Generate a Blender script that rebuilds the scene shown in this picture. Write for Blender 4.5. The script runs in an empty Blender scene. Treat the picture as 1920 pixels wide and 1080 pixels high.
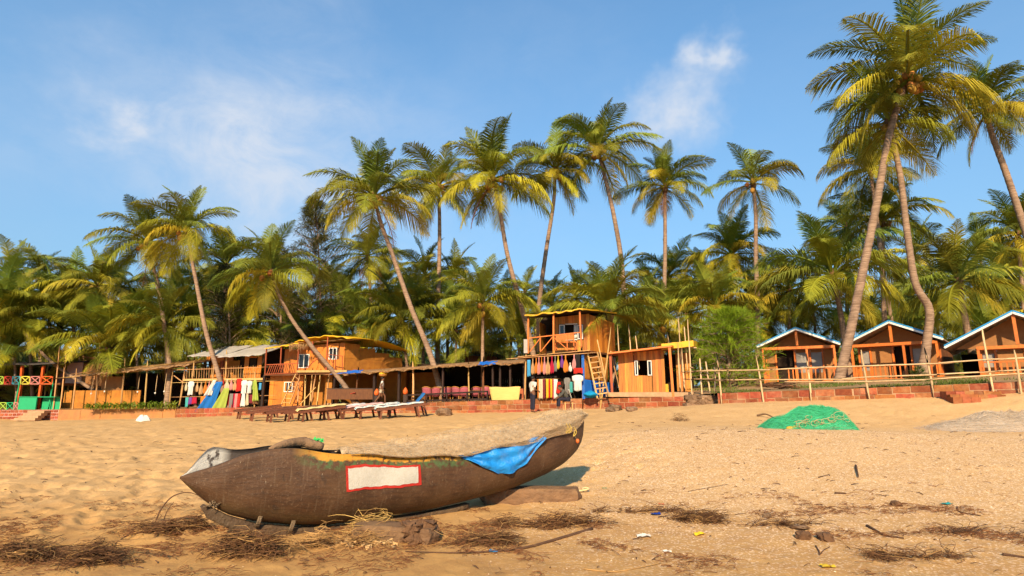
import bpy, bmesh, math, random
import numpy as np
from mathutils import Vector, Matrix, Quaternion
R = math.radians
random.seed(7)
SC = bpy.context.scene
COL = SC.collection

# ------------------------------------------------------------------ camera
CAMZ, PITCH, FPX = 1.5, R(11.0), 1080.0
cam = bpy.data.cameras.new('camera'); cam_o = bpy.data.objects.new('camera', cam); COL.objects.link(cam_o)
cam.sensor_width = 36.0; cam.lens = FPX / 1920 * 36; cam.clip_start = 0.05; cam.clip_end = 3000
cam_o.location = (0, 0, CAMZ); cam_o.rotation_euler = (R(90) + PITCH, 0, 0)
SC.camera = cam_o

# ------------------------------------------------------------------ light
SUN_AZ, SUN_EL = R(188), R(31)      # azimuth measured clockwise from +Y (the view direction)
sd = Vector((math.sin(SUN_AZ) * math.cos(SUN_EL), math.cos(SUN_AZ) * math.cos(SUN_EL), math.sin(SUN_EL)))
sl = bpy.data.lights.new('sun', 'SUN'); sl.energy = 4.6; sl.angle = R(1.2); sl.color = (1.0, 0.79, 0.52)
so = bpy.data.objects.new('sun', sl); COL.objects.link(so)
so.rotation_euler = sd.to_track_quat('Z', 'Y').to_euler(); so.location = sd * 60
W = bpy.data.worlds.new('World'); SC.world = W; W.use_nodes = True
nt = W.node_tree; nt.nodes.clear()
def wn(t, **k):
    n = nt.nodes.new(t)
    for a, b in k.items(): setattr(n, a, b)
    return n
sky = wn('ShaderNodeTexSky', sky_type='NISHITA', sun_disc=False, sun_elevation=SUN_EL, sun_rotation=SUN_AZ)
sky.air_density = 1.0; sky.dust_density = 0.6; sky.ozone_density = 2.2
bg = wn('ShaderNodeBackground'); bg.inputs[1].default_value = 0.12
out = wn('ShaderNodeOutputWorld')
geo = wn('ShaderNodeTexCoord')
def wmath(op, a, b=None, clamp=False):
    n = wn('ShaderNodeMath', operation=op, use_clamp=clamp)
    for i, v in enumerate((a, b)):
        if v is None: continue
        if isinstance(v, (int, float)): n.inputs[i].default_value = v
        else: nt.links.new(v, n.inputs[i])
    return n.outputs[0]
def skydir(px, py):
    a = (px - 960) / FPX; b = (540 - py) / FPX
    return Vector((a, math.cos(PITCH) - math.sin(PITCH) * b, math.sin(PITCH) + math.cos(PITCH) * b)).normalized()
def cnoise(scale, detail, rough, stretch=(1, 1, 1), off=(0, 0, 0), dist=0.0, rot=(0, 0, 0)):
    m = wn('ShaderNodeMapping'); m.inputs['Scale'].default_value = stretch; m.inputs['Location'].default_value = off
    m.inputs['Rotation'].default_value = rot
    nt.links.new(geo.outputs['Generated'], m.inputs[0])
    n = wn('ShaderNodeTexNoise'); n.inputs['Scale'].default_value = scale; n.inputs['Detail'].default_value = detail
    n.inputs['Roughness'].default_value = rough; n.inputs['Distortion'].default_value = dist
    nt.links.new(m.outputs[0], n.inputs[0]); return n.outputs[0]
warp = cnoise(3.0, 4, 0.55, off=(4, 1, 7))
wv = wn('ShaderNodeTexNoise'); wv.inputs['Scale'].default_value = 5.0; wv.inputs['Detail'].default_value = 5; wv.inputs['Roughness'].default_value = 0.6
nt.links.new(geo.outputs['Generated'], wv.inputs[0])
wadd = wn('ShaderNodeVectorMath', operation='MULTIPLY_ADD'); wadd.inputs[1].default_value = (0.26, 0.26, 0.26)
nt.links.new(wv.outputs['Color'], wadd.inputs[0]); nt.links.new(geo.outputs['Generated'], wadd.inputs[2])
woff = wn('ShaderNodeVectorMath', operation='SUBTRACT'); woff.inputs[1].default_value = (0.13, 0.13, 0.13)
nt.links.new(wadd.outputs[0], woff.inputs[0])
def blob(px, py, rad, power=1.0):
    d = wn('ShaderNodeVectorMath', operation='DISTANCE'); d.inputs[1].default_value = skydir(px, py)
    nt.links.new(woff.outputs[0], d.inputs[0])
    q = wmath('DIVIDE', d.outputs['Value'], rad)
    return wmath('MULTIPLY', wmath('POWER', wmath('SUBTRACT', 1.0, q, True), 1.6), power)
wisp = cnoise(2.2, 9, 0.62, (1.0, 1.0, 2.6), (3, 2, 0), 0.5, (0, R(38), R(20)))
fine = cnoise(9.0, 8, 0.65, (1.0, 1.0, 1.6), (1, 5, 0), 0.8, (0, R(40), 0))
acc = None
for b in ((240, 215, 0.055, .9), (215, 185, .06, .5), (160, 110, 0.10, .3), (330, 220, .18, .35), (440, 320, 0.22, .55), (520, 350, .20, .55), (600, 250, .3, .3), (250, 60, .25, .15), (760, 420, .3, .3),
          (1335, 78, 0.055, .95), (1345, 110, .06, .5), (1320, 160, 0.07, .4), (1280, 215, 0.075, .7), (1245, 255, .08, .5), (560, 30, .2, .2), (40, 280, .2, .25), (1000, 100, .3, .12)):
    v = blob(*b); acc = v if acc is None else wmath('ADD', acc, v)
tex = wmath('MULTIPLY', wmath('SUBTRACT', wmath('ADD', wmath('MULTIPLY', wisp, .7), wmath('MULTIPLY', fine, .6)), .42, True), 3.0)
mask = wmath('MULTIPLY', acc, wmath('ADD', wmath('MULTIPLY', tex, .85), .12), True)
base = wmath('MULTIPLY', wmath('SUBTRACT', wisp, 0.50, True), 0.22)      # thin cirrus everywhere
mask = wmath('MINIMUM', wmath('ADD', mask, base), 0.85)
# humid air: paler towards the horizon all the way round
sepn = wn('ShaderNodeSeparateXYZ'); nt.links.new(geo.outputs['Generated'], sepn.inputs[0])
hz = wmath('MULTIPLY', wmath('POWER', wmath('SUBTRACT', 1.0, wmath('ABSOLUTE', sepn.outputs[2]), True), 1.6), 0.95)
tint = wn('ShaderNodeMix', data_type='RGBA', blend_type='MULTIPLY'); tint.inputs['Factor'].default_value = 1.0
tint.inputs[7].default_value = (0.58, 1.03, 1.19, 1)
nt.links.new(sky.outputs[0], tint.inputs[6])
mixh = wn('ShaderNodeMix', data_type='RGBA'); nt.links.new(hz, mixh.inputs['Factor'])
nt.links.new(tint.outputs[2], mixh.inputs[6]); mixh.inputs[7].default_value = (1.5, 2.15, 2.85, 1)
mixc = wn('ShaderNodeMix', data_type='RGBA'); nt.links.new(mask, mixc.inputs['Factor'])
nt.links.new(mixh.outputs[2], mixc.inputs[6]); mixc.inputs[7].default_value = (3.3, 3.6, 4.1, 1)
nt.links.new(mixc.outputs[2], bg.inputs[0]); nt.links.new(bg.outputs[0], out.inputs[0])
vs = SC.view_settings; vs.view_transform = 'Standard'; vs.look = 'None'; vs.exposure = 0.84; vs.gamma = 1; vs.use_curve_mapping = False
SC.cycles.max_bounces = 4; SC.cycles.use_adaptive_sampling = True; SC.cycles.adaptive_threshold = 0.03; SC.cycles.transparent_max_bounces = 16
SC.cycles.use_denoising = True

# ------------------------------------------------------------------ pixel rays to places
CP, SP = math.cos(PITCH), math.sin(PITCH)
def ray(px, py):
    a = (px - 960) / FPX; b = (540 - py) / FPX
    return Vector((a, CP - SP * b, SP + CP * b))
def at(px, py, Y):
    d = ray(px, py); return Vector((0, 0, CAMZ)) + d * (Y / d.y)
def to_px(p):
    q = Vector(p) - Vector((0, 0, CAMZ)); f = q.y * CP + q.z * SP; u = -q.y * SP + q.z * CP
    return (960 + FPX * q.x / f, 540 - FPX * u / f)

# ------------------------------------------------------------------ materials
def S(h):      # sRGB hex -> linear
    h = h.lstrip('#'); c = [int(h[i:i + 2], 16) / 255 for i in (0, 2, 4)]
    return tuple((x / 12.92 if x <= 0.04045 else ((x + 0.055) / 1.055) ** 2.4) for x in c)
MATS = {}
def mat(name, c1, c2=None, rough=0.75, scale=(6, 6, 6), detail=4, bump=0.0, bscale=30.0, var=0.15, spec=0.25, coord='pos',
        trans=0.0, alpha=None, dirt=None, dirtamt=0.0, hue=0.0, bstretch=None, contrast=1.0):
    if name in MATS: return MATS[name]
    m = bpy.data.materials.new(name); m.use_nodes = True; T = m.node_tree; N = T.nodes; L = T.links
    bs = N['Principled BSDF']; bs.inputs['Roughness'].default_value = rough
    bs.inputs['Specular IOR Level'].default_value = spec
    c2 = c2 or tuple(x * 0.7 for x in c1)
    if coord == 'pos': g = N.new('ShaderNodeNewGeometry'); src = g.outputs['Position']
    else: g = N.new('ShaderNodeTexCoord'); src = g.outputs['Object']
    oi = N.new('ShaderNodeObjectInfo')
    mp = N.new('ShaderNodeMapping'); mp.inputs['Scale'].default_value = scale; L.new(src, mp.inputs[0])
    addv = N.new('ShaderNodeVectorMath'); addv.operation = 'MULTIPLY_ADD'; addv.inputs[1].default_value = (37, 53, 71)
    cx = N.new('ShaderNodeCombineXYZ')
    for i in range(3): L.new(oi.outputs['Random'], cx.inputs[i])
    L.new(cx.outputs[0], addv.inputs[0]); L.new(mp.outputs[0], addv.inputs[2])
    n1 = N.new('ShaderNodeTexNoise'); n1.inputs['Scale'].default_value = 1.0; n1.inputs['Detail'].default_value = detail; n1.inputs['Roughness'].default_value = 0.62
    L.new(addv.outputs[0], n1.inputs[0])
    mr = N.new('ShaderNodeMapRange'); mr.inputs[1].default_value = 0.5 - 0.22 / contrast; mr.inputs[2].default_value = 0.5 + 0.22 / contrast
    L.new(n1.outputs[0], mr.inputs[0])
    mx = N.new('ShaderNodeMix'); mx.data_type = 'RGBA'; L.new(mr.outputs[0], mx.inputs['Factor'])
    mx.inputs[6].default_value = (*c1, 1); mx.inputs[7].default_value = (*c2, 1)
    col = mx.outputs[2]
    if dirt:
        n2 = N.new('ShaderNodeTexNoise'); n2.inputs['Scale'].default_value = 1.7; n2.inputs['Detail'].default_value = 6; n2.inputs['Roughness'].default_value = 0.7
        L.new(src, n2.inputs[0])
        r2 = N.new('ShaderNodeMapRange'); r2.inputs[1].default_value = 0.48; r2.inputs[2].default_value = 0.7; r2.inputs[4].default_value = dirtamt
        L.new(n2.outputs[0], r2.inputs[0])
        m2 = N.new('ShaderNodeMix'); m2.data_type = 'RGBA'; L.new(r2.outputs[0], m2.inputs['Factor']); L.new(col, m2.inputs[6]); m2.inputs[7].default_value = (*dirt, 1)
        col = m2.outputs[2]
    hs = N.new('ShaderNodeHueSaturation'); L.new(col, hs.inputs['Color'])
    v = N.new('ShaderNodeMapRange'); v.inputs[3].default_value = 1 - var; v.inputs[4].default_value = 1 + var
    L.new(oi.outputs['Random'], v.inputs[0]); L.new(v.outputs[0], hs.inputs['Value'])
    if hue:
        mu = N.new('ShaderNodeMath'); mu.operation = 'MULTIPLY'; mu.inputs[1].default_value = 7.31; L.new(oi.outputs['Random'], mu.inputs[0])
        fr = N.new('ShaderNodeMath'); fr.operation = 'FRACT'; L.new(mu.outputs[0], fr.inputs[0])
        hr = N.new('ShaderNodeMapRange'); hr.inputs[3].default_value = 0.5 - hue; hr.inputs[4].default_value = 0.5 + hue
        L.new(fr.outputs[0], hr.inputs[0]); L.new(hr.outputs[0], hs.inputs['Hue'])
    L.new(hs.outputs[0], bs.inputs['Base Color'])
    if bump:
        nb = N.new('ShaderNodeTexNoise'); nb.inputs['Scale'].default_value = bscale if not bstretch else 1.0; nb.inputs['Detail'].default_value = 5
        if bstretch:
            mb = N.new('ShaderNodeMapping'); mb.inputs['Scale'].default_value = bstretch; L.new(src, mb.inputs[0]); L.new(mb.outputs[0], nb.inputs[0])
        else: L.new(src, nb.inputs[0])
        bn = N.new('ShaderNodeBump'); bn.inputs['Strength'].default_value = bump; bn.inputs['Distance'].default_value = 0.03
        L.new(nb.outputs[0], bn.inputs['Height']); L.new(bn.outputs[0], bs.inputs['Normal'])
    if trans:
        tr = N.new('ShaderNodeBsdfTranslucent'); L.new(hs.outputs[0], tr.inputs[0])
        ms = N.new('ShaderNodeMixShader'); ms.inputs[0].default_value = trans
        L.new(bs.outputs[0], ms.inputs[1]); L.new(tr.outputs[0], ms.inputs[2]); L.new(ms.outputs[0], N['Material Output'].inputs[0])
    if alpha is not None: bs.inputs['Alpha'].default_value = alpha
    MATS[name] = m; return m

# ------------------------------------------------------------------ mesh helpers
class MB:
    def __init__(s): s.v = []; s.f = []; s.uv = None
    def add(s, vs_, fs):
        o = len(s.v); s.v += [tuple(x) for x in vs_]; s.f += [tuple(i + o for i in f) for f in fs]
    def box(s, c, d, q=None):
        h = [x / 2 for x in d]
        P = [Vector((sx * h[0], sy * h[1], sz * h[2])) for sz in (-1, 1) for sy in (-1, 1) for sx in (-1, 1)]
        if q: P = [q @ p for p in P]
        s.add([p + Vector(c) for p in P], [(0, 2, 3, 1), (4, 5, 7, 6), (0, 1, 5, 4), (2, 6, 7, 3), (0, 4, 6, 2), (1, 3, 7, 5)])
    def tube(s, pts, rad, n=6, cap=True):
        pts = [Vector(p) for p in pts]; o = len(s.v); m = len(pts)
        if not hasattr(rad, '__len__'): rad = [rad] * m
        ref = Vector((0.13, 0.31, 0.94))
        for i, p in enumerate(pts):
            t = (pts[min(i + 1, m - 1)] - pts[max(i - 1, 0)]).normalized()
            a = t.cross(ref)
            if a.length < 1e-3: a = t.cross(Vector((1, 0, 0)))
            a.normalize(); b = t.cross(a)
            for k in range(n):
                an = 2 * math.pi * k / n
                s.v.append(tuple(p + (a * math.cos(an) + b * math.sin(an)) * rad[i]))
        for i in range(m - 1):
            for k in range(n):
                k2 = (k + 1) % n
                s.f.append((o + i * n + k, o + i * n + k2, o + (i + 1) * n + k2, o + (i + 1) * n + k))
        if cap:
            s.f.append(tuple(o + k for k in range(n))[::-1]); s.f.append(tuple(o + (m - 1) * n + k for k in range(n)))
    def grid(s, fn, nu, nv, closed=False):
        o = len(s.v)
        for j in range(nv + 1):
            for i in range(nu + 1): s.v.append(tuple(fn(i / nu, j / nv)))
        for j in range(nv):
            for i in range(nu):
                a = o + j * (nu + 1) + i; s.f.append((a, a + 1, a + nu + 2, a + nu + 1))
    def shell(s, fn, nu, nv, th):
        # a grid with thickness: fn gives the outer face, th the offset vector or function
        o = len(s.v); n = (nu + 1) * (nv + 1); g = lambda i, j: o + j * (nu + 1) + i
        P = [Vector(fn(i / nu, j / nv)) for j in range(nv + 1) for i in range(nu + 1)]
        T_ = Vector(th); s.v += [tuple(p) for p in P]; s.v += [tuple(p + T_) for p in P]
        for j in range(nv):
            for i in range(nu):
                s.f.append((g(i, j), g(i + 1, j), g(i + 1, j + 1), g(i, j + 1)))
                s.f.append((g(i, j) + n, g(i, j + 1) + n, g(i + 1, j + 1) + n, g(i + 1, j) + n))
        for i in range(nu):
            s.f.append((g(i, 0), g(i, 0) + n, g(i + 1, 0) + n, g(i + 1, 0))); s.f.append((g(i, nv), g(i + 1, nv), g(i + 1, nv) + n, g(i, nv) + n))
        for j in range(nv):
            s.f.append((g(0, j), g(0, j + 1), g(0, j + 1) + n, g(0, j) + n)); s.f.append((g(nu, j), g(nu, j) + n, g(nu, j + 1) + n, g(nu, j + 1)))
    def mesh(s, name, m, smooth=False):
        me = bpy.data.meshes.new(name); me.from_pydata(s.v, [], s.f); me.materials.append(m)
        if smooth: me.shade_smooth()
        me.update(); return me
    def build(s, name, m, parent=None, smooth=False, local=False):
        if parent is not None and not local:
            l = parent.location; s.v = [(x - l.x, y - l.y, z - l.z) for x, y, z in s.v]
        return link(name, s.mesh(name, m, smooth), parent)
def link(name, me, parent=None):
    o = bpy.data.objects.new(name, me); COL.objects.link(o)
    if parent is not None: o.parent = parent
    return o
def tag(o, label=None, cat=None, group=None, kind=None):
    if label: o['label'] = label
    if cat: o['category'] = cat
    if group: o['group'] = group
    if kind: o['kind'] = kind
    return o
def empty(name, loc, label, cat, group=None, rz=0.0):
    o = bpy.data.objects.new(name, None); COL.objects.link(o); o.location = loc; o.rotation_euler = (0, 0, rz); o.empty_display_size = 0.2
    return tag(o, label, cat, group)
SHARED = {}
def cube_me(m):
    k = ('cube', m.name)
    if k not in SHARED:
        b = MB(); b.box((0, 0, 0), (1, 1, 1)); SHARED[k] = b.mesh('slab_' + m.name, m)
    return SHARED[k]
def rod_me(m, n=7):
    k = ('rod', m.name)
    if k not in SHARED:
        b = MB(); b.tube([(0, 0, -.5), (0.06, 0.03, -.25), (-.04, .05, 0), (.05, -.04, .25), (0, 0, .5)], [1.04, .98, 1.05, .96, 1.0], n); SHARED[k] = b.mesh('rod_' + m.name, m, True)
    return SHARED[k]
def ico_me(m, sub=1, sc=(1, 1, 1), key=''):
    k = ('ico', m.name, sub, key)
    if k not in SHARED:
        bm = bmesh.new(); bmesh.ops.create_icosphere(bm, subdivisions=sub, radius=1); bmesh.ops.scale(bm, vec=sc, verts=bm.verts)
        me = bpy.data.meshes.new('ball_' + m.name); bm.to_mesh(me); bm.free(); me.materials.append(m); me.shade_smooth(); SHARED[k] = me
    return SHARED[k]
def slab(name, m, parent, c, d, rot=None):
    o = link(name, cube_me(m), parent); o.location = c; o.scale = d
    if rot is not None: o.rotation_euler = rot
    return o
def beam(name, m, parent, p0, p1, w, h):
    p0, p1 = Vector(p0), Vector(p1); d = p1 - p0
    o = link(name, cube_me(m), parent); o.location = (p0 + p1) / 2; o.scale = (w, h, d.length)
    o.rotation_euler = d.to_track_quat('Z', 'Y').to_euler(); return o
def rod(name, m, parent, p0, p1, r):
    p0, p1 = Vector(p0), Vector(p1); d = p1 - p0
    o = link(name, rod_me(m), parent); o.location = (p0 + p1) / 2; o.scale = (r, r, d.length)
    o.rotation_euler = (d.to_track_quat('Z', 'Y') @ Quaternion((0, 0, 1), random.random() * 6)).to_euler(); return o

# numpy value noise
_rs = np.random.RandomState(3); _tab = _rs.rand(256, 256)
def vnoise(x, y, sc, seed=0):
    x = np.asarray(x) * sc + seed * 17.3; y = np.asarray(y) * sc + seed * 9.7
    xi = np.floor(x).astype(int); yi = np.floor(y).astype(int); fx = x - xi; fy = y - yi
    fx = fx * fx * (3 - 2 * fx); fy = fy * fy * (3 - 2 * fy)
    t = lambda a, b: _tab[a % 256, b % 256]
    return (t(xi, yi) * (1 - fx) + t(xi + 1, yi) * fx) * (1 - fy) + (t(xi, yi + 1) * (1 - fx) + t(xi + 1, yi + 1) * fx) * fy - 0.5

# ------------------------------------------------------------------ ground
# terrace edge: pixel column, pixel row of its top and of its foot, distance
EDGE = [(-330, 770, 794, 43), (110, 768, 788, 40.5), (330, 766, 783, 39), (470, 764, 778, 37), (750, 756, 774, 34.5), (980, 749, 772, 30.5), (1292, 743, 766, 28.2),
        (1345, 737, 757, 24.5), (1600, 728, 749, 22.0), (1920, 715, 736, 19.4), (2300, 700, 722, 17.0)]
EP = [(at(a, b, d), at(a, c, d)) for a, b, c, d in EDGE]
CT = []
for X, col in {-45: [(3, -.1), (8, .02), (14, .08), (20, .12), (28, .16), (36, .2), (46, .3), (70, .3)],
               -25: [(3, -.08), (8, .03), (14, .12), (20, .2), (28, .3), (34, .38), (46, .5), (70, .4)],
               -12: [(3, -.07), (6, 0), (8, .04), (11, .10), (14, .17), (17, .25), (20, .34), (24, .44), (28, .54), (32, .63), (46, .8), (70, .8)],
               -5: [(3, -.06), (5, -.01), (6.5, 0), (8, .04), (11, .11), (14, .2), (17, .29), (20, .39), (24, .52), (28, .68), (46, 1.0), (70, 1.0)],
               0: [(3, -.06), (5, -.01), (6, 0), (8, .06), (10, .15), (12, .28), (14, .40), (17, .5), (20, .58), (24, .72), (28, .88), (46, 1.2), (70, 1.2)],
               3: [(3, -.05), (6, .02), (7, .06), (8, .13), (10, .32), (12, .55), (14, .73), (15.5, .735), (17, .72), (20, .80), (24, .95), (28, 1.06), (46, 1.3)],
               8: [(3, -.05), (6, .03), (7, .08), (8, .16), (10, .37), (12, .59), (14, .78), (15.5, .74), (17, .75), (20, 1.02), (22, 1.25), (46, 1.4), (70, 1.4)],
               15: [(3, -.05), (6, .03), (8, .16), (10, .37), (12, .59), (14, .79), (15.5, .77), (17, .93), (19, 1.35), (46, 1.7), (70, 1.6)],
               26: [(3, -.05), (8, .16), (12, .6), (14, .85), (16, 1.2), (46, 2.0), (70, 1.8)], 45: [(3, -.05), (12, .7), (17, 1.6), (46, 2.1)]}.items():
    CT += [(X, y, z) for y, z in col]
CT += [(p.x, p.y, p.z) for _, p in EP] + [(x, -30, -1.3) for x in (-45, 0, 45)]
CT = np.array(CT)
def _phi(r2): return np.where(r2 > 1e-9, r2 * np.log(np.maximum(r2, 1e-9)), 0.0)
_n = len(CT); _A = np.zeros((_n + 3, _n + 3)); _A[:_n, :_n] = _phi((CT[:, None, 0] - CT[None, :, 0]) ** 2 + (CT[:, None, 1] - CT[None, :, 1]) ** 2) + np.eye(_n) * 0.3
_P = np.c_[np.ones(_n), CT[:, :2]]; _A[:_n, _n:] = _P; _A[_n:, :_n] = _P.T
_w = np.linalg.solve(_A, np.r_[CT[:, 2], 0, 0, 0])
def hbase(x, y):
    x = np.clip(np.asarray(x, float), -60, 60); y = np.clip(np.asarray(y, float), -30, 75)
    sh = x.shape; x = x.ravel(); y = y.ravel(); o = np.empty_like(x)
    for i in range(0, len(x), 20000):
        a, b = x[i:i + 20000], y[i:i + 20000]
        o[i:i + 20000] = _phi((a[:, None] - CT[:, 0]) ** 2 + (b[:, None] - CT[:, 1]) ** 2) @ _w[:_n] + _w[_n] + _w[_n + 1] * a + _w[_n + 2] * b
    return o.reshape(sh)
def relief(x, y):
    x = np.asarray(x, float); y = np.asarray(y, float)
    left = 1 / (1 + np.exp((x - 0.25 * (y - 7) - 0.3) * 1.2))           # trampled sand left of the boat, firm shelly bank on the right
    dry = 1 / (1 + np.exp(-(y - 8.2) * 1.0))
    a = vnoise(x, y, 0.9, 1) * 0.05 + vnoise(x, y, 2.2, 2) * 0.028
    foot = np.minimum(vnoise(x, y, 3.4, 3) + vnoise(x, y, 6.3, 9) * .5, 0.0) * 0.12
    f2 = np.minimum(vnoise(x, y * 1.3, 1.9, 13), -0.12) * 0.14 + 0.0168
    return a * 0.5 + left * dry * (foot + f2) + (1 - left * dry) * (foot * 0.12 + vnoise(x, y, 9, 4) * 0.012 + vnoise(x, y, 20, 5) * .006)
_gx = np.linspace(-60, 60, 481); _gy = np.linspace(-30, 75, 421); _gz = hbase(*np.meshgrid(_gx, _gy, indexing='ij'))
def gh(x, y):
    fx = min(max((x + 60) * 4, 0), 479.999); fy = min(max((y + 30) * 4, 0), 419.999); i, j = int(fx), int(fy); u, v = fx - i, fy - j
    return float((_gz[i, j] * (1 - u) + _gz[i + 1, j] * u) * (1 - v) + (_gz[i, j + 1] * (1 - u) + _gz[i + 1, j + 1] * u) * v + relief(x, y))
def gnd(px, py):
    d = ray(px, py); t = np.concatenate([np.arange(3, 20, .02), np.arange(20, 70, .06)]); X, Y_, Z_ = d.x * t, d.y * t, CAMZ + d.z * t
    h_ = hbase(X, Y_) + relief(X, Y_); k = np.nonzero(Z_ <= h_)[0]; k = k[0] if len(k) else -1
    return Vector((X[k], Y_[k], h_[k]))
def edge_at(x):
    for i in range(len(EP) - 1):
        a, b = EP[i], EP[i + 1]
        if a[0].x <= x <= b[0].x or (i == 0 and x < a[0].x) or (i == len(EP) - 2 and x > b[0].x):
            t = (x - a[0].x) / (b[0].x - a[0].x); t = min(max(t, -1), 2)
            return a[0].lerp(b[0], t)
def tz(x, y):       # height of the terrace behind the walls
    e = edge_at(x); s = max(0, y - e.y)
    rise = 0.045 if x > 8 else 0.012
    return e.z + rise * min(s, 12)

Ys = list(np.linspace(-30, 2.4, 10)) + list(2.5 * (80 / 2.5) ** np.linspace(0, 1, 430)) + [100, 140, 200, 300, 500, 900]
us = np.linspace(-1.35, 1.35, 600)
Yg, Ug = np.meshgrid(np.array(Ys), us, indexing='ij')
Xg = Ug * (np.maximum(Yg, 3.0) + 1.0) * np.where(Yg > 80, 1.0 + (Yg - 80) / 400, 1.0) * np.where(Yg < 2.5, 1 + (2.5 - Yg) * .35, 1)
Zg = hbase(Xg, Yg) + relief(Xg, Yg) * np.clip(1.2 - Yg / 90, 0, 1)
_fr = np.random.RandomState(21)          # footprints in the trampled sand
_near = (Yg > 5) & (Yg < 24) & (np.abs(Xg) < 22); _ni = np.nonzero(_near); _px, _py = Xg[_ni], Yg[_ni]; _pz = np.zeros_like(_px); _ord = np.argsort(_py); _px, _py = _px[_ord], _py[_ord]
for _k in range(1500):
    fy = 6.5 + 17 * _fr.rand() ** 1.2; fx = _fr.uniform(-1.0, .25 if fy < 15 else .9) * fy
    if fx > -3.6 + (fy - 6.2) * 1.6 - 1 and fy < 12 and fx < 3: continue
    a = _fr.rand() * 3.14; i0, i1 = np.searchsorted(_py, [fy - .3, fy + .3]); dx, dy = _px[i0:i1] - fx, _py[i0:i1] - fy
    u = (dx * np.cos(a) + dy * np.sin(a)) / .17; v = (-dx * np.sin(a) + dy * np.cos(a)) / .085; r2 = u * u + v * v
    _pz[i0:i1] += _fr.uniform(.5, 1.2) * (-.035 * np.exp(-r2 * 1.1) + .016 * np.exp(-(np.sqrt(r2) - 1.55) ** 2 * 5))
Zg[_ni[0][_ord], _ni[1][_ord]] += np.clip(_pz, -.05, .03)
nr, nc = Xg.shape
V = np.stack([Xg, Yg, Zg], -1).reshape(-1, 3)
ii = np.arange(nr * nc).reshape(nr, nc)
F = np.stack([ii[:-1, :-1], ii[:-1, 1:], ii[1:, 1:], ii[1:, :-1]], -1).reshape(-1, 4)

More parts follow.
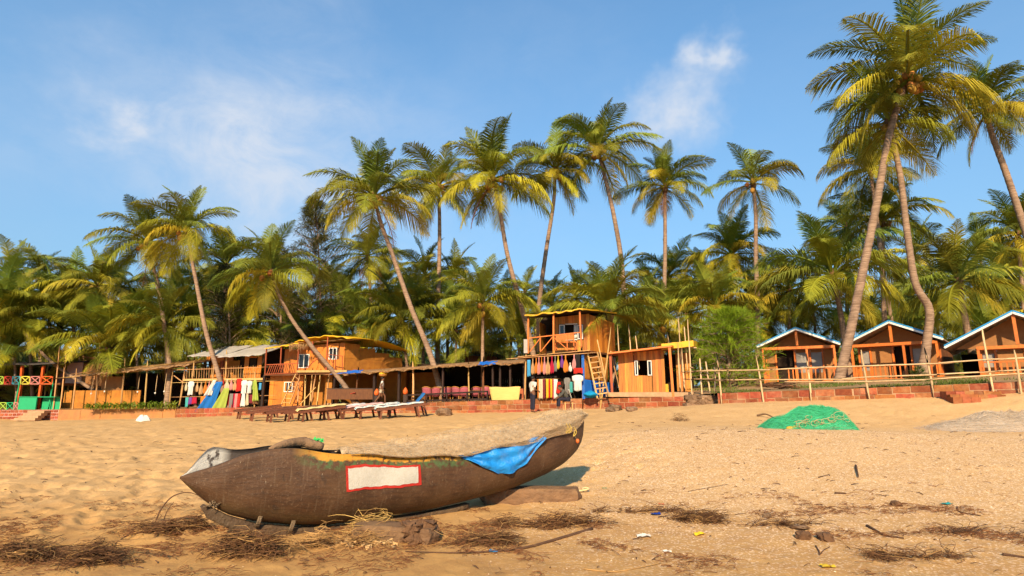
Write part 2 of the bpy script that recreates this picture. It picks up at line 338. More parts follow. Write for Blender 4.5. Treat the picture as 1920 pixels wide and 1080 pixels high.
def sand_material():
    m = bpy.data.materials.new('sand'); m.use_nodes = True; T = m.node_tree; N = T.nodes; L = T.links; bs = N['Principled BSDF']
    bs.inputs['Roughness'].default_value = 0.9; bs.inputs['Specular IOR Level'].default_value = 0.15
    g = N.new('ShaderNodeNewGeometry'); P = g.outputs['Position']; sx = N.new('ShaderNodeSeparateXYZ'); L.new(P, sx.inputs[0])
    def noise(sc, det=4, ro=.6, st=(1, 1, 1)):
        mp = N.new('ShaderNodeMapping'); mp.inputs['Scale'].default_value = st; L.new(P, mp.inputs[0])
        n = N.new('ShaderNodeTexNoise'); n.inputs['Scale'].default_value = sc; n.inputs['Detail'].default_value = det; n.inputs['Roughness'].default_value = ro; L.new(mp.outputs[0], n.inputs[0]); return n.outputs[0]
    def M(op, a, b, cl=False):
        n = N.new('ShaderNodeMath'); n.operation = op; n.use_clamp = cl
        for i, v in enumerate((a, b)):
            if isinstance(v, (int, float)): n.inputs[i].default_value = v
            else: L.new(v, n.inputs[i])
        return n.outputs[0]
    def rng(v, a, b, c=0., d=1.):
        n = N.new('ShaderNodeMapRange'); n.inputs[1].default_value = a; n.inputs[2].default_value = b; n.inputs[3].default_value = c; n.inputs[4].default_value = d; L.new(v, n.inputs[0]); return n.outputs[0]
    def mix(f, a, b):
        n = N.new('ShaderNodeMix'); n.data_type = 'RGBA'
        if isinstance(f, float): n.inputs['Factor'].default_value = f
        else: L.new(f, n.inputs['Factor'])
        for i, v in ((6, a), (7, b)):
            if isinstance(v, tuple): n.inputs[i].default_value = (*v, 1)
            else: L.new(v, n.inputs[i])
        return n.outputs[2]
    dry = mix(rng(noise(1.3, 6, .65), .35, .65), (0.60, 0.365, 0.155), (0.50, 0.29, 0.112))
    dry = mix(rng(noise(9, 6, .7), .45, .75, 0, .5), dry, (0.40, 0.222, 0.083))
    # damp, darker sand at the foot of the bank
    edge = M('ADD', sx.outputs[1], M('MULTIPLY', sx.outputs[0], 0.06))
    edge = M('ADD', edge, M('MULTIPLY', M('SUBTRACT', noise(.9, 5, .6), .5), 3.2))
    damp = rng(edge, 6.6, 9.4, 1., 0.)
    wet = mix(rng(noise(2.4, 5, .6, (1, 1.6, 1)), .38, .62), (0.46, 0.25, 0.08), (0.36, 0.185, 0.06))
    col = mix(M('MULTIPLY', damp, 0.95), dry, wet)
    # crushed shell on the bank
    v = N.new('ShaderNodeTexVoronoi'); v.inputs['Scale'].default_value = 55; L.new(P, v.inputs[0])
    cs = N.new('ShaderNodeSeparateColor'); L.new(v.outputs['Color'], cs.inputs[0])
    bank = M('SUBTRACT', sx.outputs[0], M('MULTIPLY', M('SUBTRACT', sx.outputs[1], 7.), .18))
    bank = rng(M('ADD', bank, M('MULTIPLY', M('SUBTRACT', noise(1.1, 4), .5), 3.)), -0.3, 1.6)
    near = rng(sx.outputs[1], 14.2, 17, 1., .2)
    amt = M('MULTIPLY', M('MULTIPLY', bank, near), rng(edge, 5.5, 8.0, .35, 1.))
    sh = M('MULTIPLY', rng(cs.outputs[0], .80, .86), amt)
    col = mix(sh, col, (0.80, 0.62, 0.45))
    dk = M('MULTIPLY', rng(cs.outputs[1], .86, .9), M('MAXIMUM', amt, .25))
    col = mix(M('MULTIPLY', dk, .8), col, (0.27, 0.12, 0.05))
    col = mix(M('MULTIPLY', amt, .35), col, (0.62, 0.38, 0.18))
    L.new(col, bs.inputs['Base Color'])
    b1 = N.new('ShaderNodeBump'); b1.inputs['Strength'].default_value = 0.55; b1.inputs['Distance'].default_value = 0.03; L.new(noise(16, 8, .7), b1.inputs['Height'])
    b2 = N.new('ShaderNodeBump'); b2.inputs['Strength'].default_value = 0.5; b2.inputs['Distance'].default_value = 0.008
    L.new(M('ADD', noise(110, 3, .7), M('MULTIPLY', cs.outputs[2], amt)), b2.inputs['Height']); L.new(b1.outputs[0], b2.inputs['Normal']); L.new(b2.outputs[0], bs.inputs['Normal'])
    return m
me = bpy.data.meshes.new('beach'); me.from_pydata(V.tolist(), [], F.tolist()); me.materials.append(sand_material()); me.shade_smooth()
beach = tag(link('sand_beach', me), kind='structure')

soil = mat('soil', (0.40, 0.24, 0.11), (0.27, 0.15, 0.065), 0.95, (1.5, 1.5, 1.5), 6, 0.5, 14)
mb = MB(); xs = []
for i in range(len(EP) - 1):
    for k in range(10): xs.append(EP[i][0].lerp(EP[i + 1][0], k / 10))
xs.append(EP[-1][0])
rows = [0.06, .5, 1, 2, 3.5, 5, 8, 12, 20, 40, 100]
for r in rows:
    for e in xs: mb.v.append((e.x * (1 + r / 60), e.y + r, tz(e.x, e.y + r) + float(vnoise(e.x, e.y + r, 1.3)) * .05))
k = len(xs)
mb.f = [(j * k + i, j * k + i + 1, (j + 1) * k + i + 1, (j + 1) * k + i) for j in range(len(rows) - 1) for i in range(k - 1)]
tag(mb.build('terrace_ground', soil, smooth=True), kind='structure')

# ------------------------------------------------------------------ terrace walls
later = mat('laterite', (0.34, 0.105, 0.04), (0.21, 0.06, 0.028), 0.95, (9, 9, 9), 6, 0.8, 40, 0.3, .1, dirt=(.42, .24, .12), dirtamt=.55, hue=.015)
mortar = mat('mortar', (0.46, 0.29, 0.16), (0.34, 0.2, 0.11), 0.95, (5, 5, 5), 6, 0.5, 40, 0)
redbrick = mat('red_brick', (0.36, 0.10, 0.045), (0.24, 0.065, 0.03), 0.95, (9, 9, 9), 5, 0.6, 50, 0.25, .1, hue=.012, dirt=(.45, .25, .13), dirtamt=.4)
pinkmortar = mat('pink_mortar', (0.55, 0.30, 0.24), (0.45, 0.23, 0.18), .95, (5, 5, 5), 5, .3, 40, 0)
claywall = mat('clay_render', (0.44, 0.19, 0.06), (0.34, 0.17, 0.07), .95, (2.5, 2.5, 2.5), 6, .6, 18, 0, dirt=(.28, .1, .05), dirtamt=.6)
def wall_run(parent, a, b, m, bl, courses, jit, core_m, gap=0.022, name='block', thick=.3, proud=0.02):
    # a, b: (top, foot) ends of the run; blocks sit proud of a recessed core
    L_ = (b[0] - a[0]).xy.length; rz = math.atan2(b[0].y - a[0].y, b[0].x - a[0].x)
    core = MB(); q = []
    for e in (a, b):
        t, f = e[0], e[1]
        q.append((t, f))
    d = (b[0] - a[0]).normalized(); nrm = Vector((-d.y, d.x, 0))
    P = []
    for t, f in q:
        for off in (proud, thick):
            P.append(t + nrm * off - Vector((0, 0, .012))); P.append(Vector((t.x, t.y, f.z - .35)) + nrm * off)
    core.add(P, [(0, 1, 5, 4), (2, 6, 7, 3), (0, 4, 6, 2), (1, 3, 7, 5), (0, 2, 3, 1), (4, 5, 7, 6)])
    core.build('mortar_core', core_m, parent)
    for c in range(courses):
        s = -random.random() * bl * .8
        while s < L_:
            w = bl * random.uniform(1 - jit, 1 + jit); s0, s1 = max(s, 0), min(s + w, L_)
            if s1 - s0 > .08:
                u = (s0 + s1) / 2 / L_; t = a[0].lerp(b[0], u); f = a[1].lerp(b[1], u)
                H = (t.z - f.z + .12) / courses; zc = t.z - H * (c + .5)
                hh = H - gap * random.uniform(.8, 1.6)
                o = slab(name, m, parent, Vector((t.x, t.y, zc)) + nrm * (.1 + random.uniform(-.008, .012)) - parent.location, (s1 - s0 - gap * random.uniform(.7, 1.6), .2, hh), (random.uniform(-.012, .012), random.uniform(-.014, .014), rz + random.uniform(-.015, .015)))
            s += w
wr = empty('laterite_wall', EP[8][1], 'low wall of rust red laterite blocks below the gabled cabins', 'wall')
for i in (7, 8, 9): wall_run(wr, EP[i], EP[i + 1], later, .55, 2, .2, mortar)
wc = empty('laterite_wall', EP[5][1], 'red block terrace wall below the plank huts in the centre', 'wall')
for i in (4, 5): wall_run(wc, EP[i], EP[i + 1], later, .5, 3, .15, mortar)
wl = empty('brick_wall', EP[3][1], 'thin course brick wall behind the bare brown sun loungers', 'wall')
wall_run(wl, EP[3], EP[4], redbrick, .42, 3, .08, mortar, .03, 'brick')
wm = empty('clay_wall', EP[1][1], 'low clay rendered bank wall below the green leafy plants', 'wall')
wall_run(wm, EP[1], EP[2], claywall, 2.1, 1, .25, claywall, .03, 'panel'); wall_run(wm, EP[2], EP[3], redbrick, .42, 2, .1, mortar, .03, 'brick')
ww = empty('brick_wall', EP[1][1], 'pink pointed brick base of the open shack with coloured railings', 'wall')
wall_run(ww, (EP[0][0].lerp(EP[1][0], .45), EP[0][1].lerp(EP[1][1], .45)), (EP[1][0], EP[1][1]), redbrick, .34, 4, .06, pinkmortar, .05, 'brick', .3, .03)
# rubble stone corner
stone = mat('rubble_stone', (0.27, 0.17, 0.10), (0.13, 0.075, 0.045), .95, (7, 7, 7), 6, 1., 22, .35, .1)
ws = empty('stone_pier', EP[6][1], 'dark rubble stone corner where the fence meets the brick wall', 'wall')
def rough_block(nm, c, d, m, parent, rz=0, seed=0, sub=2, amp=.18, rnd=0.0):
    k = ('rock', m.name, seed % 5, sub, rnd, amp)
    if k not in SHARED:
        bm = bmesh.new(); bmesh.ops.create_cube(bm, size=1); bmesh.ops.subdivide_edges(bm, edges=bm.edges, cuts=sub, use_grid_fill=True)
        rr = random.Random(seed % 5 + 40)
        for v in bm.verts:
            n = v.co.normalized(); v.co = v.co * (.72 - rnd * .6) + n * (.2 + rnd * .32) + Vector((rr.uniform(-1, 1), rr.uniform(-1, 1), rr.uniform(-1, 1))) * amp * .4
        mm = bpy.data.meshes.new('rock'); bm.to_mesh(mm); bm.free(); mm.materials.append(m); SHARED[k] = mm
    o = link(nm, SHARED[k], parent); o.location = c; o.scale = d; o.rotation_euler = (random.uniform(-.1, .1), random.uniform(-.1, .1), rz); return o
for i in range(6):
    for c in range(3):
        a = at(1290 + i * 9.5 + (c % 2) * 4, 746 + c * 7, 25.6)
        rough_block('stone', a - ws.location, (.3, .55, .22), stone, ws, random.uniform(-.2, .2), i * 3 + c)
cc = MB(); cc.box(at(1318, 755, 26.1), (1.25, .8, .55)); cc.build('mortar_core', mortar, ws)
wb = empty('brick_steps', (at(1815, 745, 19.0).x, 19.0, gh(at(1815, 745, 19.0).x, 19.0)), 'crumbling brick steps half buried below the right wall', 'steps')
for c, (x0, x1, yy, dd) in enumerate(((1768, 1872, 737, 20.1), (1776, 1878, 743, 19.85), (1781, 1832, 748, 19.6))):
    n = int((x1 - x0) / 17)
    for i in range(n):
        p = at(x0 + (i + .5) * 17, yy, dd - .25 * i / n); top = p.z + .055; bot = min(gh(p.x, p.y) - .1, p.z - .055)
        slab('brick', later if c < 2 else redbrick, wb, Vector((p.x, p.y, (top + bot) / 2)) - wb.location, (.27, .5, top - bot), (random.uniform(-.04, .04), random.uniform(-.03, .03), R(-14) + random.uniform(-.06, .06)))

# ------------------------------------------------------------------ coconut palms
def frond_mat(name, c1, c2, tr=.2, rough=.45):
    return mat(name, c1, c2, .62, (.8, .8, .8), 3, var=.32, spec=.2, trans=tr, hue=.018)
FM = {'young': frond_mat('frond_green', (0.21, 0.235, 0.024), (0.135, 0.175, 0.024)),
      'mid': frond_mat('frond_olive', (0.29, 0.26, 0.018), (0.17, 0.18, 0.018)),
      'old': frond_mat('frond_yellow', (0.44, 0.35, 0.02), (0.28, 0.245, 0.02)),
      'dead': frond_mat('frond_dead', (0.28, 0.12, 0.05), (0.17, 0.075, 0.035), .2, .8)}
far_trans = {}
def frond_mesh(name, m, th0, bend, seed, npair=54, curl=0.25, wl=.0175, tatter=0.0):
    rr = random.Random(seed); b = MB(); n = 14; pts = []; p = Vector((0, 0, 0)); side = rr.uniform(-.15, .15)
    for i in range(n + 1):
        s = i / n; th = R(th0) - R(bend) * s ** 1.35; az = side * s * s
        pts.append((p.copy(), Vector((math.cos(th) * math.cos(az), math.cos(th) * math.sin(az), math.sin(th)))))
        p += pts[-1][1] / n
    b.tube([q[0] for q in pts], [.016 * (1 - .85 * i / n) + .0025 for i in range(n + 1)], 4)
    roll = rr.uniform(-.5, .5)
    for j in range(npair):
        s = .10 + .89 * (j + .5) / npair; f = s * n; i = min(int(f), n - 1); q = pts[i][0].lerp(pts[i + 1][0], f - i); t = pts[i][1].lerp(pts[i + 1][1], f - i).normalized()
        up0 = Vector((0, 0, 1)) - t * t.z
        if up0.length < .15: up0 = Vector((-1, 0, 0)) - t * (-t.x)
        up0.normalize(); sd0 = t.cross(up0); ro = roll * s
        up = up0 * math.cos(ro) + sd0 * math.sin(ro); sdv = sd0 * math.cos(ro) - up0 * math.sin(ro)
        ln = .31 * (math.sin(math.pi * min(1, s * .78 + .2)) ** .8) * (1 - .45 * max(0, s - .75) / .25) + .03
        for sg in (-1, 1):
            if tatter and rr.random() < tatter: continue
            l = ln * rr.uniform(.82, 1.1); sweep = .45 + .75 * s + rr.uniform(-.1, .1)
            d = (sdv * sg * 1.0 + t * sweep + up * (.42 - .25 * s + rr.uniform(-.12, .12))).normalized()
            g = Vector((0, 0, -1)) * curl * rr.uniform(.7, 1.8)
            a0 = q; a1 = q + d * l * .5 + g * l * .16; a2 = q + d * l * .84 + g * l * .75
            w = t * wl * .5 * (0.65 + .5 * math.sin(math.pi * s))
            w2 = w * .8
            o = len(b.v)
            b.v += [tuple(a0 - w * .5), tuple(a0 + w * .5), tuple(a1 - w2), tuple(a1 + w2), tuple(a2)]
            b.f += [(o, o + 1, o + 3, o + 2), (o + 2, o + 3, o + 4)]
    return b.mesh(name, m)
FR = {}
for cls, specs in {'up': [(84, 30, .16, 'young'), (80, 50, .2, 'young'), (74, 58, .2, 'young'), (76, 40, .2, 'mid')],
                   'mid': [(58, 85, .35, 'young'), (55, 95, .4, 'mid'), (48, 80, .35, 'mid'), (52, 105, .4, 'young')],
                   'flat': [(28, 85, .5, 'mid'), (20, 75, .55, 'mid'), (25, 100, .5, 'old'), (15, 60, .5, 'young')],
                   'low': [(-2, 70, .7, 'old'), (-10, 62, .75, 'mid'), (5, 88, .7, 'old'), (-6, 50, .7, 'mid')],
                   'hang': [(-38, 45, .6, 'old'), (-45, 38, .6, 'old'), (-30, 55, .6, 'mid')],
                   'dead': [(-62, 25, .5, 'dead'), (-55, 30, .5, 'dead')]}.items():
    FR[cls] = [frond_mesh('frond_' + cls, FM[mm], a, bd, 11 * i + len(cls), 74 if cls != 'dead' else 30, cu, tatter=.35 if cls == 'dead' else .03) for i, (a, bd, cu, mm) in enumerate(specs)]
trunk_m = mat('palm_trunk', (0.36, 0.235, 0.155), (0.20, 0.125, 0.08), .95, (2, 2, 22), 5, 1., 30, .12, .1, contrast=1.8, bstretch=(2.5, 2.5, 30), dirt=(.09, .055, .04), dirtamt=.55)
husk_m = mat('coconut', (0.42, 0.20, 0.035), (0.30, 0.17, 0.03), .6, (5, 5, 5), 3, var=.3, hue=.03)
fib_m = mat('palm_fibre', (0.23, 0.115, 0.05), (0.12, 0.06, 0.03), .95, (12, 12, 12), 4, .6, 30)
PALM = {}
def smooth_path(P, n):
    P = [Vector(p) for p in P]; P = [P[0] * 2 - P[1]] + P + [P[-1] * 2 - P[-2]]; o = []; segs = len(P) - 3
    for k in range(n + 1):
        f = k / n * segs; i = min(int(f), segs - 1); t = f - i; a, b, c, d = P[i:i + 4]
        o.append(((b * 2) + (c - a) * t + (a * 2 - b * 5 + c * 4 - d) * t * t + (b * 3 - a - c * 3 + d) * t ** 3) * .5)
    return o
G1 = 'tall coconut palms above the huts'
def palm(path, rpx, Y, label, group, seed, nuts=0, r0=None, dense=1.0, dead=0, flare=1.0, sparse=False, young=False):
    """path: pixel points from crown down to foot"""
    rr = random.Random(seed)
    top = at(*path[0], Y); pts = [at(px, py, Y) for px, py in path]
    foot = pts[-1]; zg = max(tz(foot.x, Y), gh(foot.x, Y)) if Y > edge_at(foot.x).y else gh(foot.x, Y)
    if foot.z > zg + .1: pts.append(Vector((foot.x + (pts[-1].x - pts[-2].x) * .15, Y, zg - .2)))
    pts[-1].z = min(pts[-1].z, zg - .15)
    depth = (top.y * CP + (top.z - CAMZ) * SP); Lf = rpx * depth / FPX
    e = empty('coconut_palm', (pts[-1].x, Y, zg), label, 'palm tree', group)
    pts = pts[::-1]; H = max(pts[-1].z - zg, 1); n = max(10, min(110, int(H * (5 if group is G1 else 2.4))))
    sp = smooth_path(pts, n); r0 = r0 or (.10 + .0065 * H); rad = []
    for i in range(n + 1):
        s = i / n; rad.append((r0 * (1 - .42 * s) + r0 * .75 * flare * math.exp(-s * H / .55)) * (1 + (.045 if i % 2 else -.045) * rr.uniform(.4, 1.2)))
    b = MB(); b.tube(sp, rad, 9); b.build('trunk', trunk_m, e, True)
    c = sp[-1]; ax = (sp[-1] - sp[-3]).normalized()
    lean = Quaternion((0, 0, 1), 0); tilt = Vector((0, 0, 1)).rotation_difference((ax + Vector((0, 0, 1.6))).normalized())
    fb = MB(); fb.tube([c - ax * .5, c - ax * .15, c + ax * .35, c + ax * .7], [rad[-1] * 1.1, rad[-1] * 1.9, rad[-1] * 1.5, .03], 8); cro = fb.build('crown', fib_m, e, True)
    plan = [('up', 4), ('mid', 6), ('flat', 6), ('low', 5), ('hang', 3)]
    if young: plan = [('up', 7), ('mid', 7), ('flat', 6), ('low', 3)]
    if sparse: plan = [('up', 4), ('mid', 4), ('flat', 4), ('low', 3)]
    if dead: plan = plan + [('dead', dead)]
    ga = rr.random() * 6.28
    for cls, k in plan:
        k = max(1, round(k * (dense if cls != 'dead' else 1)))
        for i in range(k):
            ga += 2.399963 + rr.uniform(-.25, .25)
            o = link('frond', rr.choice(FR[cls]), cro); sc = Lf * rr.uniform(.92, 1.2) * 1.08 * {'up': .92, 'mid': 1.05, 'flat': 1.08, 'low': 1.02, 'hang': .88, 'dead': .75}[cls]
            o.scale = (sc, sc * (1 if rr.random() < .5 else -1), sc)
            hgt = {'up': .35, 'mid': .28, 'flat': .15, 'low': .02, 'hang': -.1, 'dead': -.2}[cls]
            q = tilt @ Quaternion((0, 0, 1), ga) @ Quaternion((0, 1, 0), rr.uniform(-.1, .1)) @ Quaternion((1, 0, 0), rr.uniform(-.25, .25))
            o.rotation_euler = q.to_euler(); o.location = c + ax * hgt + Vector((math.cos(ga), math.sin(ga), 0)) * rad[-1] * .8 - e.location
    for i in range(nuts):
        an = -math.pi / 2 + rr.uniform(-1.5, 1.5); rr2 = rr.uniform(.28, .6)
        o = link('coconut', ico_me(husk_m, 2, (1, 1, 1.2)), cro); s = rr.uniform(.13, .165) * (1 + Lf / 20); o.scale = (s, s, s)
        o.location = c + Vector((math.cos(an) * rr2, math.sin(an) * rr2, rr.uniform(-.75, .05))) - e.location
    return e
G1 = 'tall coconut palms above the huts'
palm([(1700, 150), (1668, 250), (1640, 400), (1605, 570), (1590, 640), (1575, 705)], 152, 27, 'tallest coconut palm, thick leaning trunk in front of the gap between two cabins', G1, 1, 22, .25, .95, flare=1.0)
palm([(1668, 235), (1688, 330), (1700, 430), (1716, 530), (1742, 580), (1738, 640), (1728, 700)], 118, 28, 'coconut palm with kinked bulging trunk in front of the second cabin', G1, 2, 6, .215, .62)
palm([(1850, 210), (1860, 252), (1885, 320), (1912, 400), (1945, 500), (1985, 640)], 96, 30, 'coconut palm leaning in from the right edge with an orange dead frond', G1, 3, 4, .22, .95, dead=1)
palm([(278, 455), (283, 485), (297, 540), (308, 610), (318, 690)], 82, 41, 'left one of two neighbouring tall palms above the long thatched shed', G1, 4, 6, None, 1, dead=2)
palm([(352, 435), (357, 470), (370, 540), (387, 625), (409, 700), (425, 760)], 84, 38.3, 'coconut palm whose trunk passes in front of the grey tarpaulin roof', G1, 5, 5, None, .9)
palm([(510, 512), (520, 545), (545, 595), (585, 650), (640, 715), (672, 755)], 96, 36.3, 'low palm leaning across the front of the big yellow roofed hut', G1, 6, 4, None, .9)
palm([(703, 372), (713, 415), (735, 475), (770, 575), (805, 660), (834, 752)], 103, 35.3, 'tall palm leaning left whose trunk passes through the restaurant roof', G1, 7, 12, None, 1.05, dead=1)
palm([(822, 352), (824, 400), (824, 470), (822, 560), (820, 690)], 88, 44, 'straight tall palm between the two big leaning palms above the restaurant', G1, 8, 8)
palm([(925, 338), (938, 400), (952, 480), (976, 570), (1000, 665)], 108, 36, 'palm with a hanging bunch of yellow coconuts beside the two-storey hut', G1, 9, 20, None, 1.05, dead=1)
palm([(1041, 322), (1038, 380), (1024, 470), (1012, 560), (1003, 650)], 78, 43, 'slim palm with a curved trunk rising behind the two-storey hut', G1, 10, 10)
palm([(1122, 285), (1140, 355), (1152, 410), (1165, 490), (1172, 600)], 97, 42, 'tall palm with coconuts directly above the two-storey hut', G1, 11, 12)
palm([(1247, 352), (1247, 400), (1247, 480), (1244, 600), (1243, 660)], 78, 42, 'straight tall palm rising behind the single-storey plank hut', G1, 12, 0, dead=1)
palm([(1412, 345), (1417, 400), (1417, 480), (1420, 560), (1421, 690)], 83, 37, 'lone straight palm with a sparse crown beside the bright green bush', G1, 13, 3, None, .62, sparse=False)
G2 = 'lower palms among and behind the huts'
palm([(1632, 320), (1645, 420), (1655, 520), (1660, 640)], 88, 38, 'palm with its crown just under the tallest palm', G2, 14, 0)
palm([(1655, 415), (1658, 520), (1668, 580), (1680, 660)], 92, 41, 'palm directly behind the roof peak of the second cabin', G2, 15, 4)
palm([(1562, 520), (1575, 580), (1590, 680)], 118, 32.5, 'short wide palm between the first and the second cabin', G2, 16, 0, .2)
palm([(1798, 530), (1806, 580), (1822, 660)], 118, 33, 'short bushy palm between the second and the third cabin', G2, 17, 0, .22)
palm([(1908, 440), (1915, 520), (1925, 640)], 92, 37, 'palm at the right edge behind the third cabin', G2, 18)
palm([(1372, 482), (1372, 560), (1372, 660)], 84, 42, 'palm crown left of the lone straight palm', G2, 19, 6, dense=1.2)
palm([(1480, 545), (1480, 600), (1482, 680)], 84, 39, 'palm behind the roof of the first cabin', G2, 20)
palm([(1142, 590), (1146, 640), (1150, 720)], 112, 34, 'short palm with upright fronds pressed against the two-storey hut', G2, 21, 0, .26, 1.1, young=True)
palm([(906, 572), (905, 620), (905, 740)], 92, 35.5, 'short palm whose trunk stands through the restaurant roof near the dark hut', G2, 22, 5)
palm([(752, 600), (758, 640), (768, 740)], 100, 41.5, 'short palm rising right of the big yellow roofed hut', G2, 23, 0)
palm([(690, 482), (695, 560), (700, 680)], 66, 47, 'palm with a rusty dead frond behind the big leaning palm', G2, 24, dead=3)
palm([(620, 535), (622, 600), (622, 680)], 50, 55, 'small distant palm right of the tall feathery tree', G2, 25)
palm([(205, 655), (206, 690), (206, 745)], 112, 43, 'low broad palm above the pink panelled frame hut', G2, 26, 0, .26, 1.1, young=True)
palm([(18, 588), (60, 640), (100, 682), (160, 722), (200, 750)], 100, 42.3, 'palm with a low slanting trunk across the pink panels at the left', G2, 27, 5)
palm([(660, 610), (664, 650), (668, 720)], 88, 45, 'short palm right behind the curved yellow roof', G2, 28, young=True)
palm([(185, 540), (188, 620), (190, 700)], 76, 44, 'palm with coconuts left of the pair of tall palms', G2, 29, 6)
palm([(135, 548), (138, 620), (140, 700)], 74, 45, 'second palm left of the pair of tall palms', G2, 30, 4)
palm([(310, 612), (312, 660), (312, 740)], 88, 41.5, 'low palm behind the long thatched shed', G2, 31)
palm([(425, 500), (428, 600), (430, 700)], 80, 46, 'palm between the tall pair and the feathery trees', G2, 32)
palm([(1340, 580), (1342, 640), (1345, 720)], 92, 36.5, 'low palm rising behind the bright green bush', G2, 33, young=True)
G3 = 'palms of the dense grove behind the huts'
rg = random.Random(5); k = 0; CNT = {}
ORD = ['first', 'second', 'third', 'fourth', 'fifth', 'sixth', 'seventh', 'eighth', 'ninth']
LMK = [(-40, 'at the left edge above the coloured railings'), (60, 'behind the open shack with coloured railings'), (150, 'behind the pink panelled frame hut'), (260, 'behind the long thatched shed'), (370, 'left of the grey tarpaulin roof'), (440, 'above the grey tarpaulin roof'), (550, 'left of the big yellow roofed hut'), (640, 'above the curved yellow roof'),
       (710, 'right of the curved yellow roof'), (800, 'above the left part of the restaurant'), (870, 'above the dark roofed hut'), (980, 'left of the two-storey hut'), (1080, 'behind the two-storey hut'), (1200, 'above the single-storey plank hut'), (1280, 'left of the bright green bush'), (1400, 'above the bright green bush'), (1500, 'behind the leftmost cabin'), (1600, 'left of the middle cabin'), (1700, 'behind the middle cabin'), (1780, 'right of the middle cabin'), (1860, 'behind the right cabin'), (1940, 'at the right edge behind the last cabin')]
for (x, y, r, d) in [(20, 515, 66, 52), (75, 520, 62, 55), (-30, 560, 75, 46), (60, 600, 80, 43), (120, 620, 80, 44), (250, 580, 70, 47), (390, 560, 74, 47), (360, 620, 85, 43),
                     (470, 610, 85, 44), (560, 600, 80, 46), (790, 520, 72, 48), (850, 530, 72, 47), (800, 600, 85, 43), (850, 620, 85, 42), (640, 560, 60, 52), (720, 540, 66, 50),
                     (960, 590, 70, 47), (990, 550, 52, 58), (1030, 580, 66, 50), (1080, 560, 66, 50), (1210, 570, 78, 46), (1260, 520, 72, 48), (1290, 590, 78, 45), (1240, 620, 90, 41),
                     (1320, 530, 72, 48), (1410, 570, 72, 46), (1440, 600, 76, 44), (1530, 580, 80, 44), (1620, 600, 80, 43), (1700, 570, 76, 46), (1760, 590, 80, 42), (1850, 580, 84, 41),
                     (1880, 520, 76, 45), (1935, 590, 90, 37), (1580, 430, 72, 46), (1720, 480, 70, 50), (1840, 480, 70, 50), (150, 590, 70, 50), (440, 560, 62, 52), (900, 640, 80, 42), (980, 640, 80, 41),
                     (700, 640, 80, 43), (30, 660, 86, 42), (440, 660, 80, 43), (540, 660, 80, 44), (1400, 640, 80, 42), (1660, 650, 80, 42), (1720, 650, 82, 41), (1860, 650, 90, 37), (1180, 650, 80, 40), (260, 650, 80, 44),
                     (620, 650, 80, 44), (100, 550, 62, 54), (1120, 610, 70, 47), (230, 545, 60, 54), (330, 545, 60, 54), (490, 545, 60, 55), (-60, 640, 90, 43), (1980, 520, 90, 40), (1990, 640, 90, 37)]:
    k += 1; x += rg.uniform(-8, 8)
    lm = min(LMK, key=lambda q: abs(q[0] - x))[1]; CNT[lm] = CNT.get(lm, 0) + 1
    palm([(x, y), (x + rg.uniform(-6, 6), y + 50), (x + rg.uniform(-10, 10), 740)], r, d + rg.uniform(-1, 1), '%s palm of the back grove, %s' % (ORD[min(CNT[lm], 9) - 1] + (' tall' if y < 560 else ' low'), lm), G3, 100 + k, 4 if k % 4 == 0 else 0, None, .85 if d < 50 else .7, young=(y > 610))

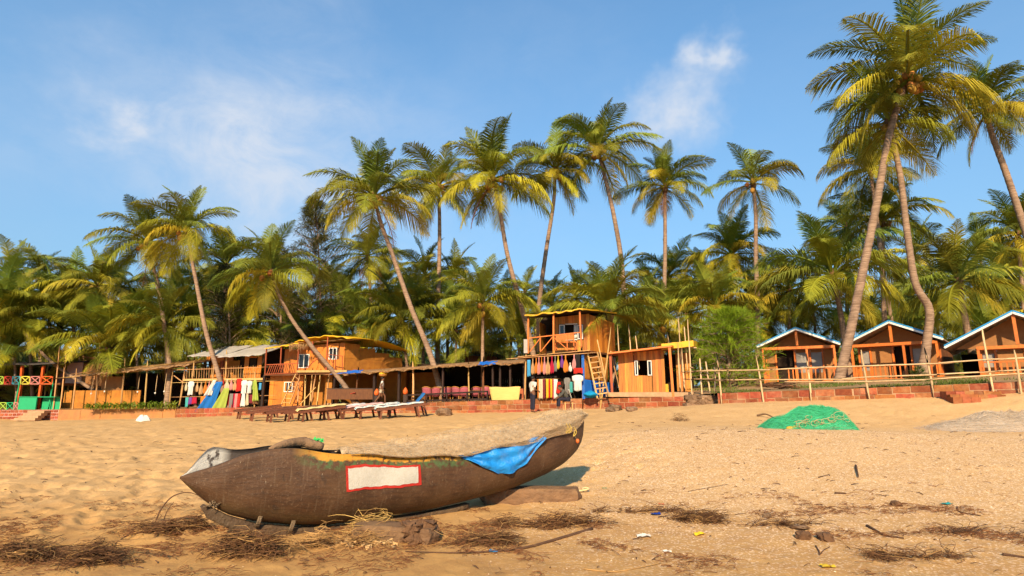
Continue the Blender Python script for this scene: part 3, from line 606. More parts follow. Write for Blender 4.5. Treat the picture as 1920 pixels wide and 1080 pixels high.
# ------------------------------------------------------------------ building frames
class Frame:
    """A thing whose local x runs along its front, y away from the beach, z up. Pixel rows and columns are read on the front plane."""
    def __init__(s, name, label, cat, pxL, YL, pxR, YR, pyb, group=None):
        a = at(pxL, pyb, YL); b = at(pxR, pyb, YR); s.o = Vector((a.x, a.y, 0)); d = Vector((b.x - a.x, b.y - a.y, 0)); s.len = d.length; s.d = d.normalized()
        s.n = Vector((-s.d.y, s.d.x, 0)); s.z0 = a.z; s.rz = math.atan2(d.y, d.x)
        s.e = empty(name, (a.x, a.y, a.z), label, cat, group, s.rz)
    def P(s, px, py, off=0.0):        # local point where the pixel ray meets the front plane moved back by off
        r = ray(px, py); c = Vector((0, 0, CAMZ)); t = ((s.o + s.n * off) - c).dot(s.n) / r.dot(s.n); p = c + r * t - s.o
        return Vector((p.dot(s.d), off, p.z - s.z0))
    def world(s, q): return s.o + s.d * q[0] + s.n * q[1] + Vector((0, 0, s.z0 + q[2]))
    def ground(s, x, y):
        w = s.world((x, y, 0)); return (tz(w.x, w.y) if w.y > edge_at(w.x).y else gh(w.x, w.y)) - s.z0
    def box(s, name, m, x0, y0, x1, y1, n0, n1, parent=None):
        ym, xm = (y0 + y1) / 2, (x0 + x1) / 2
        a, b = s.P(x0, ym, n0).x, s.P(x1, ym, n0).x; t, u = s.P(xm, y0, n0).z, s.P(xm, y1, n0).z
        return slab(name, m, s.e if parent is None else parent, ((a + b) / 2, (n0 + n1) / 2, (t + u) / 2), (abs(b - a), abs(n1 - n0), abs(t - u)))
    def post(s, m, x0, y0, x1, y1, r, off=0, sq=False, name='post', down=0.15):
        a, b = s.P(x0, y0, off), s.P(x1, y1, off)
        if down: b = b + (b - a).normalized() * down
        return beam(name, m, s.e, a, b, r * 2, r * 2) if sq else rod(name, m, s.e, a, b, r)
    def planks(s, m, x0, y0, x1, y1, off, n, name='plank', holes=(), th=.03, slant=(0, 0), gap=.006, parent=None):
        # upright planks from px x0..x1, rows y0..y1; slant moves the top row at the left/right; holes are pixel rectangles
        for i in range(n):
            u0, u1 = i / n, (i + 1) / n; xa, xb = x0 + (x1 - x0) * u0, x0 + (x1 - x0) * u1; xm = (xa + xb) / 2; um = (u0 + u1) / 2
            top = y0 + slant[0] * (1 - um) + slant[1] * um; spans = [(top, y1)]
            for (hx0, hy0, hx1, hy1) in holes:
                if xm > hx0 and xm < hx1:
                    ns = []
                    for (t, u) in spans:
                        if hy0 > t: ns.append((t, min(u, hy0)))
                        if hy1 < u: ns.append((max(t, hy1), u))
                    spans = ns
            for t, u in spans:
                if u - t < 1.0: continue
                a = s.P(xa, (t + u) / 2, off).x; b = s.P(xb, (t + u) / 2, off).x; zt, zb = s.P(xm, t, off).z, s.P(xm, u, off).z
                slab(name, m, s.e if parent is None else parent, ((a + b) / 2, off + random.uniform(-.006, .006), (zt + zb) / 2), (b - a - gap, th, zt - zb), (0, random.uniform(-.004, .004), 0))
    def side_planks(s, m, px, y0, y1, n0, n1, n, name='plank', th=.03, zdrop=0.0, parent=None):
        # upright planks on a wall running back from the front plane at column px
        p = s.P(px, (y0 + y1) / 2, n0); zt, zb = s.P(px, y0, n0).z, s.P(px, y1, n0).z
        for i in range(n):
            a = n0 + (n1 - n0) * i / n; b = n0 + (n1 - n0) * (i + 1) / n; zz = zt - zdrop * (i + .5) / n
            slab(name, m, s.e if parent is None else parent, (p.x + random.uniform(-.005, .005), (a + b) / 2, (zz + zb) / 2), (th, abs(b - a) - .006, zz - zb))
    def sheet(s, name, m, c00, c10, c11, c01, th=.05, nu=16, nv=8, wob=.03, seed=0, fringe=0.0, parent=None, ripple=None):
        # local corner points (front left, front right, back right, back left)
        c = [Vector(q) for q in (c00, c10, c11, c01)]; rr = np.random.RandomState(seed)
        ph = rr.rand(6) * 6
        def fn(u, v):
            p = c[0] * (1 - u) * (1 - v) + c[1] * u * (1 - v) + c[2] * u * v + c[3] * (1 - u) * v
            w = wob * (math.sin(u * 17 + ph[0]) * .5 + math.sin(u * 31 + v * 9 + ph[1]) * .3 + math.sin(v * 13 + ph[2]) * .4)
            if ripple: w += ripple[1] * math.sin(u * ripple[0] * 2 * math.pi)
            q = p + Vector((0, 0, w))
            if fringe and v == 0: q += Vector((0, -fringe * rr.rand(), -fringe * rr.rand()))
            return q
        b = MB(); b.shell(fn, nu, nv, (0, 0, -th)); return b.build(name, m, s.e if parent is None else parent, local=True)
    def window(s, x0, y0, x1, y1, off, frame, glass, mull=1, fw=.05, open_=False, name='window'):
        ym, xm = (y0 + y1) / 2, (x0 + x1) / 2
        a, b = s.P(x0, ym, off).x, s.P(x1, ym, off).x; t, u = s.P(xm, y0, off).z, s.P(xm, y1, off).z
        mb = MB(); w, h = b - a, t - u
        for (cx, cz, dx, dz) in ((a + fw / 2, (t + u) / 2, fw, h), (b - fw / 2, (t + u) / 2, fw, h), ((a + b) / 2, t - fw / 2, w - 2 * fw, fw), ((a + b) / 2, u + fw / 2, w - 2 * fw, fw)):
            mb.box((cx, off, cz), (dx, .08, dz))
        for i in range(mull):
            mb.box((a + w * (i + 1) / (mull + 1), off, (t + u) / 2), (fw * .8, .06, h - 2 * fw))
        wo = mb.build(name, frame, s.e, local=True)
        for i in range(mull + 1):
            xa = a + w * i / (mull + 1) + fw * .6; xb = a + w * (i + 1) / (mull + 1) - fw * .6
            slab('pane', glass, wo, ((xa + xb) / 2, off + .012, (t + u) / 2), (xb - xa, .012, h - 2 * fw))
        return wo

# materials of the huts
WG = (26, 26, 1.6)
ply = mat('orange_plywood', (0.60, 0.20, 0.020), (0.44, 0.13, 0.015), .55, WG, 5, .12, 20, .14, .35, dirt=(.2, .06, .015), dirtamt=.45)
plank_m = mat('varnished_plank', (0.60, 0.225, 0.028), (0.33, 0.10, 0.014), .55, (22, 22, 1.2), 6, .3, 20, .33, .35, hue=.012, bstretch=(40, 40, 2))
matwall = mat('mat_wall', (0.44, 0.18, 0.026), (0.33, 0.12, 0.02), .85, (3, 3, 3), 5, .3, 60, .1, dirt=(.16, .06, .02), dirtamt=.4)
orange = mat('orange_timber', (0.62, 0.165, 0.018), (0.46, 0.105, 0.014), .5, (14, 14, 5), 4, .1, 30, .15, .4)
redpost = mat('red_brown_timber', (0.35, 0.075, 0.022), (0.22, 0.05, 0.018), .6, (14, 14, 3), 4, .15, 30, .2)
darkwood = mat('dark_timber', (0.045, 0.022, 0.014), (0.025, 0.014, 0.01), .6, (10, 10, 4), 4, .2, 30, .3)
brownwood = mat('brown_timber', (0.20, 0.075, 0.025), (0.11, 0.04, 0.016), .65, (14, 14, 4), 5, .25, 30, .25)
bamboo = mat('bamboo', (0.56, 0.32, 0.12), (0.38, 0.20, 0.07), .6, (9, 9, 3), 5, .25, 30, .28, .3, hue=.015)
palebamboo = mat('pale_bamboo', (0.62, 0.42, 0.22), (0.44, 0.28, 0.14), .6, (9, 9, 3), 5, .25, 30, .22, .3)
thatch = mat('thatch', (0.34, 0.19, 0.085), (0.19, 0.10, 0.045), .95, (3, 14, 14), 6, 1., 24, .1, .1, bstretch=(6, 40, 40), dirt=(.42, .32, .22), dirtamt=.4)
tarpgrey = mat('grey_tarpaulin', (0.42, 0.38, 0.33), (0.30, 0.26, 0.22), .6, (2, 2, 2), 5, .3, 6, 0)
yellow = mat('yellow_tarpaulin', (0.68, 0.40, 0.012), (0.56, 0.30, 0.008), .55, (1.6, 1.6, 1.6), 5, .35, 5, .05, .35, dirt=(.4, .2, .03), dirtamt=.45)
bluetarp = mat('blue_tarpaulin', (0.012, 0.13, 0.50), (0.008, 0.09, 0.38), .45, (3, 3, 3), 4, .5, 7, .08, .4)
bluetrim = mat('blue_trim', (0.02, 0.26, 0.52), (0.03, 0.20, 0.42), .5, (5, 5, 5), 3, 0, 30, 0)
whitep = mat('white_paint', (0.74, 0.70, 0.64), (0.62, 0.57, 0.5), .5, (5, 5, 5), 3, .05, 30, .04)
indoor_shade = mat('painted_indoor_shade', (0.040, 0.026, 0.018), (0.022, 0.015, 0.011), .95, (3, 3, 3), 4, .2, 20, .1, .05)  # near-black colour carries the indoor shade of walls, openings and linings
brownpanel = mat('brown_panel', (0.33, 0.15, 0.05), (0.26, 0.115, 0.04), .8, (4, 4, 4), 4, .1, 40, .08)
darkroof = mat('dark_tile_roof', (0.06, 0.048, 0.042), (0.04, 0.032, 0.028), .8, (6, 6, 6), 5, .6, 24, 0)
roofund = mat('roof_sheet', (0.40, 0.30, 0.22), (0.30, 0.21, 0.15), .6, (6, 1.5, 6), 4, .2, 20, 0)
green_p = mat('green_paint', (0.02, 0.34, 0.14), (0.02, 0.28, 0.12), .6, (3, 3, 3), 3, .1, 30, .03)
pinkpanel = mat('pink_panel', (0.66, 0.42, 0.36), (0.55, 0.33, 0.28), .7, (2, 2, 2), 4, .1, 30, .08)
def glass_mat():
    m = mat('window_glass', (0.015, 0.017, 0.02), (0.02, 0.02, 0.022), .08, (1, 1, 1), 2, 0, 30, 0, .6); return m
glass = glass_mat()
greycurtain = mat('grey_glazing', (0.30, 0.27, 0.235), (0.24, 0.21, 0.18), .25, (2, 2, 2), 3, 0, 30, .05, .5)
paintc = {k: mat('paint_' + k, v, tuple(x * .85 for x in v), .55, (5, 5, 5), 3, 0, 30, .05) for k, v in dict(cyan=(.10, .42, .48), yellow=(.62, .55, .06), red=(.50, .05, .025), lime=(.35, .5, .06), green=(.02, .34, .13), orange=(.62, .10, .015), pink=(.55, .2, .17)).items()}

# ---- A: open shack with coloured railings, far left
A = Frame('beach_shack', 'open two-level shack with coloured cross-braced railings at the left edge', 'shack', -140, 42.9, 128, 41.2, 770)
z_d = A.P(60, 720).z; z_r = A.P(60, 684).z; xl, xr = A.P(-140, 700).x, A.P(118, 700).x
A.sheet('roof', darkroof, (xl, -.4, z_r - .1), (A.P(112, 684).x, -.4, z_r + .12), (A.P(112, 684).x, 5, z_r + .7), (xl, 5, z_r + .5), .1, 14, 4, .04, 1)
slab('deck', brownwood, A.e, ((xl + xr) / 2, 2.2, z_d), (xr - xl, 4.6, .12))
slab('back_wall', indoor_shade, A.e, ((xl + xr) / 2, 4.9, z_r / 2), (xr - xl, .12, z_r + .3))
for (x0, x1) in ((-94, -98), (-30, -36), (42, 35), (82, 71)): A.post(paintc['orange'], x0, 686, x1, 768, .075, 0, True)
A.post(paintc['green'], 36, 722, 29, 756, .05, -.25); A.post(paintc['green'], 99, 722, 91, 764, .05, -.25)
for (x0, x1) in ((110, 100), (123, 113)): A.post(bamboo, x0, 672, x1, 768, .045, -.15)
cols = ['orange', 'cyan', 'yellow', 'cyan', 'lime', 'red', 'cyan', 'yellow', 'pink']
xs_ = [-120, -92, -64, -36, -9, 8, 23, 39, 57, 76, 100]
for i in range(len(xs_) - 1):
    c = paintc[cols[i % len(cols)]]; a, b = xs_[i] + 1, xs_[i + 1] - 1
    q = [A.P(a, 706, -.1), A.P(b, 706, -.1), A.P(b - 1, 720, -.1), A.P(a - 1, 720, -.1)]
    for u, v in ((0, 1), (1, 2), (2, 3), (3, 0), (0, 2), (1, 3)): beam('railing_bar', c, A.e, q[u], q[v], .05, .05)
for i, (a, b) in enumerate(((-30, -14), (-14, 0), (0, 13), (13, 26), (26, 35))):
    c = paintc[['lime', 'pink', 'lime', 'green', 'pink'][i]]
    q = [A.P(a, 755, -.3), A.P(b - .6, 755, -.3), A.P(b - 1, 768, -.3), A.P(a - .4, 768, -.3)]
    for u, v in ((0, 1), (1, 2), (0, 2), (1, 3), (3, 0)): beam('railing_bar', c, A.e, q[u], q[v], .045, .045)
for x in (12, 30, 50, 76): 
    o = A.P(x, 688, .8); rod('lamp_cord', darkwood, A.e, o, o - Vector((0, 0, .5)), .012); 
ct = empty('green_counter', A.world(A.P(68, 768, -.5)), 'bright green painted counter on the pink brick base', 'counter')
ct.rotation_euler = (0, 0, A.rz); a, b, c_ = A.P(35, 760, -.5).x, A.P(68, 760, -.5).x, A.P(103, 760, -.5).x; x0 = A.P(68, 768, -.5).x; hz_ = A.P(50, 748, -.5).z
slab('front_panel', green_p, ct, ((a + b) / 2 - x0, 0, hz_ / 2), (b - a, .08, hz_)); slab('side_panel', green_p, ct, ((b + c_) / 2 - x0, .45, hz_ / 2), (c_ - b - .02, .08, hz_))
slab('top', green_p, ct, ((a + c_) / 2 - x0, .22, hz_ + .03), (c_ - a, .6, .05))
st = empty('concrete_steps', gnd(50, 789), 'pale concrete steps up the pink brick base', 'steps')
for i in range(4):
    p = at(52 + i * 7, 786 - i * 4.6, 39.7 + i * .22); slab('step', mortar, st, p - st.location, (1.5 - .1 * i, .5, .17), (0, 0, R(-4)))
# ---- B: bare frame hut with pink panels
B = Frame('frame_hut', 'unfinished hut of bamboo rafters with pink panels behind the long shed', 'hut', 84, 44, 215, 43.2, 765)
for (x0, x1, y0) in ((112, 104, 662), (135, 124, 668), (180, 172, 676), (90, 82, 676), (205, 200, 690)): B.post(bamboo, x0, y0, x1, 765, .05)
B.box('panel', pinkpanel, 124, 680, 153, 720, -.06, 0); B.box('panel', mat('mauve_panel', (.34, .15, .14), (.28, .12, .11), .8), 105, 684, 121, 720, -.05, 0)
B.box('panel', brownpanel, 152, 682, 200, 726, .05, .1); slab('floor', brownwood, B.e, (B.P(150, 722).x, 1.5, B.P(150, 722).z), (4.8, 3.2, .1))
for i in range(9):
    u = i / 8; p = B.P(112 + 12 * u, 661 + 5 * u, 0); q = B.P(150 + 55 * u, 680 + 4 * u, 0)
    rod('rafter', bamboo, B.e, B.P(110 + 9 * i, 662 + 1.3 * i, .2), B.P(112 + 9 * i, 662 + 1.3 * i, .2) + Vector((1.3, 1.4, -.75)), .03)
for i in range(3): rod('batten', bamboo, B.e, B.P(108, 664, .2) + Vector((i * .45, i * .45, -.25 * i)), B.P(190, 674, .2) + Vector((i * .45, i * .45, -.25 * i)), .028)
rod('ridge_pole', bamboo, B.e, B.P(84, 682, .1), B.P(112, 661, .1), .035); rod('ridge_pole', bamboo, B.e, B.P(108, 661, .2), B.P(190, 673, .2), .035)
# ---- C: long lean-to shed
Cc = Frame('thatched_shed', 'long lean-to shed with ragged thatched roof on bamboo poles', 'shed', 140, 40.9, 372, 39.4, 766)
pl, pr = Cc.P(146, 703), Cc.P(364, 682)
rfC = Cc.sheet('thatch_roof', thatch, pl + Vector((0, -.3, 0)), pr + Vector((0, -.3, 0)), pr + Vector((0.3, 4.2, .85)), pl + Vector((1.5, 4.2, .75)), .09, 40, 8, .05, 3, .16)
for i in range(16):
    u = i / 15; p = pl.lerp(pr, u); rod('rafter', bamboo, rfC, p + Vector((0, -.35, .06)), p + Vector((.3, 2.5, .55 + random.uniform(0, .1))), .025)
rod('eave_pole', bamboo, Cc.e, pl + Vector((-.2, -.1, -.14)), pr + Vector((0, -.1, -.14)), .045)
for (x0, y0, x1) in ((143, 706, 136), (184, 697, 178), (234, 690, 226), (276, 694, 271), (324, 692, 317), (347, 690, 336)): Cc.post(bamboo, x0, y0, x1, 766, .055, .02)
Cc.box('mat_wall', matwall, 118, 732, 262, 766, .9, .97); Cc.box('back_wall', indoor_shade, 150, 700, 372, 762, 4.3, 4.4)
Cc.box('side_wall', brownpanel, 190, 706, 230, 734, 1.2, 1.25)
beam('brace', bamboo, Cc.e, Cc.P(326, 704, .03), Cc.P(345, 718, .03), .05, .05)
for x in (175, 200, 262, 295, 312): 
    p = Cc.P(x, 705, .3); q = Cc.P(x - 4, 738 - (x % 7), .3); rod('hanging_cord', palebamboo, Cc.e, p, q, .018); o = link('lamp_bulb', ico_me(whitep, 1), Cc.e); o.location = q; o.scale = (.06, .06, .08)
# ---- D: stall with upper deck
D = Frame('stall_house', 'two-level stall house with grey tarpaulin roof and plank doors', 'hut', 340, 39.5, 505, 37.6, 768)
zd = D.P(420, 711).z; x0, x1 = D.P(348, 711).x, D.P(498, 711).x
slab('deck', brownwood, D.e, ((x0 + x1) / 2, 1.7, zd), (x1 - x0, 3.4, .1))
slab('deck_edge', bamboo, D.e, ((x0 + x1) / 2, -.06, zd - .02), (x1 - x0 + .2, .07, .14))
rp = [D.P(360, 668), D.P(455, 668), D.P(450, 658), D.P(372, 660)]
D.sheet('roof', tarpgrey, D.P(360, 668) + Vector((0, -.35, 0)), D.P(425, 667) + Vector((0, -.35, 0)), D.P(430, 656) + Vector((0, 2.2, .5)), D.P(372, 659) + Vector((0, 2.2, .5)), .04, 14, 6, .035, 5, .05)
D.sheet('roof', tarpgrey, D.P(418, 669) + Vector((0, -.45, 0)), D.P(497, 664) + Vector((0, -.3, 0)), D.P(500, 654) + Vector((0, 2.2, .5)), D.P(444, 655) + Vector((0, 2.2, .5)), .04, 14, 6, .035, 6, .05)
for (a, b) in ((365, 361), (402, 399), (425, 423)): D.post(bamboo, a, 668, b, 712, .05, .0, name='post')
for (a, b) in ((346, 334), (372, 350), (398, 393), (478, 477)): D.post(bamboo, a, 712, b, 770, .05, .0)
rod('rail', bamboo, D.e, D.P(347, 693, -.02), D.P(486, 689, -.02), .028)
for i in range(30):
    x = 350 + i * 4.6
    if 399 < x < 408: continue
    rod('baluster', bamboo, D.e, D.P(x + .8, 693 - i * .13, -.02), D.P(x, 711, -.02), .016)
D.planks(ply, 388, 668, 436, 710, 1.5, 6, 'plank', ((390, 676, 400, 710), (410, 676, 418, 710))); D.planks(ply, 458, 668, 490, 710, .6, 4, 'plank', ((469, 671, 480, 688),))
D.box('door', indoor_shade, 390, 676, 400, 710, 1.55, 1.6); D.box('door', redpost, 410, 676, 418, 710, 1.52, 1.57); D.box('wall_mat', matwall, 428, 676, 458, 709, 1.3, 1.36); D.box('door', indoor_shade, 449, 672, 458, 708, 1.2, 1.26)
D.box('shutter', indoor_shade, 469, 671, 480, 688, .62, .66); slab('back_wall', indoor_shade, D.e, ((x0 + x1) / 2, 3.3, zd + 1), (x1 - x0, .1, 2.2))
slab('stall_back', indoor_shade, D.e, ((x0 + x1) / 2, 2.0, zd / 2), (x1 - x0, .1, zd))
for y in (717, 744): rod('hanging_rail', bamboo, D.e, D.P(352, y, -.15), D.P(486, y - 2, -.15), .02)
# ---- E: big two-storey hut with yellow roof
E = Frame('plywood_hut', 'big two-storey orange plywood hut with yellow tarpaulin roof', 'hut', 492, 37.4, 690, 36.2, 764)
zd = E.P(560, 700).z
# right block upper floor
E.planks(ply, 560, 642, 646, 696, .9, 9, 'plank', ((560, 664, 579, 690), (618, 652, 632, 674)), slant=(8, 0))
E.window(560, 664, 580, 690, .9, whitep, glass, 1); E.window(617, 652, 632, 674, .9, whitep, glass, 1)
E.box('wall_backing', brownwood, 558, 650, 646, 700, .97, 1.0)
cR = E.P(646, 640, .9); sw = E.P(646, 700, .9)
# right side wall, running back
wallh = cR.z - sw.z
fx = 5.0; Q = E.e
for i in range(4):
    for j in range(2):
        s0, s1 = i / 4, (i + 1) / 4; zt0 = cR.z - (.9 * (s0 + s1) / 2) if j == 0 else sw.z + wallh * .48; zb0 = sw.z + wallh * .48 if j == 0 else sw.z
        slab('wall_panel', matwall, Q, (cR.x + 2.3 * (s0 + s1) / 2 * .98, .9 + 4.6 * (s0 + s1) / 2, (zt0 + zb0) / 2), (.05, 5.14 / 4 - .015, zt0 - zb0 - .012), (0, 0, math.atan2(-2.3, 4.6) + random.uniform(-.01, .01)))
for i in range(4):
    s0, s1 = i / 4, (i + 1) / 4
    slab('wall_panel', matwall, Q, (cR.x + 2.3 * (s0 + s1) / 2 * .98, .9 + 4.6 * (s0 + s1) / 2, sw.z / 2 + .0), (.05, 5.14 / 4 - .015, sw.z - .02), (0, 0, math.atan2(-2.3, 4.6)))
# yellow barrel roof
fl, fm, fr_ = E.P(552, 640, .0), E.P(616, 628, .0), E.P(652, 632, .0)
back = Vector((2.3, 5.6, -.55))
def roof_fn(u, v):
    pts = [fl, E.P(580, 632, .0), fm, fr_]
    f = u * 3; i = min(int(f), 2); p = pts[i].lerp(pts[i + 1], f - i)
    q = p + back * v * (.25 + .75 * u); q.z += .28 * math.sin(math.pi * v) * u + .05 * math.sin(u * 23 + v * 5) * .5 - (.06 * (math.sin(u * 40) * .5 + .5) if v == 0 else 0)
    return q
b = MB(); b.shell(roof_fn, 30, 12, (0, 0, -.05)); rfE = b.build('roof', yellow, Q, True, local=True)
for i in range(8): 
    u = i / 7; p = fl.lerp(fr_, u); rod('rafter', bamboo, rfE, p + Vector((0, .1, -.12)), p + Vector((.4, 1.6, -.02)), .03)
E.sheet('roof', yellow, E.P(497, 652, -.2), E.P(560, 642, -.2), E.P(556, 641, -.2) + Vector((0, 2.6, .35)), E.P(500, 650, -.2) + Vector((0, 2.6, .3)), .05, 16, 5, .03, 8, .08)
rr9 = random.Random(9); tb = MB()
for i in range(90):
    p = E.P(542 + rr9.random() * 34, 644 + rr9.random() * 4, -.3); d = Vector((rr9.uniform(-.1, .1), rr9.uniform(-.05, .05), -rr9.uniform(.15, .5))); w = Vector((.015, 0, 0))
    tb.add([p - w, p + w, p + d], [(0, 1, 2)])
tb.build('thatch_fringe', thatch, Q, local=True)
# left block
E.planks(ply, 533, 655, 560, 700, 1.1, 4); E.box('back_wall', indoor_shade, 498, 654, 534, 700, 2.4, 2.5)
E.box('deck', brownwood, 495, 700, 560, 704, -.1, 3.0); E.box('deck', bamboo, 556, 694, 650, 698, -.35, 1.4); E.box('deck_beam', brownwood, 556, 698, 640, 702, -.2, -.08)
for (xa, xb, y0, y1) in ((500, 497, 652, 702), (528, 526, 648, 684), (561, 557, 642, 700), (587, 585, 640, 662), (615, 611, 632, 694)): E.post(redpost, xa, y0, xb, y1, .035, -.1, True, down=0)
# slanted balcony rails
for (xa, ya, xb, yb) in ((500, 684, 560, 681), (498, 702, 557, 699)): beam('rail', redpost, Q, E.P(xa, ya, -.12), E.P(xb, yb, -.12), .05, .05)
for i in range(14):
    x = 501 + i * 4.0; s_ = 6 if i < 7 else -5
    beam('baluster', redpost, Q, E.P(x + s_, 684 - i * .2, -.12), E.P(x, 701 - i * .15, -.12), .035, .035)
for (xa, ya, xb, yb) in ((614, 664, 643, 668), (614, 664, 626, 684), (629, 668, 629, 694), (642, 668, 642, 694), (612, 694, 614, 664), (572, 692, 600, 668), (578, 690, 588, 676)): beam('rail', redpost, Q, E.P(xa, ya, -.3), E.P(xb, yb, -.3), .04, .04)
# ground floor
E.planks(ply, 505, 704, 568, 762, .5, 8, 'plank', ((533, 716, 549, 736),)); E.window(533, 716, 549, 735, .48, whitep, glass, 1); E.box('wall_backing', brownwood, 505, 704, 568, 762, .56, .6)
E.planks(matwall, 562, 704, 618, 760, 1.6, 5); E.box('side_wall', matwall, 608, 702, 622, 760, .6, 1.6)
for (xa, xb, y0) in ((561, 558, 703), (592, 583, 700), (585, 581, 704), (617, 611, 700), (573, 571, 704), (600, 594, 706)): E.post(bamboo, xa, y0, xb, 761, .05, -.15)
for (xa, ya, xb, yb) in ((555, 701, 528, 758), (562, 708, 543, 758)): beam('ladder_rail', bamboo, Q, E.P(xa, ya, -.45), E.P(xb, yb, -.45), .07, .05)
for i in range(7):
    u = i / 7 + .08; beam('ladder_rung', bamboo, Q, E.P(555 - 27 * u, 701 + 57 * u, -.45), E.P(562 - 19 * u, 708 + 50 * u, -.45), .035, .035)
beam('brace', bamboo, Q, E.P(592, 726, -.2), E.P(562, 759, -.2), .05, .05)
slab('floor_slab', mortar, Q, (E.P(560, 764).x, 1.4, -.06), (5.4, 3.6, .16))
E.post(darkwood, 496, 704, 491, 764, .07, .1, True)

# ---- F: open restaurant under a long thatched roof
Fh = Frame('beach_restaurant', 'open-fronted restaurant under a long flat thatched roof', 'restaurant', 612, 37.0, 992, 31.5, 756)
Q = Fh.e
prof = [(618, 699), (700, 695), (760, 690), (840, 683), (905, 681), (986, 676)]
def eave(u):
    f = u * (len(prof) - 1); i = min(int(f), len(prof) - 2); a, b = prof[i], prof[i + 1]; t = f - i
    return Fh.P(a[0] + (b[0] - a[0]) * t, a[1] + (b[1] - a[1]) * t, -.3)
rs_ = np.random.RandomState(4)
def rf(u, v):
    p = eave(u); q = p + Vector((0, 6.2 * v, .62 * v + .04 * math.sin(u * 60) * (1 - v)))
    if v == 0: q += Vector((0, -.12 * rs_.rand(), -.1 * rs_.rand()))
    return q
b = MB(); b.shell(rf, 80, 8, (0, 0, -.1)); rfF = b.build('thatch_roof', thatch, Q, local=True)
for i in range(34):
    p = eave(i / 33); rod('rafter', bamboo, rfF, p + Vector((0, -.16, -.12)), p + Vector((0, 1.5, .02)), .022)
for (xa, xb) in ((621, 672), (904, 936)):
    def bf(u, v, xa=xa, xb=xb):
        x = xa + (xb - xa) * u; k = (x - 618) / (986 - 618); p = eave(k); return p + Vector((0, -.12 - .03 * v + .5 * (1 - v) * .6, .10 - .2 * v + .02 * math.sin(u * 20 + v * 4)))
    b = MB(); b.shell(bf, 12, 3, (0, .02, 0)); b.build('blue_flap', bluetarp, rfF, local=True)
a, bq = Fh.P(612, 700).x, Fh.P(988, 700).x
slab('back_wall', indoor_shade, Q, ((a + bq) / 2, 5.9, 1.35), (bq - a, .12, 2.7)); slab('floor', mortar, Q, ((a + bq) / 2, 3, -.08), (bq - a, 6, .16))
slab('side_wall', indoor_shade, Q, (bq - .1, 3.4, 1.2), (.1, 5, 2.4)); slab('wall_mat', matwall, Q, (Fh.P(655, 700).x, 3.2, 1.0), (4.2, .08, 2.0)); slab('wall_mat', matwall, Q, (Fh.P(720, 700).x, 4.0, 1.0), (3., .08, 2.0))
for (x0, x1, y0, mm, r) in ((629, 624, 702, darkwood, .06), (671, 666, 702, brownwood, .05), (703, 702, 698, darkwood, .08), (749, 748, 694, darkwood, .07), (775, 775, 694, bamboo, .06), (831, 830, 688, darkwood, .05), (878, 880, 688, bamboo, .045),
                            (906, 906, 686, brownwood, .06), (924, 925, 688, darkwood, .05), (938, 938, 688, darkwood, .05), (957, 957, 688, darkwood, .05), (984, 986, 680, darkwood, .09)): Fh.post(mm, x0, y0, x1, 756, r, .0, mm is darkwood)
b = MB()      # bar shelf with rows of bottles
slab('bar_shelf', darkwood, Q, (Fh.P(880, 720).x, 5.2, 1.25), (3.4, .35, .05)); slab('bar_shelf', darkwood, Q, (Fh.P(880, 720).x, 5.2, .85), (3.4, .35, .05))
slab('bar_counter', darkwood, Q, (Fh.P(950, 727, 1.2).x, 1.0, Fh.P(950, 727, 1.0).z), (2.2, .7, .07)); slab('counter_front', brownwood, Q, (Fh.P(950, 740, 1.2).x, 1.1, .45), (2.1, .5, .85))
# front railing of the dining terrace
for (ya, yb, xa, xb) in ((741, 734, 763, 915), (752, 748, 763, 915)): beam('rail', darkwood, Q, Fh.P(xa, ya, -.35), Fh.P(xb, yb, -.35), .07, .09)
for x in (764, 800, 838, 876, 914): beam('rail_post', darkwood, Q, Fh.P(x, 741 - (x - 763) * .046, -.35), Fh.P(x, 757 - (x - 763) * .04, -.35), .07, .07)
slab('low_wall', later, Q, (Fh.P(968, 740, .1).x, .1, Fh.P(968, 742, .1).z - .1), (1.3, .35, .95))
GB = 'bottles on the restaurant shelf'
bg_m = mat('bottle_glass', (.10, .16, .10), (.3, .28, .2), .15, (3, 3, 3), 2, var=.5, spec=.5, hue=.1)
kb = MB(); kb.tube([(0, 0, 0), (0, 0, .18), (0, 0, .22), (0, 0, .3)], [.038, .038, .014, .014], 7); bot = kb.mesh('bottle', bg_m, True)
for i in range(22):
    o = link('bottle', bot); p = Fh.world((Fh.P(858 + (i % 11) * 5.0, 720).x, 5.13, 1.275 if i < 11 else .875)); o.location = p
    tag(o, 'small glass bottle on the dark shelf at the back of the restaurant', 'bottle', GB)
mg = mat('magenta_wicker', (.36, .085, .10), (.25, .055, .07), .7, (30, 30, 30), 3, .4, 90, .15)
cane = mat('cane', (.50, .22, .05), (.36, .15, .03), .5, (10, 10, 10), 3, .1, 30, .1)
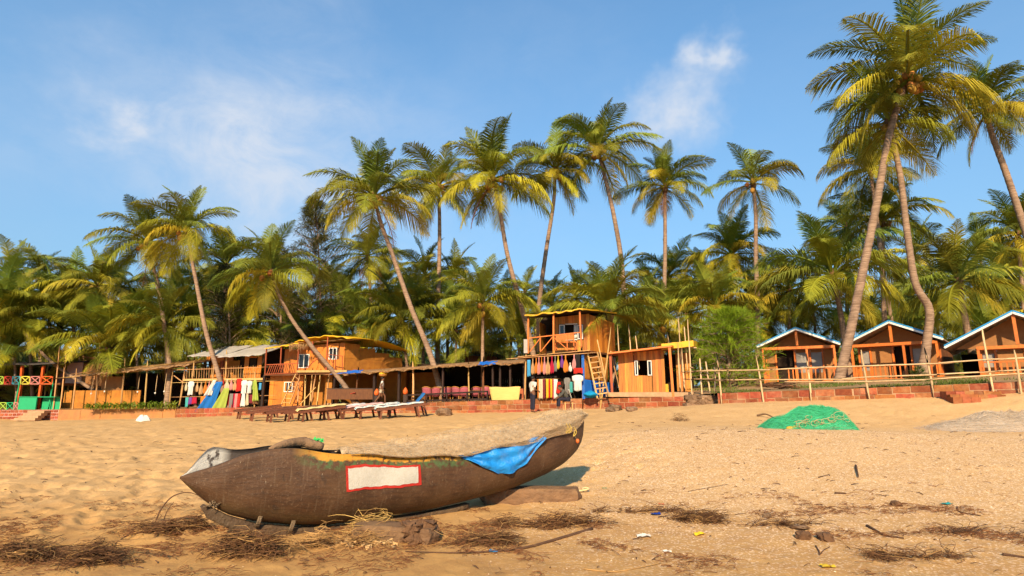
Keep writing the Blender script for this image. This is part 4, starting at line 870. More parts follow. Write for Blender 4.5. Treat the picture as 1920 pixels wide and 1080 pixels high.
def wicker_chair(px, py, off, rz, label):
    e = empty('wicker_chair', Fh.world(Fh.P(px, py, off)), label, 'chair', 'magenta wicker chairs of the restaurant', rz)
    e.location.z = Fh.z0 + .005
    b = MB(); b.tube([(0, 0, .40), (0, 0, .46)], [.27, .28], 12); b.build('seat', mg, e, True, local=True)
    b = MB(); 
    def bk(u, v):
        an = (u - .5) * 2.4; return Vector((math.sin(an) * .29, .06 - math.cos(an) * -.24 + .06 * v, .46 + v * .46 * math.cos(an * .55) + .0))
    b.shell(bk, 8, 4, (0, .03, 0)); bko = b.build('backrest', mg, e, True, local=True)
    b = MB(); b.tube([Vector((math.sin((u / 8 - .5) * 2.4) * .31, .08 + math.cos((u / 8 - .5) * 2.4) * .24 + .06, .46 + .49 * math.cos((u / 8 - .5) * 1.32))) for u in range(9)], .022, 5); b.build('back_rim', cane, bko, True, local=True)
    for sx in (-1, 1):
        for sy in (-1, 1): rod('leg', cane, e, (sx * .2, sy * .18, .42), (sx * .24, sy * .22, 0), .022)
for i, (x, y, o, lb) in enumerate(((802, 750, .4, 'leftmost wicker chair behind the dark railing, big round magenta back'), (818, 748, 1.3, 'magenta wicker chair half hidden behind the leftmost one'), (836, 748, 1.0, 'magenta wicker chair just right of the leaning palm foot'), (858, 747, .6, 'magenta wicker chair in the middle of the railing beside a small table'),
                                  (871, 745, .7, 'magenta wicker chair under the pale bamboo post'), (893, 744, 1.4, 'magenta wicker chair set back right of the pale bamboo post'), (911, 744, .4, 'rightmost wicker chair next to the hanging yellow mat'))):
    wicker_chair(x, y, o, R(random.uniform(150, 210)), lb)
for i, (x, o, lb) in enumerate(((786, 2.2, 'dark table set back left of the leaning palm trunk'), (848, 1.6, 'wooden table between magenta chairs in the middle'), (885, 1.2, 'wooden table between magenta chairs at the right'))):
    e = empty('dining_table', Fh.world((Fh.P(x, 745, o).x, o, 0)), lb, 'table'); slab('tabletop', brownwood, e, (0, 0, .74), (.95, .8, .05))
    for sx in (-1, 1):
        for sy in (-1, 1): slab('leg', brownwood, e, (sx * .4, sy * .33, .36), (.06, .06, .715))
# hanging yellow mat over the bar front
matm = mat('straw_mat', (.66, .44, .14), (.56, .35, .10), .8, (2, 2, 40), 3, .25, 60, 0)
b = MB()
p = [Fh.P(917, 726, -.55), Fh.P(976, 725, -.7), Fh.P(970, 765, -.95), Fh.P(925, 767, -.75)]
def mf(u, v):
    q = p[0] * (1 - u) * (1 - v) + p[1] * u * (1 - v) + p[2] * u * v + p[3] * (1 - u) * v; return Fh.world(q + Vector((0, .05 * math.sin(u * 7 + v * 2) * v, .015 * math.sin(u * 9))))
b.shell(mf, 14, 10, (0, .02, 0)); tag(b.build('straw_mat', matm, smooth=True), 'yellow straw mat hanging over the bar front', 'mat')
lant = mat('orange_lantern', (.62, .12, .02), (.5, .08, .015), .6)
for x, y, lb in ((706, 738, 'orange lantern jar left of the basket carrier'), (760, 736, 'orange lantern jar at the left end of the dark railing')):
    b = MB(); b.tube([(0, 0, 0), (0, 0, .08), (0, 0, .22), (0, 0, .34), (0, 0, .42)], [.07, .14, .15, .08, .02], 10); o = b.build('lantern_jar', lant, smooth=True); o.location = Fh.world(Fh.P(x, y + 4, -.3)); tag(o, lb, 'lantern')
    e = slab('pedestal', darkwood, None, Fh.world(Fh.P(x, y + 4, -.3)) + Vector((0, 0, -.3)), (.2, .2, .6)); tag(e, 'dark pedestal under the ' + lb, 'stand')
pt = empty('counter_stand', Fh.world(Fh.P(665, 748, -.2)), 'low brown plank counter with a red cloth left of the restaurant', 'counter')
slab('front', brownwood, pt, (0, 0, .28), (3.4, .08, .62)); slab('top', darkwood, pt, (0, .3, .62), (3.5, .7, .05))
rc = MB(); rc.shell(lambda u, v: Fh.world(Fh.P(632 + 34 * u, 737 + 7 * v * (1 - u), -.35)) + Vector((0, .5 * (1 - v), .02 * math.sin(u * 9))), 10, 4, (0, 0, .02)); tag(rc.build('red_cloth', mat('red_cloth', (.5, .04, .025), (.4, .03, .02), .8)), 'red cloth lying on the low brown counter', 'cloth')
# ---- G: dark roofed hut behind the restaurant
Gh = Frame('dark_roof_hut', 'small red hut with dark sagging roof behind the restaurant', 'hut', 862, 42, 948, 42, 690)
Gh.planks(redpost, 872, 664, 932, 690, .3, 8); Gh.box('wall_backing', indoor_shade, 870, 664, 934, 692, .4, .5); slab('rear_wall', indoor_shade, Gh.e, (1.7, 3.2, .3), (2.4, .1, 1.6))
pk = Gh.P(897, 655, 1.2)
def gr(u, v):
    an = u * 2 * math.pi; r = v; p = Gh.P(903, 667, 1.2) ; q = Vector((p.x + math.cos(an) * 1.75 * r, 1.2 + math.sin(an) * 1.7 * r, Gh.P(903, 669, 1.2).z + (pk.z - Gh.P(903, 669, 1.2).z) * (1 - r) ** .8 + .03 * math.sin(an * 9) * r)); return q
b = MB(); b.shell(gr, 28, 6, (0, 0, -.06)); b.build('roof', darkroof, Gh.e, local=True)
Gh.post(redpost, 873, 664, 873, 700, .05, .25); Gh.post(redpost, 931, 664, 931, 700, .05, .25)
# ---- H: two-storey plank hut with stall
H = Frame('two_storey_hut', 'tall two-storey plank hut with yellow roof above a clothes stall', 'hut', 982, 30.6, 1100, 29.6, 749)
Q = H.e
H.planks(plank_m, 1036, 590, 1106, 664, 1.4, 12, 'plank', ((1049, 608, 1093, 637),), slant=(6, -2)); H.box('wall_backing', indoor_shade, 1049, 604, 1093, 640, 1.75, 1.8)
c1, c0 = H.P(1106, 590, 1.4), H.P(1106, 664, 1.4)
for i in range(9):
    s = (i + .5) / 9; slab('plank', plank_m, Q, (c1.x + .95 * s, 1.4 + 2.6 * s, (c1.z + c0.z) / 2 - .10 * s), (2.77 / 9 - .008, .03, c1.z - c0.z - .15 * s), (0, 0, math.atan2(2.6, .95)))
for (xa, xb, dx) in ((1049, 1059, 1), (1083, 1093, -1)):      # open casements
    H.window(xa, 609, xb, 636, 1.33, whitep, glass, 0, .045, name='casement')
b = MB(); q0 = H.P(1060, 608, 1.34); q1 = H.P(1082, 608, 1.34); q2 = H.P(1071, 637, 1.34)
b.box(((q0.x + q1.x) / 2, 1.36, q0.z), (q1.x - q0.x, .06, .05)); b.box(((q0.x + q1.x) / 2, 1.36, q2.z), (q1.x - q0.x, .06, .05)); b.build('window_frame', whitep, Q, local=True)
b = MB(); b.shell(lambda u, v: H.P(1076 + 6 * u, 609 + 26 * v, 1.42) + Vector((0, .03 * math.sin(u * 18), 0)), 8, 4, (0, .01, 0)); b.build('curtain', whitep, Q, True, local=True)
H.side_planks(plank_m, 1012, 604, 664, 1.0, 2.4, 5); H.box('doorway_shade', indoor_shade, 1014, 600, 1036, 664, 2.5, 2.55); slab('rear_wall', indoor_shade, Q, (H.P(1060, 630, 3.9).x, 4.05, H.P(1060, 625, 3.9).z), (3.6, .06, 2.1))  # dark sheet painted as the shade within the door opening
zd = H.P(1040, 664, 0).z
H.sheet('deck', brownwood, H.P(976, 669, -.25), H.P(1100, 657, -.25), H.P(1108, 658, -.25) + Vector((.9, 4.2, .1)), H.P(976, 668, -.25) + Vector((0, 4.2, 0)), .1, 10, 4, .01, 2)
for i in range(10):
    u = i / 9; p = H.P(978 + 122 * u, 670 - 11 * u, -.3); slab('deck_board', bamboo, Q, p + Vector((0, .12, .035)), (.36, .5, .03), (0, R(-5), random.uniform(-.05, .05)))
yl, yr = H.P(984, 591, -.3), H.P(1092, 577, -.3)
H.sheet('roof', yellow, yl, yr, H.P(1096, 574, -.3) + Vector((1.1, 4.4, .25)), yl + Vector((.2, 4.2, .55)), .06, 22, 8, .03, 12, .09)
H.sheet('roof_lining', indoor_shade, yl + Vector((.05, .06, -.09)), yr + Vector((-.05, .06, -.09)), H.P(1096, 574, -.3) + Vector((1.05, 4.35, .14)), yl + Vector((.25, 4.1, .44)), .03, 8, 4, .01, 13)
for (xa, xb, y0, y1) in ((991, 990, 592, 663), (1038, 1038, 588, 657), (1087, 1090, 580, 650)): H.post(orange, xa, y0, xb, y1, .04, -.1, True, down=.0)
for (xa, ya, xb, yb) in ((991, 634, 1089, 623), (991, 634, 991, 662), (1013, 632, 1014, 660), (1063, 626, 1064, 657)): beam('rail', orange, Q, H.P(xa, ya, -.12), H.P(xb, yb, -.12), .055, .05)
for (xa, ya, xb, yb) in ((1013, 634, 993, 660), (1036, 632, 1015, 658), (1066, 628, 1090, 652), (1064, 655, 1040, 634)): beam('brace', orange, Q, H.P(xa, ya, -.1), H.P(xb, yb, -.1), .045, .04)
gb = H.box('grey_board', tarpgrey, 982, 636, 989, 662, -.2, -.12)
bn = empty('bench', H.world(H.P(1060, 657, .6)), 'small orange bench with a green cloth on the upper deck', 'bench'); bn.rotation_euler = (0, 0, H.rz)
slab('seat', orange, bn, (0, 0, .42), (1.2, .4, .05)); slab('backrest', orange, bn, (-.1, .2, .72), (1.1, .04, .3)); slab('cloth', green_p, bn, (.35, 0, .455), (.5, .35, .02))
for sx in (-.5, .5):
    for sy in (-.15, .15): slab('leg', orange, bn, (sx, sy, .2), (.05, .05, .4))
# stall below
slab('stall_back', indoor_shade, Q, (H.P(1050, 700, 1.6).x, 1.7, zd / 2), (3.6, .08, zd)); slab('stall_side', indoor_shade, Q, (H.P(996, 700, .2).x, .9, zd / 2), (.06, 1.5, zd - .1))
H.box('blue_screen', bluetarp, 1091, 664, 1096, 748, -.1, -.04)
def screen(name, m, pts, th=.02):
    b = MB(); c = [H.P(x, y, o) for x, y, o in pts]
    b.shell(lambda u, v: c[0] * (1 - u) * (1 - v) + c[1] * u * (1 - v) + c[2] * u * v + c[3] * (1 - u) * v + Vector((0, .04 * math.sin(u * 9 + v * 3), 0)), 12, 8, (0, th, 0)); return b.build(name, m, Q, True, local=True)
screen('side_mat', matwall, ((1094, 662, .05), (1140, 672, 2.2), (1140, 720, 2.2), (1094, 712, .05))); screen('blue_screen', bluetarp, ((1093, 711, .0), (1150, 718, 2.1), (1150, 742, 2.1), (1093, 747, .0)))
for (xa, ya, xb, yb) in ((986, 668, 984, 750), (1091, 662, 1093, 748), (1122, 690, 1126, 748), (1143, 640, 1128, 748)): H.post(bamboo, xa, ya, xb, yb, .045, -.05)
for (xa, ya, xb, yb) in ((1120, 637, 1136, 712), (1145, 658, 1163, 735), (1147, 668, 1160, 722)): beam('brace', bamboo, Q, H.P(xa, ya, .8), H.P(xb, yb, .8), .05, .05)
rod('hanging_rail', bamboo, Q, H.P(976, 671, -.35), H.P(1093, 663, -.35), .02); H.box('shelf', darkwood, 1005, 705, 1044, 708, -.1, .6)
rod('hanging_rail', bamboo, Q, H.P(1008, 711, -.12), H.P(1044, 710, -.12), .015)
ld = empty('ladder', H.world(H.P(1130, 748, -.6)), 'wooden ladder leaning on the two-storey hut beside the blue screen', 'ladder'); ld.rotation_euler = (0, 0, H.rz)
lo = H.P(1130, 748, -.6)
for (xa, ya, xb, yb) in ((1102, 664, 1120, 747), (1120, 660, 1142, 744)): beam('rail', bamboo, ld, H.P(xa, ya, -.0) - lo, H.P(xb, yb, -.6) - lo, .07, .05)
for i in range(8):
    u = (i + .7) / 8.5; beam('rung', bamboo, ld, H.P(1102 + 18 * u, 664 + 83 * u, -.6 * u) - lo, H.P(1120 + 22 * u, 661 + 83 * u, -.6 * u) - lo, .04, .05)
# ---- I: single-storey plank hut
I = Frame('plank_hut', 'single-storey orange plank hut with a sloping board roof', 'hut', 1144, 29.4, 1262, 28.8, 738)
Q = I.e
I.planks(plank_m, 1160, 664, 1246, 736, .5, 15, 'plank', ((1190, 676, 1222, 704),), slant=(-1, -8)); I.box('room_back', indoor_shade, 1160, 665, 1300, 734, 3.0, 3.05)
I.window(1190, 676, 1196, 704, .46, whitep, glass, 0, .04, name='casement'); I.window(1214, 676, 1222, 704, .46, whitep, glass, 0, .04, name='casement')
I.side_planks(plank_m, 1246, 660, 736, .5, 2.9, 8); 
I.planks(plank_m, 1268, 662, 1296, 734, 1.6, 5)
I.sheet('roof', orange, I.P(1139, 661, -.35), I.P(1259, 647, -.35), I.P(1259, 645, -.35) + Vector((.9, 3.7, .1)), I.P(1142, 659, -.35) + Vector((.3, 3.7, .1)), .08, 10, 4, .008, 21)
I.sheet('roof', yellow, I.P(1240, 645, .3), I.P(1300, 638, .3), I.P(1305, 638, .3) + Vector((.5, 3, .2)), I.P(1240, 643, .3) + Vector((0, 3, .2)), .3, 10, 4, .02, 22)
I.post(orange, 1255, 650, 1262, 742, .06, -.25, True); I.post(palebamboo, 1271, 658, 1276, 736, .045, .2); I.post(palebamboo, 1278, 662, 1284, 736, .04, .3); I.post(redpost, 1144, 662, 1148, 742, .06, -.1, True)
for (x, y) in ((1158, 622), (1180, 622), (1193, 640), (1253, 634), (1273, 612), (1290, 615), (1284, 626)): I.post(palebamboo, x, y, x + 3, 668, .03, .8, down=.4)
slab('floor_slab', mortar, Q, (I.P(1205, 738).x + .3, 1.4, -.05), (4.2, 3.4, .22)); I.box('shelf_box', yellow, 1246, 720, 1254, 735, .7, .9)
beam('cross_rail', palebamboo, Q, I.P(1240, 650, .6), I.P(1306, 652, .6), .05, .05)

# ---- cabins
def cabin(label, px0, Y0, px1, Y1, pyb, xpk, ypk, xle, yle, xre, yre, seedc, inset=.32):
    K = Frame('gabled_cabin', label, 'cabin', px0, Y0, px1, Y1, pyb, 'gabled cabins with blue edged roofs'); Q = K.e
    W0, W1 = K.P(px0, pyb).x, K.P(px1, pyb).x; pk = K.P(xpk, ypk); le = K.P(xle, yle); re = K.P(xre, yre); dep = 5.5; ov = -1.1
    xc = pk.x; hw = max(pk.x - le.x, re.x - pk.x) * .5 + (re.x - le.x) * .25; ez = (le.z + re.z) / 2
    lx, rx = xc - hw, xc + hw
    for sx, ex in ((-1, lx), (1, rx)):
        q = [Vector((xc, ov, pk.z)), Vector((ex, ov, ez)), Vector((ex, dep, ez)), Vector((xc, dep, pk.z))]
        if sx < 0: q = [q[1], q[0], q[3], q[2]]
        rso = K.sheet('roof_slope', roofund, q[0], q[1], q[2], q[3], .05, 24, 4, .004, 3, ripple=(9, .02))
        beam('blue_barge_board', bluetrim, rso, Vector((xc, ov - .03, pk.z + .06)), Vector((ex, ov - .03, ez + .06)), .03, .07)
        beam('barge_board', whitep, rso, Vector((xc, ov - .03, pk.z - .035)), Vector((ex, ov - .03, ez - .035)), .03, .09)
    tb = ez - .12
    tri = MB(); tri.add([(lx + .35, .02, tb + .05), (rx - .35, .02, tb + .05), (xc, .02, pk.z - .1), (lx + .35, .07, tb + .05), (rx - .35, .07, tb + .05), (xc, .07, pk.z - .1)], [(0, 1, 2), (3, 5, 4), (0, 3, 4, 1), (1, 4, 5, 2), (2, 5, 3, 0)])
    tri.build('gable_panel', brownpanel, Q, local=True)
    pw = .11; bx0, bx1 = lx + inset, rx - .32
    slab('tie_beam', orange, Q, ((bx0 + bx1) / 2, ov + .16, tb), (bx1 - bx0 + .1, pw, .15)); slab('king_post', orange, Q, (xc, ov + .14, (tb + pk.z) / 2 + .02), (.13, .1, pk.z - tb - .2))
    nb = 4; xsP = [bx0 + (bx1 - bx0) * i / (nb - 1) for i in range(nb)]
    for x in (xsP[0], xsP[-1]): slab('post', orange, Q, (x, ov + .16, tb / 2 - .1), (pw, pw, tb + .02))
    slab('post', orange, Q, (xsP[2] - .15, ov + .16, tb / 2 - .1), (pw, pw, tb + .02))
    slab('floor', brownwood, Q, ((lx + rx) / 2, (dep + ov) / 2, -.08), (rx - lx - .4, dep - ov, .14))
    # front wall behind the veranda
    fw = .45
    wx = [bx0 + .05, bx0 + (bx1 - bx0) * .16, bx0 + (bx1 - bx0) * .44, bx0 + (bx1 - bx0) * .66, bx0 + (bx1 - bx0) * .84, bx1 - .05]
    kinds = ['glaze', 'panel', 'door', 'glaze', 'panel'] if seedc != 1 else ['panel', 'door', 'glaze', 'glaze', 'panel']
    for i, kd in enumerate(kinds):
        a, b_ = wx[i] + .05, wx[i + 1] - .05
        if kd == 'panel': slab('wall_panel', brownpanel, Q, ((a + b_) / 2, fw, tb / 2), (b_ - a, .05, tb))
        elif kd == 'glaze':
            slab('wall_panel', brownpanel, Q, ((a + b_) / 2, fw, .32), (b_ - a, .05, .64)); slab('wall_panel', brownpanel, Q, ((a + b_) / 2, fw, tb - .1), (b_ - a, .05, .2))
            slab('window_pane', greycurtain, Q, ((a + b_) / 2, fw + .01, (tb + .44) / 2), (b_ - a - .02, .03, tb - .84))
        else: slab('doorway_shade', indoor_shade, Q, ((a + b_) / 2, fw + .3, tb / 2), (b_ - a, .05, tb))  # near-black sheet stands in for shade inside the opening
    for x in wx: slab('wall_post', orange, Q, (x, fw - .02, tb / 2), (.09, .12, tb))
    slab('wall_beam', orange, Q, ((bx0 + bx1) / 2, fw - .04, tb + .02), (bx1 - bx0, .1, .1))
    for x in (bx0, bx1):
        for i in range(8): slab('side_plank', brownwood, Q, (x, fw + .3 + i * .6, ez / 2 - .05), (.05, .59, ez + .0), (0, 0, 0))
    slab('rear_wall', indoor_shade, Q, ((lx + rx) / 2, dep - .1, ez / 2), (rx - lx - .7, .06, ez))
    # veranda railing
    g0, g1 = xsP[0], xsP[-1]; gap = (xsP[0] + .3, xsP[0] + 1.15) if seedc == 1 else (g1 + 1, g1 + 2)
    segs = [(g0, gap[0]), (gap[1], g1)] if seedc == 1 else [(g0, g1)]
    for a, b_ in segs:
        slab('rail', orange, Q, ((a + b_) / 2, ov + .16, .82), (b_ - a, .06, .07)); slab('rail', orange, Q, ((a + b_) / 2, ov + .16, .12), (b_ - a, .05, .06))
        n = max(2, int((b_ - a) / .21))
        for i in range(n): slab('baluster', orange, Q, (a + (b_ - a) * (i + .5) / n, ov + .16, .47), (.065, .03, .64), (0, 0, 0))
    for x in (g0, g1):
        beam('rail', orange, Q, (x, ov + .2, .82), (x, fw, .82), .06, .06)
        for i in range(5): slab('baluster', orange, Q, (x, ov + .4 + i * .25, .45), (.03, .06, .72))
    for x in (lx + .5, xc, rx - .5):
        for y in (ov + .2, 2.0): slab('stilt', brownwood, Q, (x, y, -.4), (.12, .12, .7))
    return K
cabin('leftmost gabled cabin, behind the bamboo fence beside the bright green bush', 1446, 34.5, 1578, 32.8, 720, 1493, 620, 1436, 652, 1580, 648, 1)
cabin('middle gabled cabin, framed by the two thick leaning palm trunks', 1606, 32.2, 1768, 29.6, 717, 1674, 607, 1592, 649, 1774, 637, 2)
cabin('gabled cabin cut off by the right edge of the picture', 1822, 28.2, 2005, 26.0, 714, 1898, 590, 1770, 655, 2044, 640, 3, 1.25)

# ------------------------------------------------------------------ bamboo fences
fe = empty('bamboo_fence', at(1600, 745, 22.4), 'long post and rail bamboo fence in front of the cabins', 'fence')
def fp(px, py, k=None):
    i = 7
    while i < len(EDGE) - 2 and px > EDGE[i + 1][0]: i += 1
    t = (px - EDGE[i][0]) / (EDGE[i + 1][0] - EDGE[i][0]); Y = EDGE[i][3] + (EDGE[i + 1][3] - EDGE[i][3]) * t
    return at(px, py, Y - .12) - fe.location
for (xa, ya, xb, yb) in ((1346, 680, 1354, 756), (1421, 682, 1432, 752), (1514, 680, 1522, 750), (1617, 674, 1630, 745), (1737, 668, 1751, 734), (1845, 640, 1863, 735), (1905, 672, 1915, 735), (1960, 660, 1975, 735)):
    rod('post', palebamboo, fe, fp(xa, ya), fp(xb, yb + 4), .036)
for pts in ([(1340, 695), (1430, 694), (1520, 689), (1620, 686), (1740, 682), (1845, 675), (1960, 668)], [(1346, 713), (1430, 712), (1560, 711), (1650, 706), (1740, 703), (1850, 697), (1960, 690)], [(1500, 716), (1620, 716), (1745, 711), (1860, 704), (1960, 697)]):
    for i in range(len(pts) - 1):
        a, b_ = fp(*pts[i]), fp(pts[i + 1][0] + 12, pts[i + 1][1] - .6); rod('rail', palebamboo, fe, a + Vector((0, -.05, 0)), b_ + Vector((0, -.05, random.uniform(-.02, .02))), .026)
f2 = empty('bamboo_fence', at(1320, 745, 26.5), 'short open bamboo fence between the plank hut and the stone corner', 'fence')
fq = lambda x, y: at(x, y, 27.6 - (x - 1295) * .05) - f2.location
for (xa, ya, xb, yb) in ((1293, 658, 1297, 738), (1313, 685, 1316, 738), (1325, 690, 1332, 740), (1341, 694, 1340, 740)): rod('post', palebamboo, f2, fq(xa, ya), fq(xb, yb), .035)
for (xa, ya, xb, yb) in ((1294, 697, 1372, 691), (1292, 711, 1352, 711), (1292, 688, 1300, 690)): rod('rail', palebamboo, f2, fq(xa, ya) + Vector((0, -.05, 0)), fq(xb, yb) + Vector((0, -.05, 0)), .03)

# ------------------------------------------------------------------ the canoe
A0 = at(337, 896, 6.35); A1 = at(1094, 780, 9.3); ax2 = Vector((A1.x - A0.x, A1.y - A0.y, 0)); BL = ax2.length; bd = ax2.normalized(); bn2 = Vector((-bd.y, bd.x, 0)); BO = Vector((A0.x, A0.y, 0))
def bhalf(s): return float(np.interp(s / BL, [0, .03, .08, .15, .25, .4, .6, .75, .86, .93, .975, 1.0], [.012, .10, .2, .29, .35, .385, .385, .37, .33, .26, .15, .02]))
def solve(px, py, k):
    b_ = .3
    for _ in range(4):
        o = BO + bn2 * (b_ * k); r = ray(px, py); c = Vector((0, 0, CAMZ)); t = (o - c).dot(bn2) / r.dot(bn2); p = c + r * t; s = (p - BO).dot(bd); b_ = bhalf(min(max(s, 0), BL))
    return s, p.z
def prof(pxs, k):
    a = sorted(solve(x, y, k) for x, y in pxs); return np.array([q[0] for q in a]), np.array([q[1] for q in a])
NG = prof([(337, 894), (360, 888), (400, 877), (433, 862), (456, 850), (508, 842), (561, 843), (642, 850), (700, 854), (760, 856), (850, 854), (930, 838), (1000, 818), (1060, 792), (1092, 777)], -.92)
FG = prof([(337, 894), (347, 889), (368, 868), (388, 842), (396, 838), (422, 841)], .92)
KE = prof([(337, 897), (362, 922), (390, 945), (427, 966), (480, 980), (560, 988), (620, 987), (700, 976), (807, 959), (861, 946), (915, 932), (968, 916), (1022, 893), (1057, 872), (1084, 845), (1093, 818), (1095, 796)], -.30)
def sm(x, P):
    return float(np.mean([np.interp(x + d, P[0], P[1]) for d in (-.06, -.03, 0, .03, .06)])) if .1 < x < BL - .1 else float(np.interp(x, P[0], P[1]))
def zn(s): return sm(s, NG)
def zf(s):
    lim = FG[0][-1]; a = sm(min(s, lim), FG)
    if s <= lim: return a
    w = min(1, (s - lim) / .5); return a * (1 - w) + zn(s) * w
def zk(s): return min(sm(s, KE), zn(s) - .02)
GT = [0, .12, .25, .4, .55, .7, .85, 1.0]; GL = [.92, .97, 1.0, 1.0, .92, .72, .40, 0]; GZ = [1, .86, .70, .51, .33, .17, .05, 0]
def hull(s, g, inset=0.0):        # g 0 near rim, 1 keel, 2 far rim
    s = min(max(s, 0), BL); b_ = bhalf(s); gg = g if g <= 1 else 2 - g; sg = -1 if g <= 1 else 1
    l = float(np.interp(gg, GT, GL)); zz = float(np.interp(gg, GT, GZ)); top = zn(s) if g <= 1 else zf(s); k_ = zk(s)
    off = max(b_ * l - inset, 0.0 if gg < 1 else 0) * sg; kz = k_ + inset * 1.6; kz = min(kz, top - .015)
    dent = .008 * math.sin(s * 5.1 + g * 3) + .005 * math.sin(s * 13 + g * 9)
    return BO + bd * s + bn2 * (off + sg * dent * l) + Vector((0, 0, kz + (top - kz) * zz + .012 * math.sin(s * 7.3) * zz))
boat = empty('dugout_canoe', (float(BO.x + bd.x * BL / 2), float(BO.y + bd.y * BL / 2), 0.05), 'weathered brown wooden fishing canoe lying on the sand', 'canoe')
NS, NGt = 90, 28
b = MB(); uvs = []
for ins in (0.0, .045):
    for j in range(NGt + 1):
        for i in range(NS + 1):
            s = BL * i / NS; b.v.append(tuple(hull(s, 2 * j / NGt, ins))); uvs.append((s, 2 * j / NGt + (10 if ins else 0)))
nv1 = (NS + 1) * (NGt + 1); gi = lambda i, j: j * (NS + 1) + i
for j in range(NGt):
    for i in range(NS):
        b.f.append((gi(i, j), gi(i, j + 1), gi(i + 1, j + 1), gi(i + 1, j))); b.f.append((gi(i, j) + nv1, gi(i + 1, j) + nv1, gi(i + 1, j + 1) + nv1, gi(i, j + 1) + nv1))
for j in (0, NGt):
    for i in range(NS): b.f.append((gi(i, j), gi(i + 1, j), gi(i + 1, j) + nv1, gi(i, j) + nv1))
def hull_material():
    m = bpy.data.materials.new('tarred_hull'); m.use_nodes = True; T = m.node_tree; N = T.nodes; L = T.links; bs = N['Principled BSDF']; bs.inputs['Roughness'].default_value = .62; bs.inputs['Specular IOR Level'].default_value = .3
    uv = N.new('ShaderNodeUVMap'); sx = N.new('ShaderNodeSeparateXYZ'); L.new(uv.outputs[0], sx.inputs[0]); g = N.new('ShaderNodeNewGeometry')
    def noise(sc, st=(1, 1, 1), det=5, src=None):
        mp = N.new('ShaderNodeMapping'); mp.inputs['Scale'].default_value = st; L.new(src or g.outputs['Position'], mp.inputs[0]); n = N.new('ShaderNodeTexNoise'); n.inputs['Scale'].default_value = sc; n.inputs['Detail'].default_value = det; n.inputs['Roughness'].default_value = .65; L.new(mp.outputs[0], n.inputs[0]); return n.outputs[0]
    def M(op, a, b_, cl=False):
        n = N.new('ShaderNodeMath'); n.operation = op; n.use_clamp = cl
        for i, v in enumerate((a, b_)):
            if isinstance(v, (int, float)): n.inputs[i].default_value = v
            else: L.new(v, n.inputs[i])
        return n.outputs[0]
    def rng(v, a, b_, c=0., d=1.):
        n = N.new('ShaderNodeMapRange'); n.inputs[1].default_value = a; n.inputs[2].default_value = b_; n.inputs[3].default_value = c; n.inputs[4].default_value = d; L.new(v, n.inputs[0]); return n.outputs[0]
    def mix(f, a, b_):
        n = N.new('ShaderNodeMix'); n.data_type = 'RGBA'; L.new(f, n.inputs['Factor'])
        for i, v in ((6, a), (7, b_)):
            if isinstance(v, tuple): n.inputs[i].default_value = (*v, 1)
            else: L.new(v, n.inputs[i])
        return n.outputs[2]
    s, gv = sx.outputs[0], sx.outputs[1]
    streak = noise(1, (5, 26, 1), 6, uv.outputs[0]); fine = noise(38, (1, 1, 1), 6); big = noise(2.2)
    col = mix(rng(streak, .35, .68), (0.085, 0.038, 0.016), (0.045, 0.021, 0.010))
    col = mix(rng(big, .45, .68, 0, .6), col, (0.12, 0.06, 0.026))
    col = mix(rng(fine, .56, .7, 0, .5), col, (0.2, 0.125, 0.07)); col = mix(rng(noise(90), .6, .72, 0, .7), col, (.035, .02, .012))
    drip = noise(1, (30, 2.2, 1), 5, uv.outputs[0]); col = mix(rng(drip, .56, .72, 0, .5), col, (.165, .11, .065)); col = mix(rng(noise(1, (9, 5, 1), 6, uv.outputs[0]), .6, .66, 0, .55), col, (.03, .018, .011))
    low = rng(gv, .6, .95); col = mix(M('MULTIPLY', low, rng(noise(3.0, (1, 1, 4)), .4, .6)), col, (.085, .06, .022))
    col = mix(M('MULTIPLY', rng(noise(60, (1, 1, .35), 3), .66, .74), rng(noise(3.3), .5, .62)), col, (.40, .32, .22))
    wob = M('MULTIPLY', M('SUBTRACT', noise(7), .5), .16); gw = M('ADD', gv, wob); wear = noise(16, det=7)
    inr = M('MULTIPLY', rng(s, 1.05, 1.4), rng(s, 4.3, 3.7))
    gr = M('MULTIPLY', M('MULTIPLY', rng(gw, .19, .15), inr), rng(wear, .42, .55)); col = mix(M('MULTIPLY', gr, .75), col, (.06, .12, .04))
    yl = M('MULTIPLY', M('MULTIPLY', rng(gw, .085, .06), inr), rng(M('ADD', wear, M('MULTIPLY', rng(s, 2.6, 1.6), .12)), .44, .52)); col = mix(M('MULTIPLY', yl, .9), col, (.52, .23, .02))
    inside = rng(gv, 8.5, 9.); wht = M('MULTIPLY', inside, M('MULTIPLY', rng(s, .50, .40), rng(M('ADD', noise(6), M('MULTIPLY', s, -.0)), .36, .42))); col = mix(inside, col, (.10, .075, .06)); col = mix(wht, col, (.62, .56, .47))
    L.new(col, bs.inputs['Base Color'])
    bp = N.new('ShaderNodeBump'); bp.inputs['Strength'].default_value = .6; bp.inputs['Distance'].default_value = .012; L.new(M('ADD', fine, M('MULTIPLY', streak, .8)), bp.inputs['Height']); L.new(bp.outputs[0], bs.inputs['Normal'])
    return m
hm = hull_material(); ho = b.build('hull', hm, boat, True)
ul = ho.data.uv_layers.new(name='UVMap'); UV = np.array(uvs); li = np.zeros(len(ho.data.loops), int); ho.data.loops.foreach_get('vertex_index', li); ul.data.foreach_set('uv', UV[li].ravel())
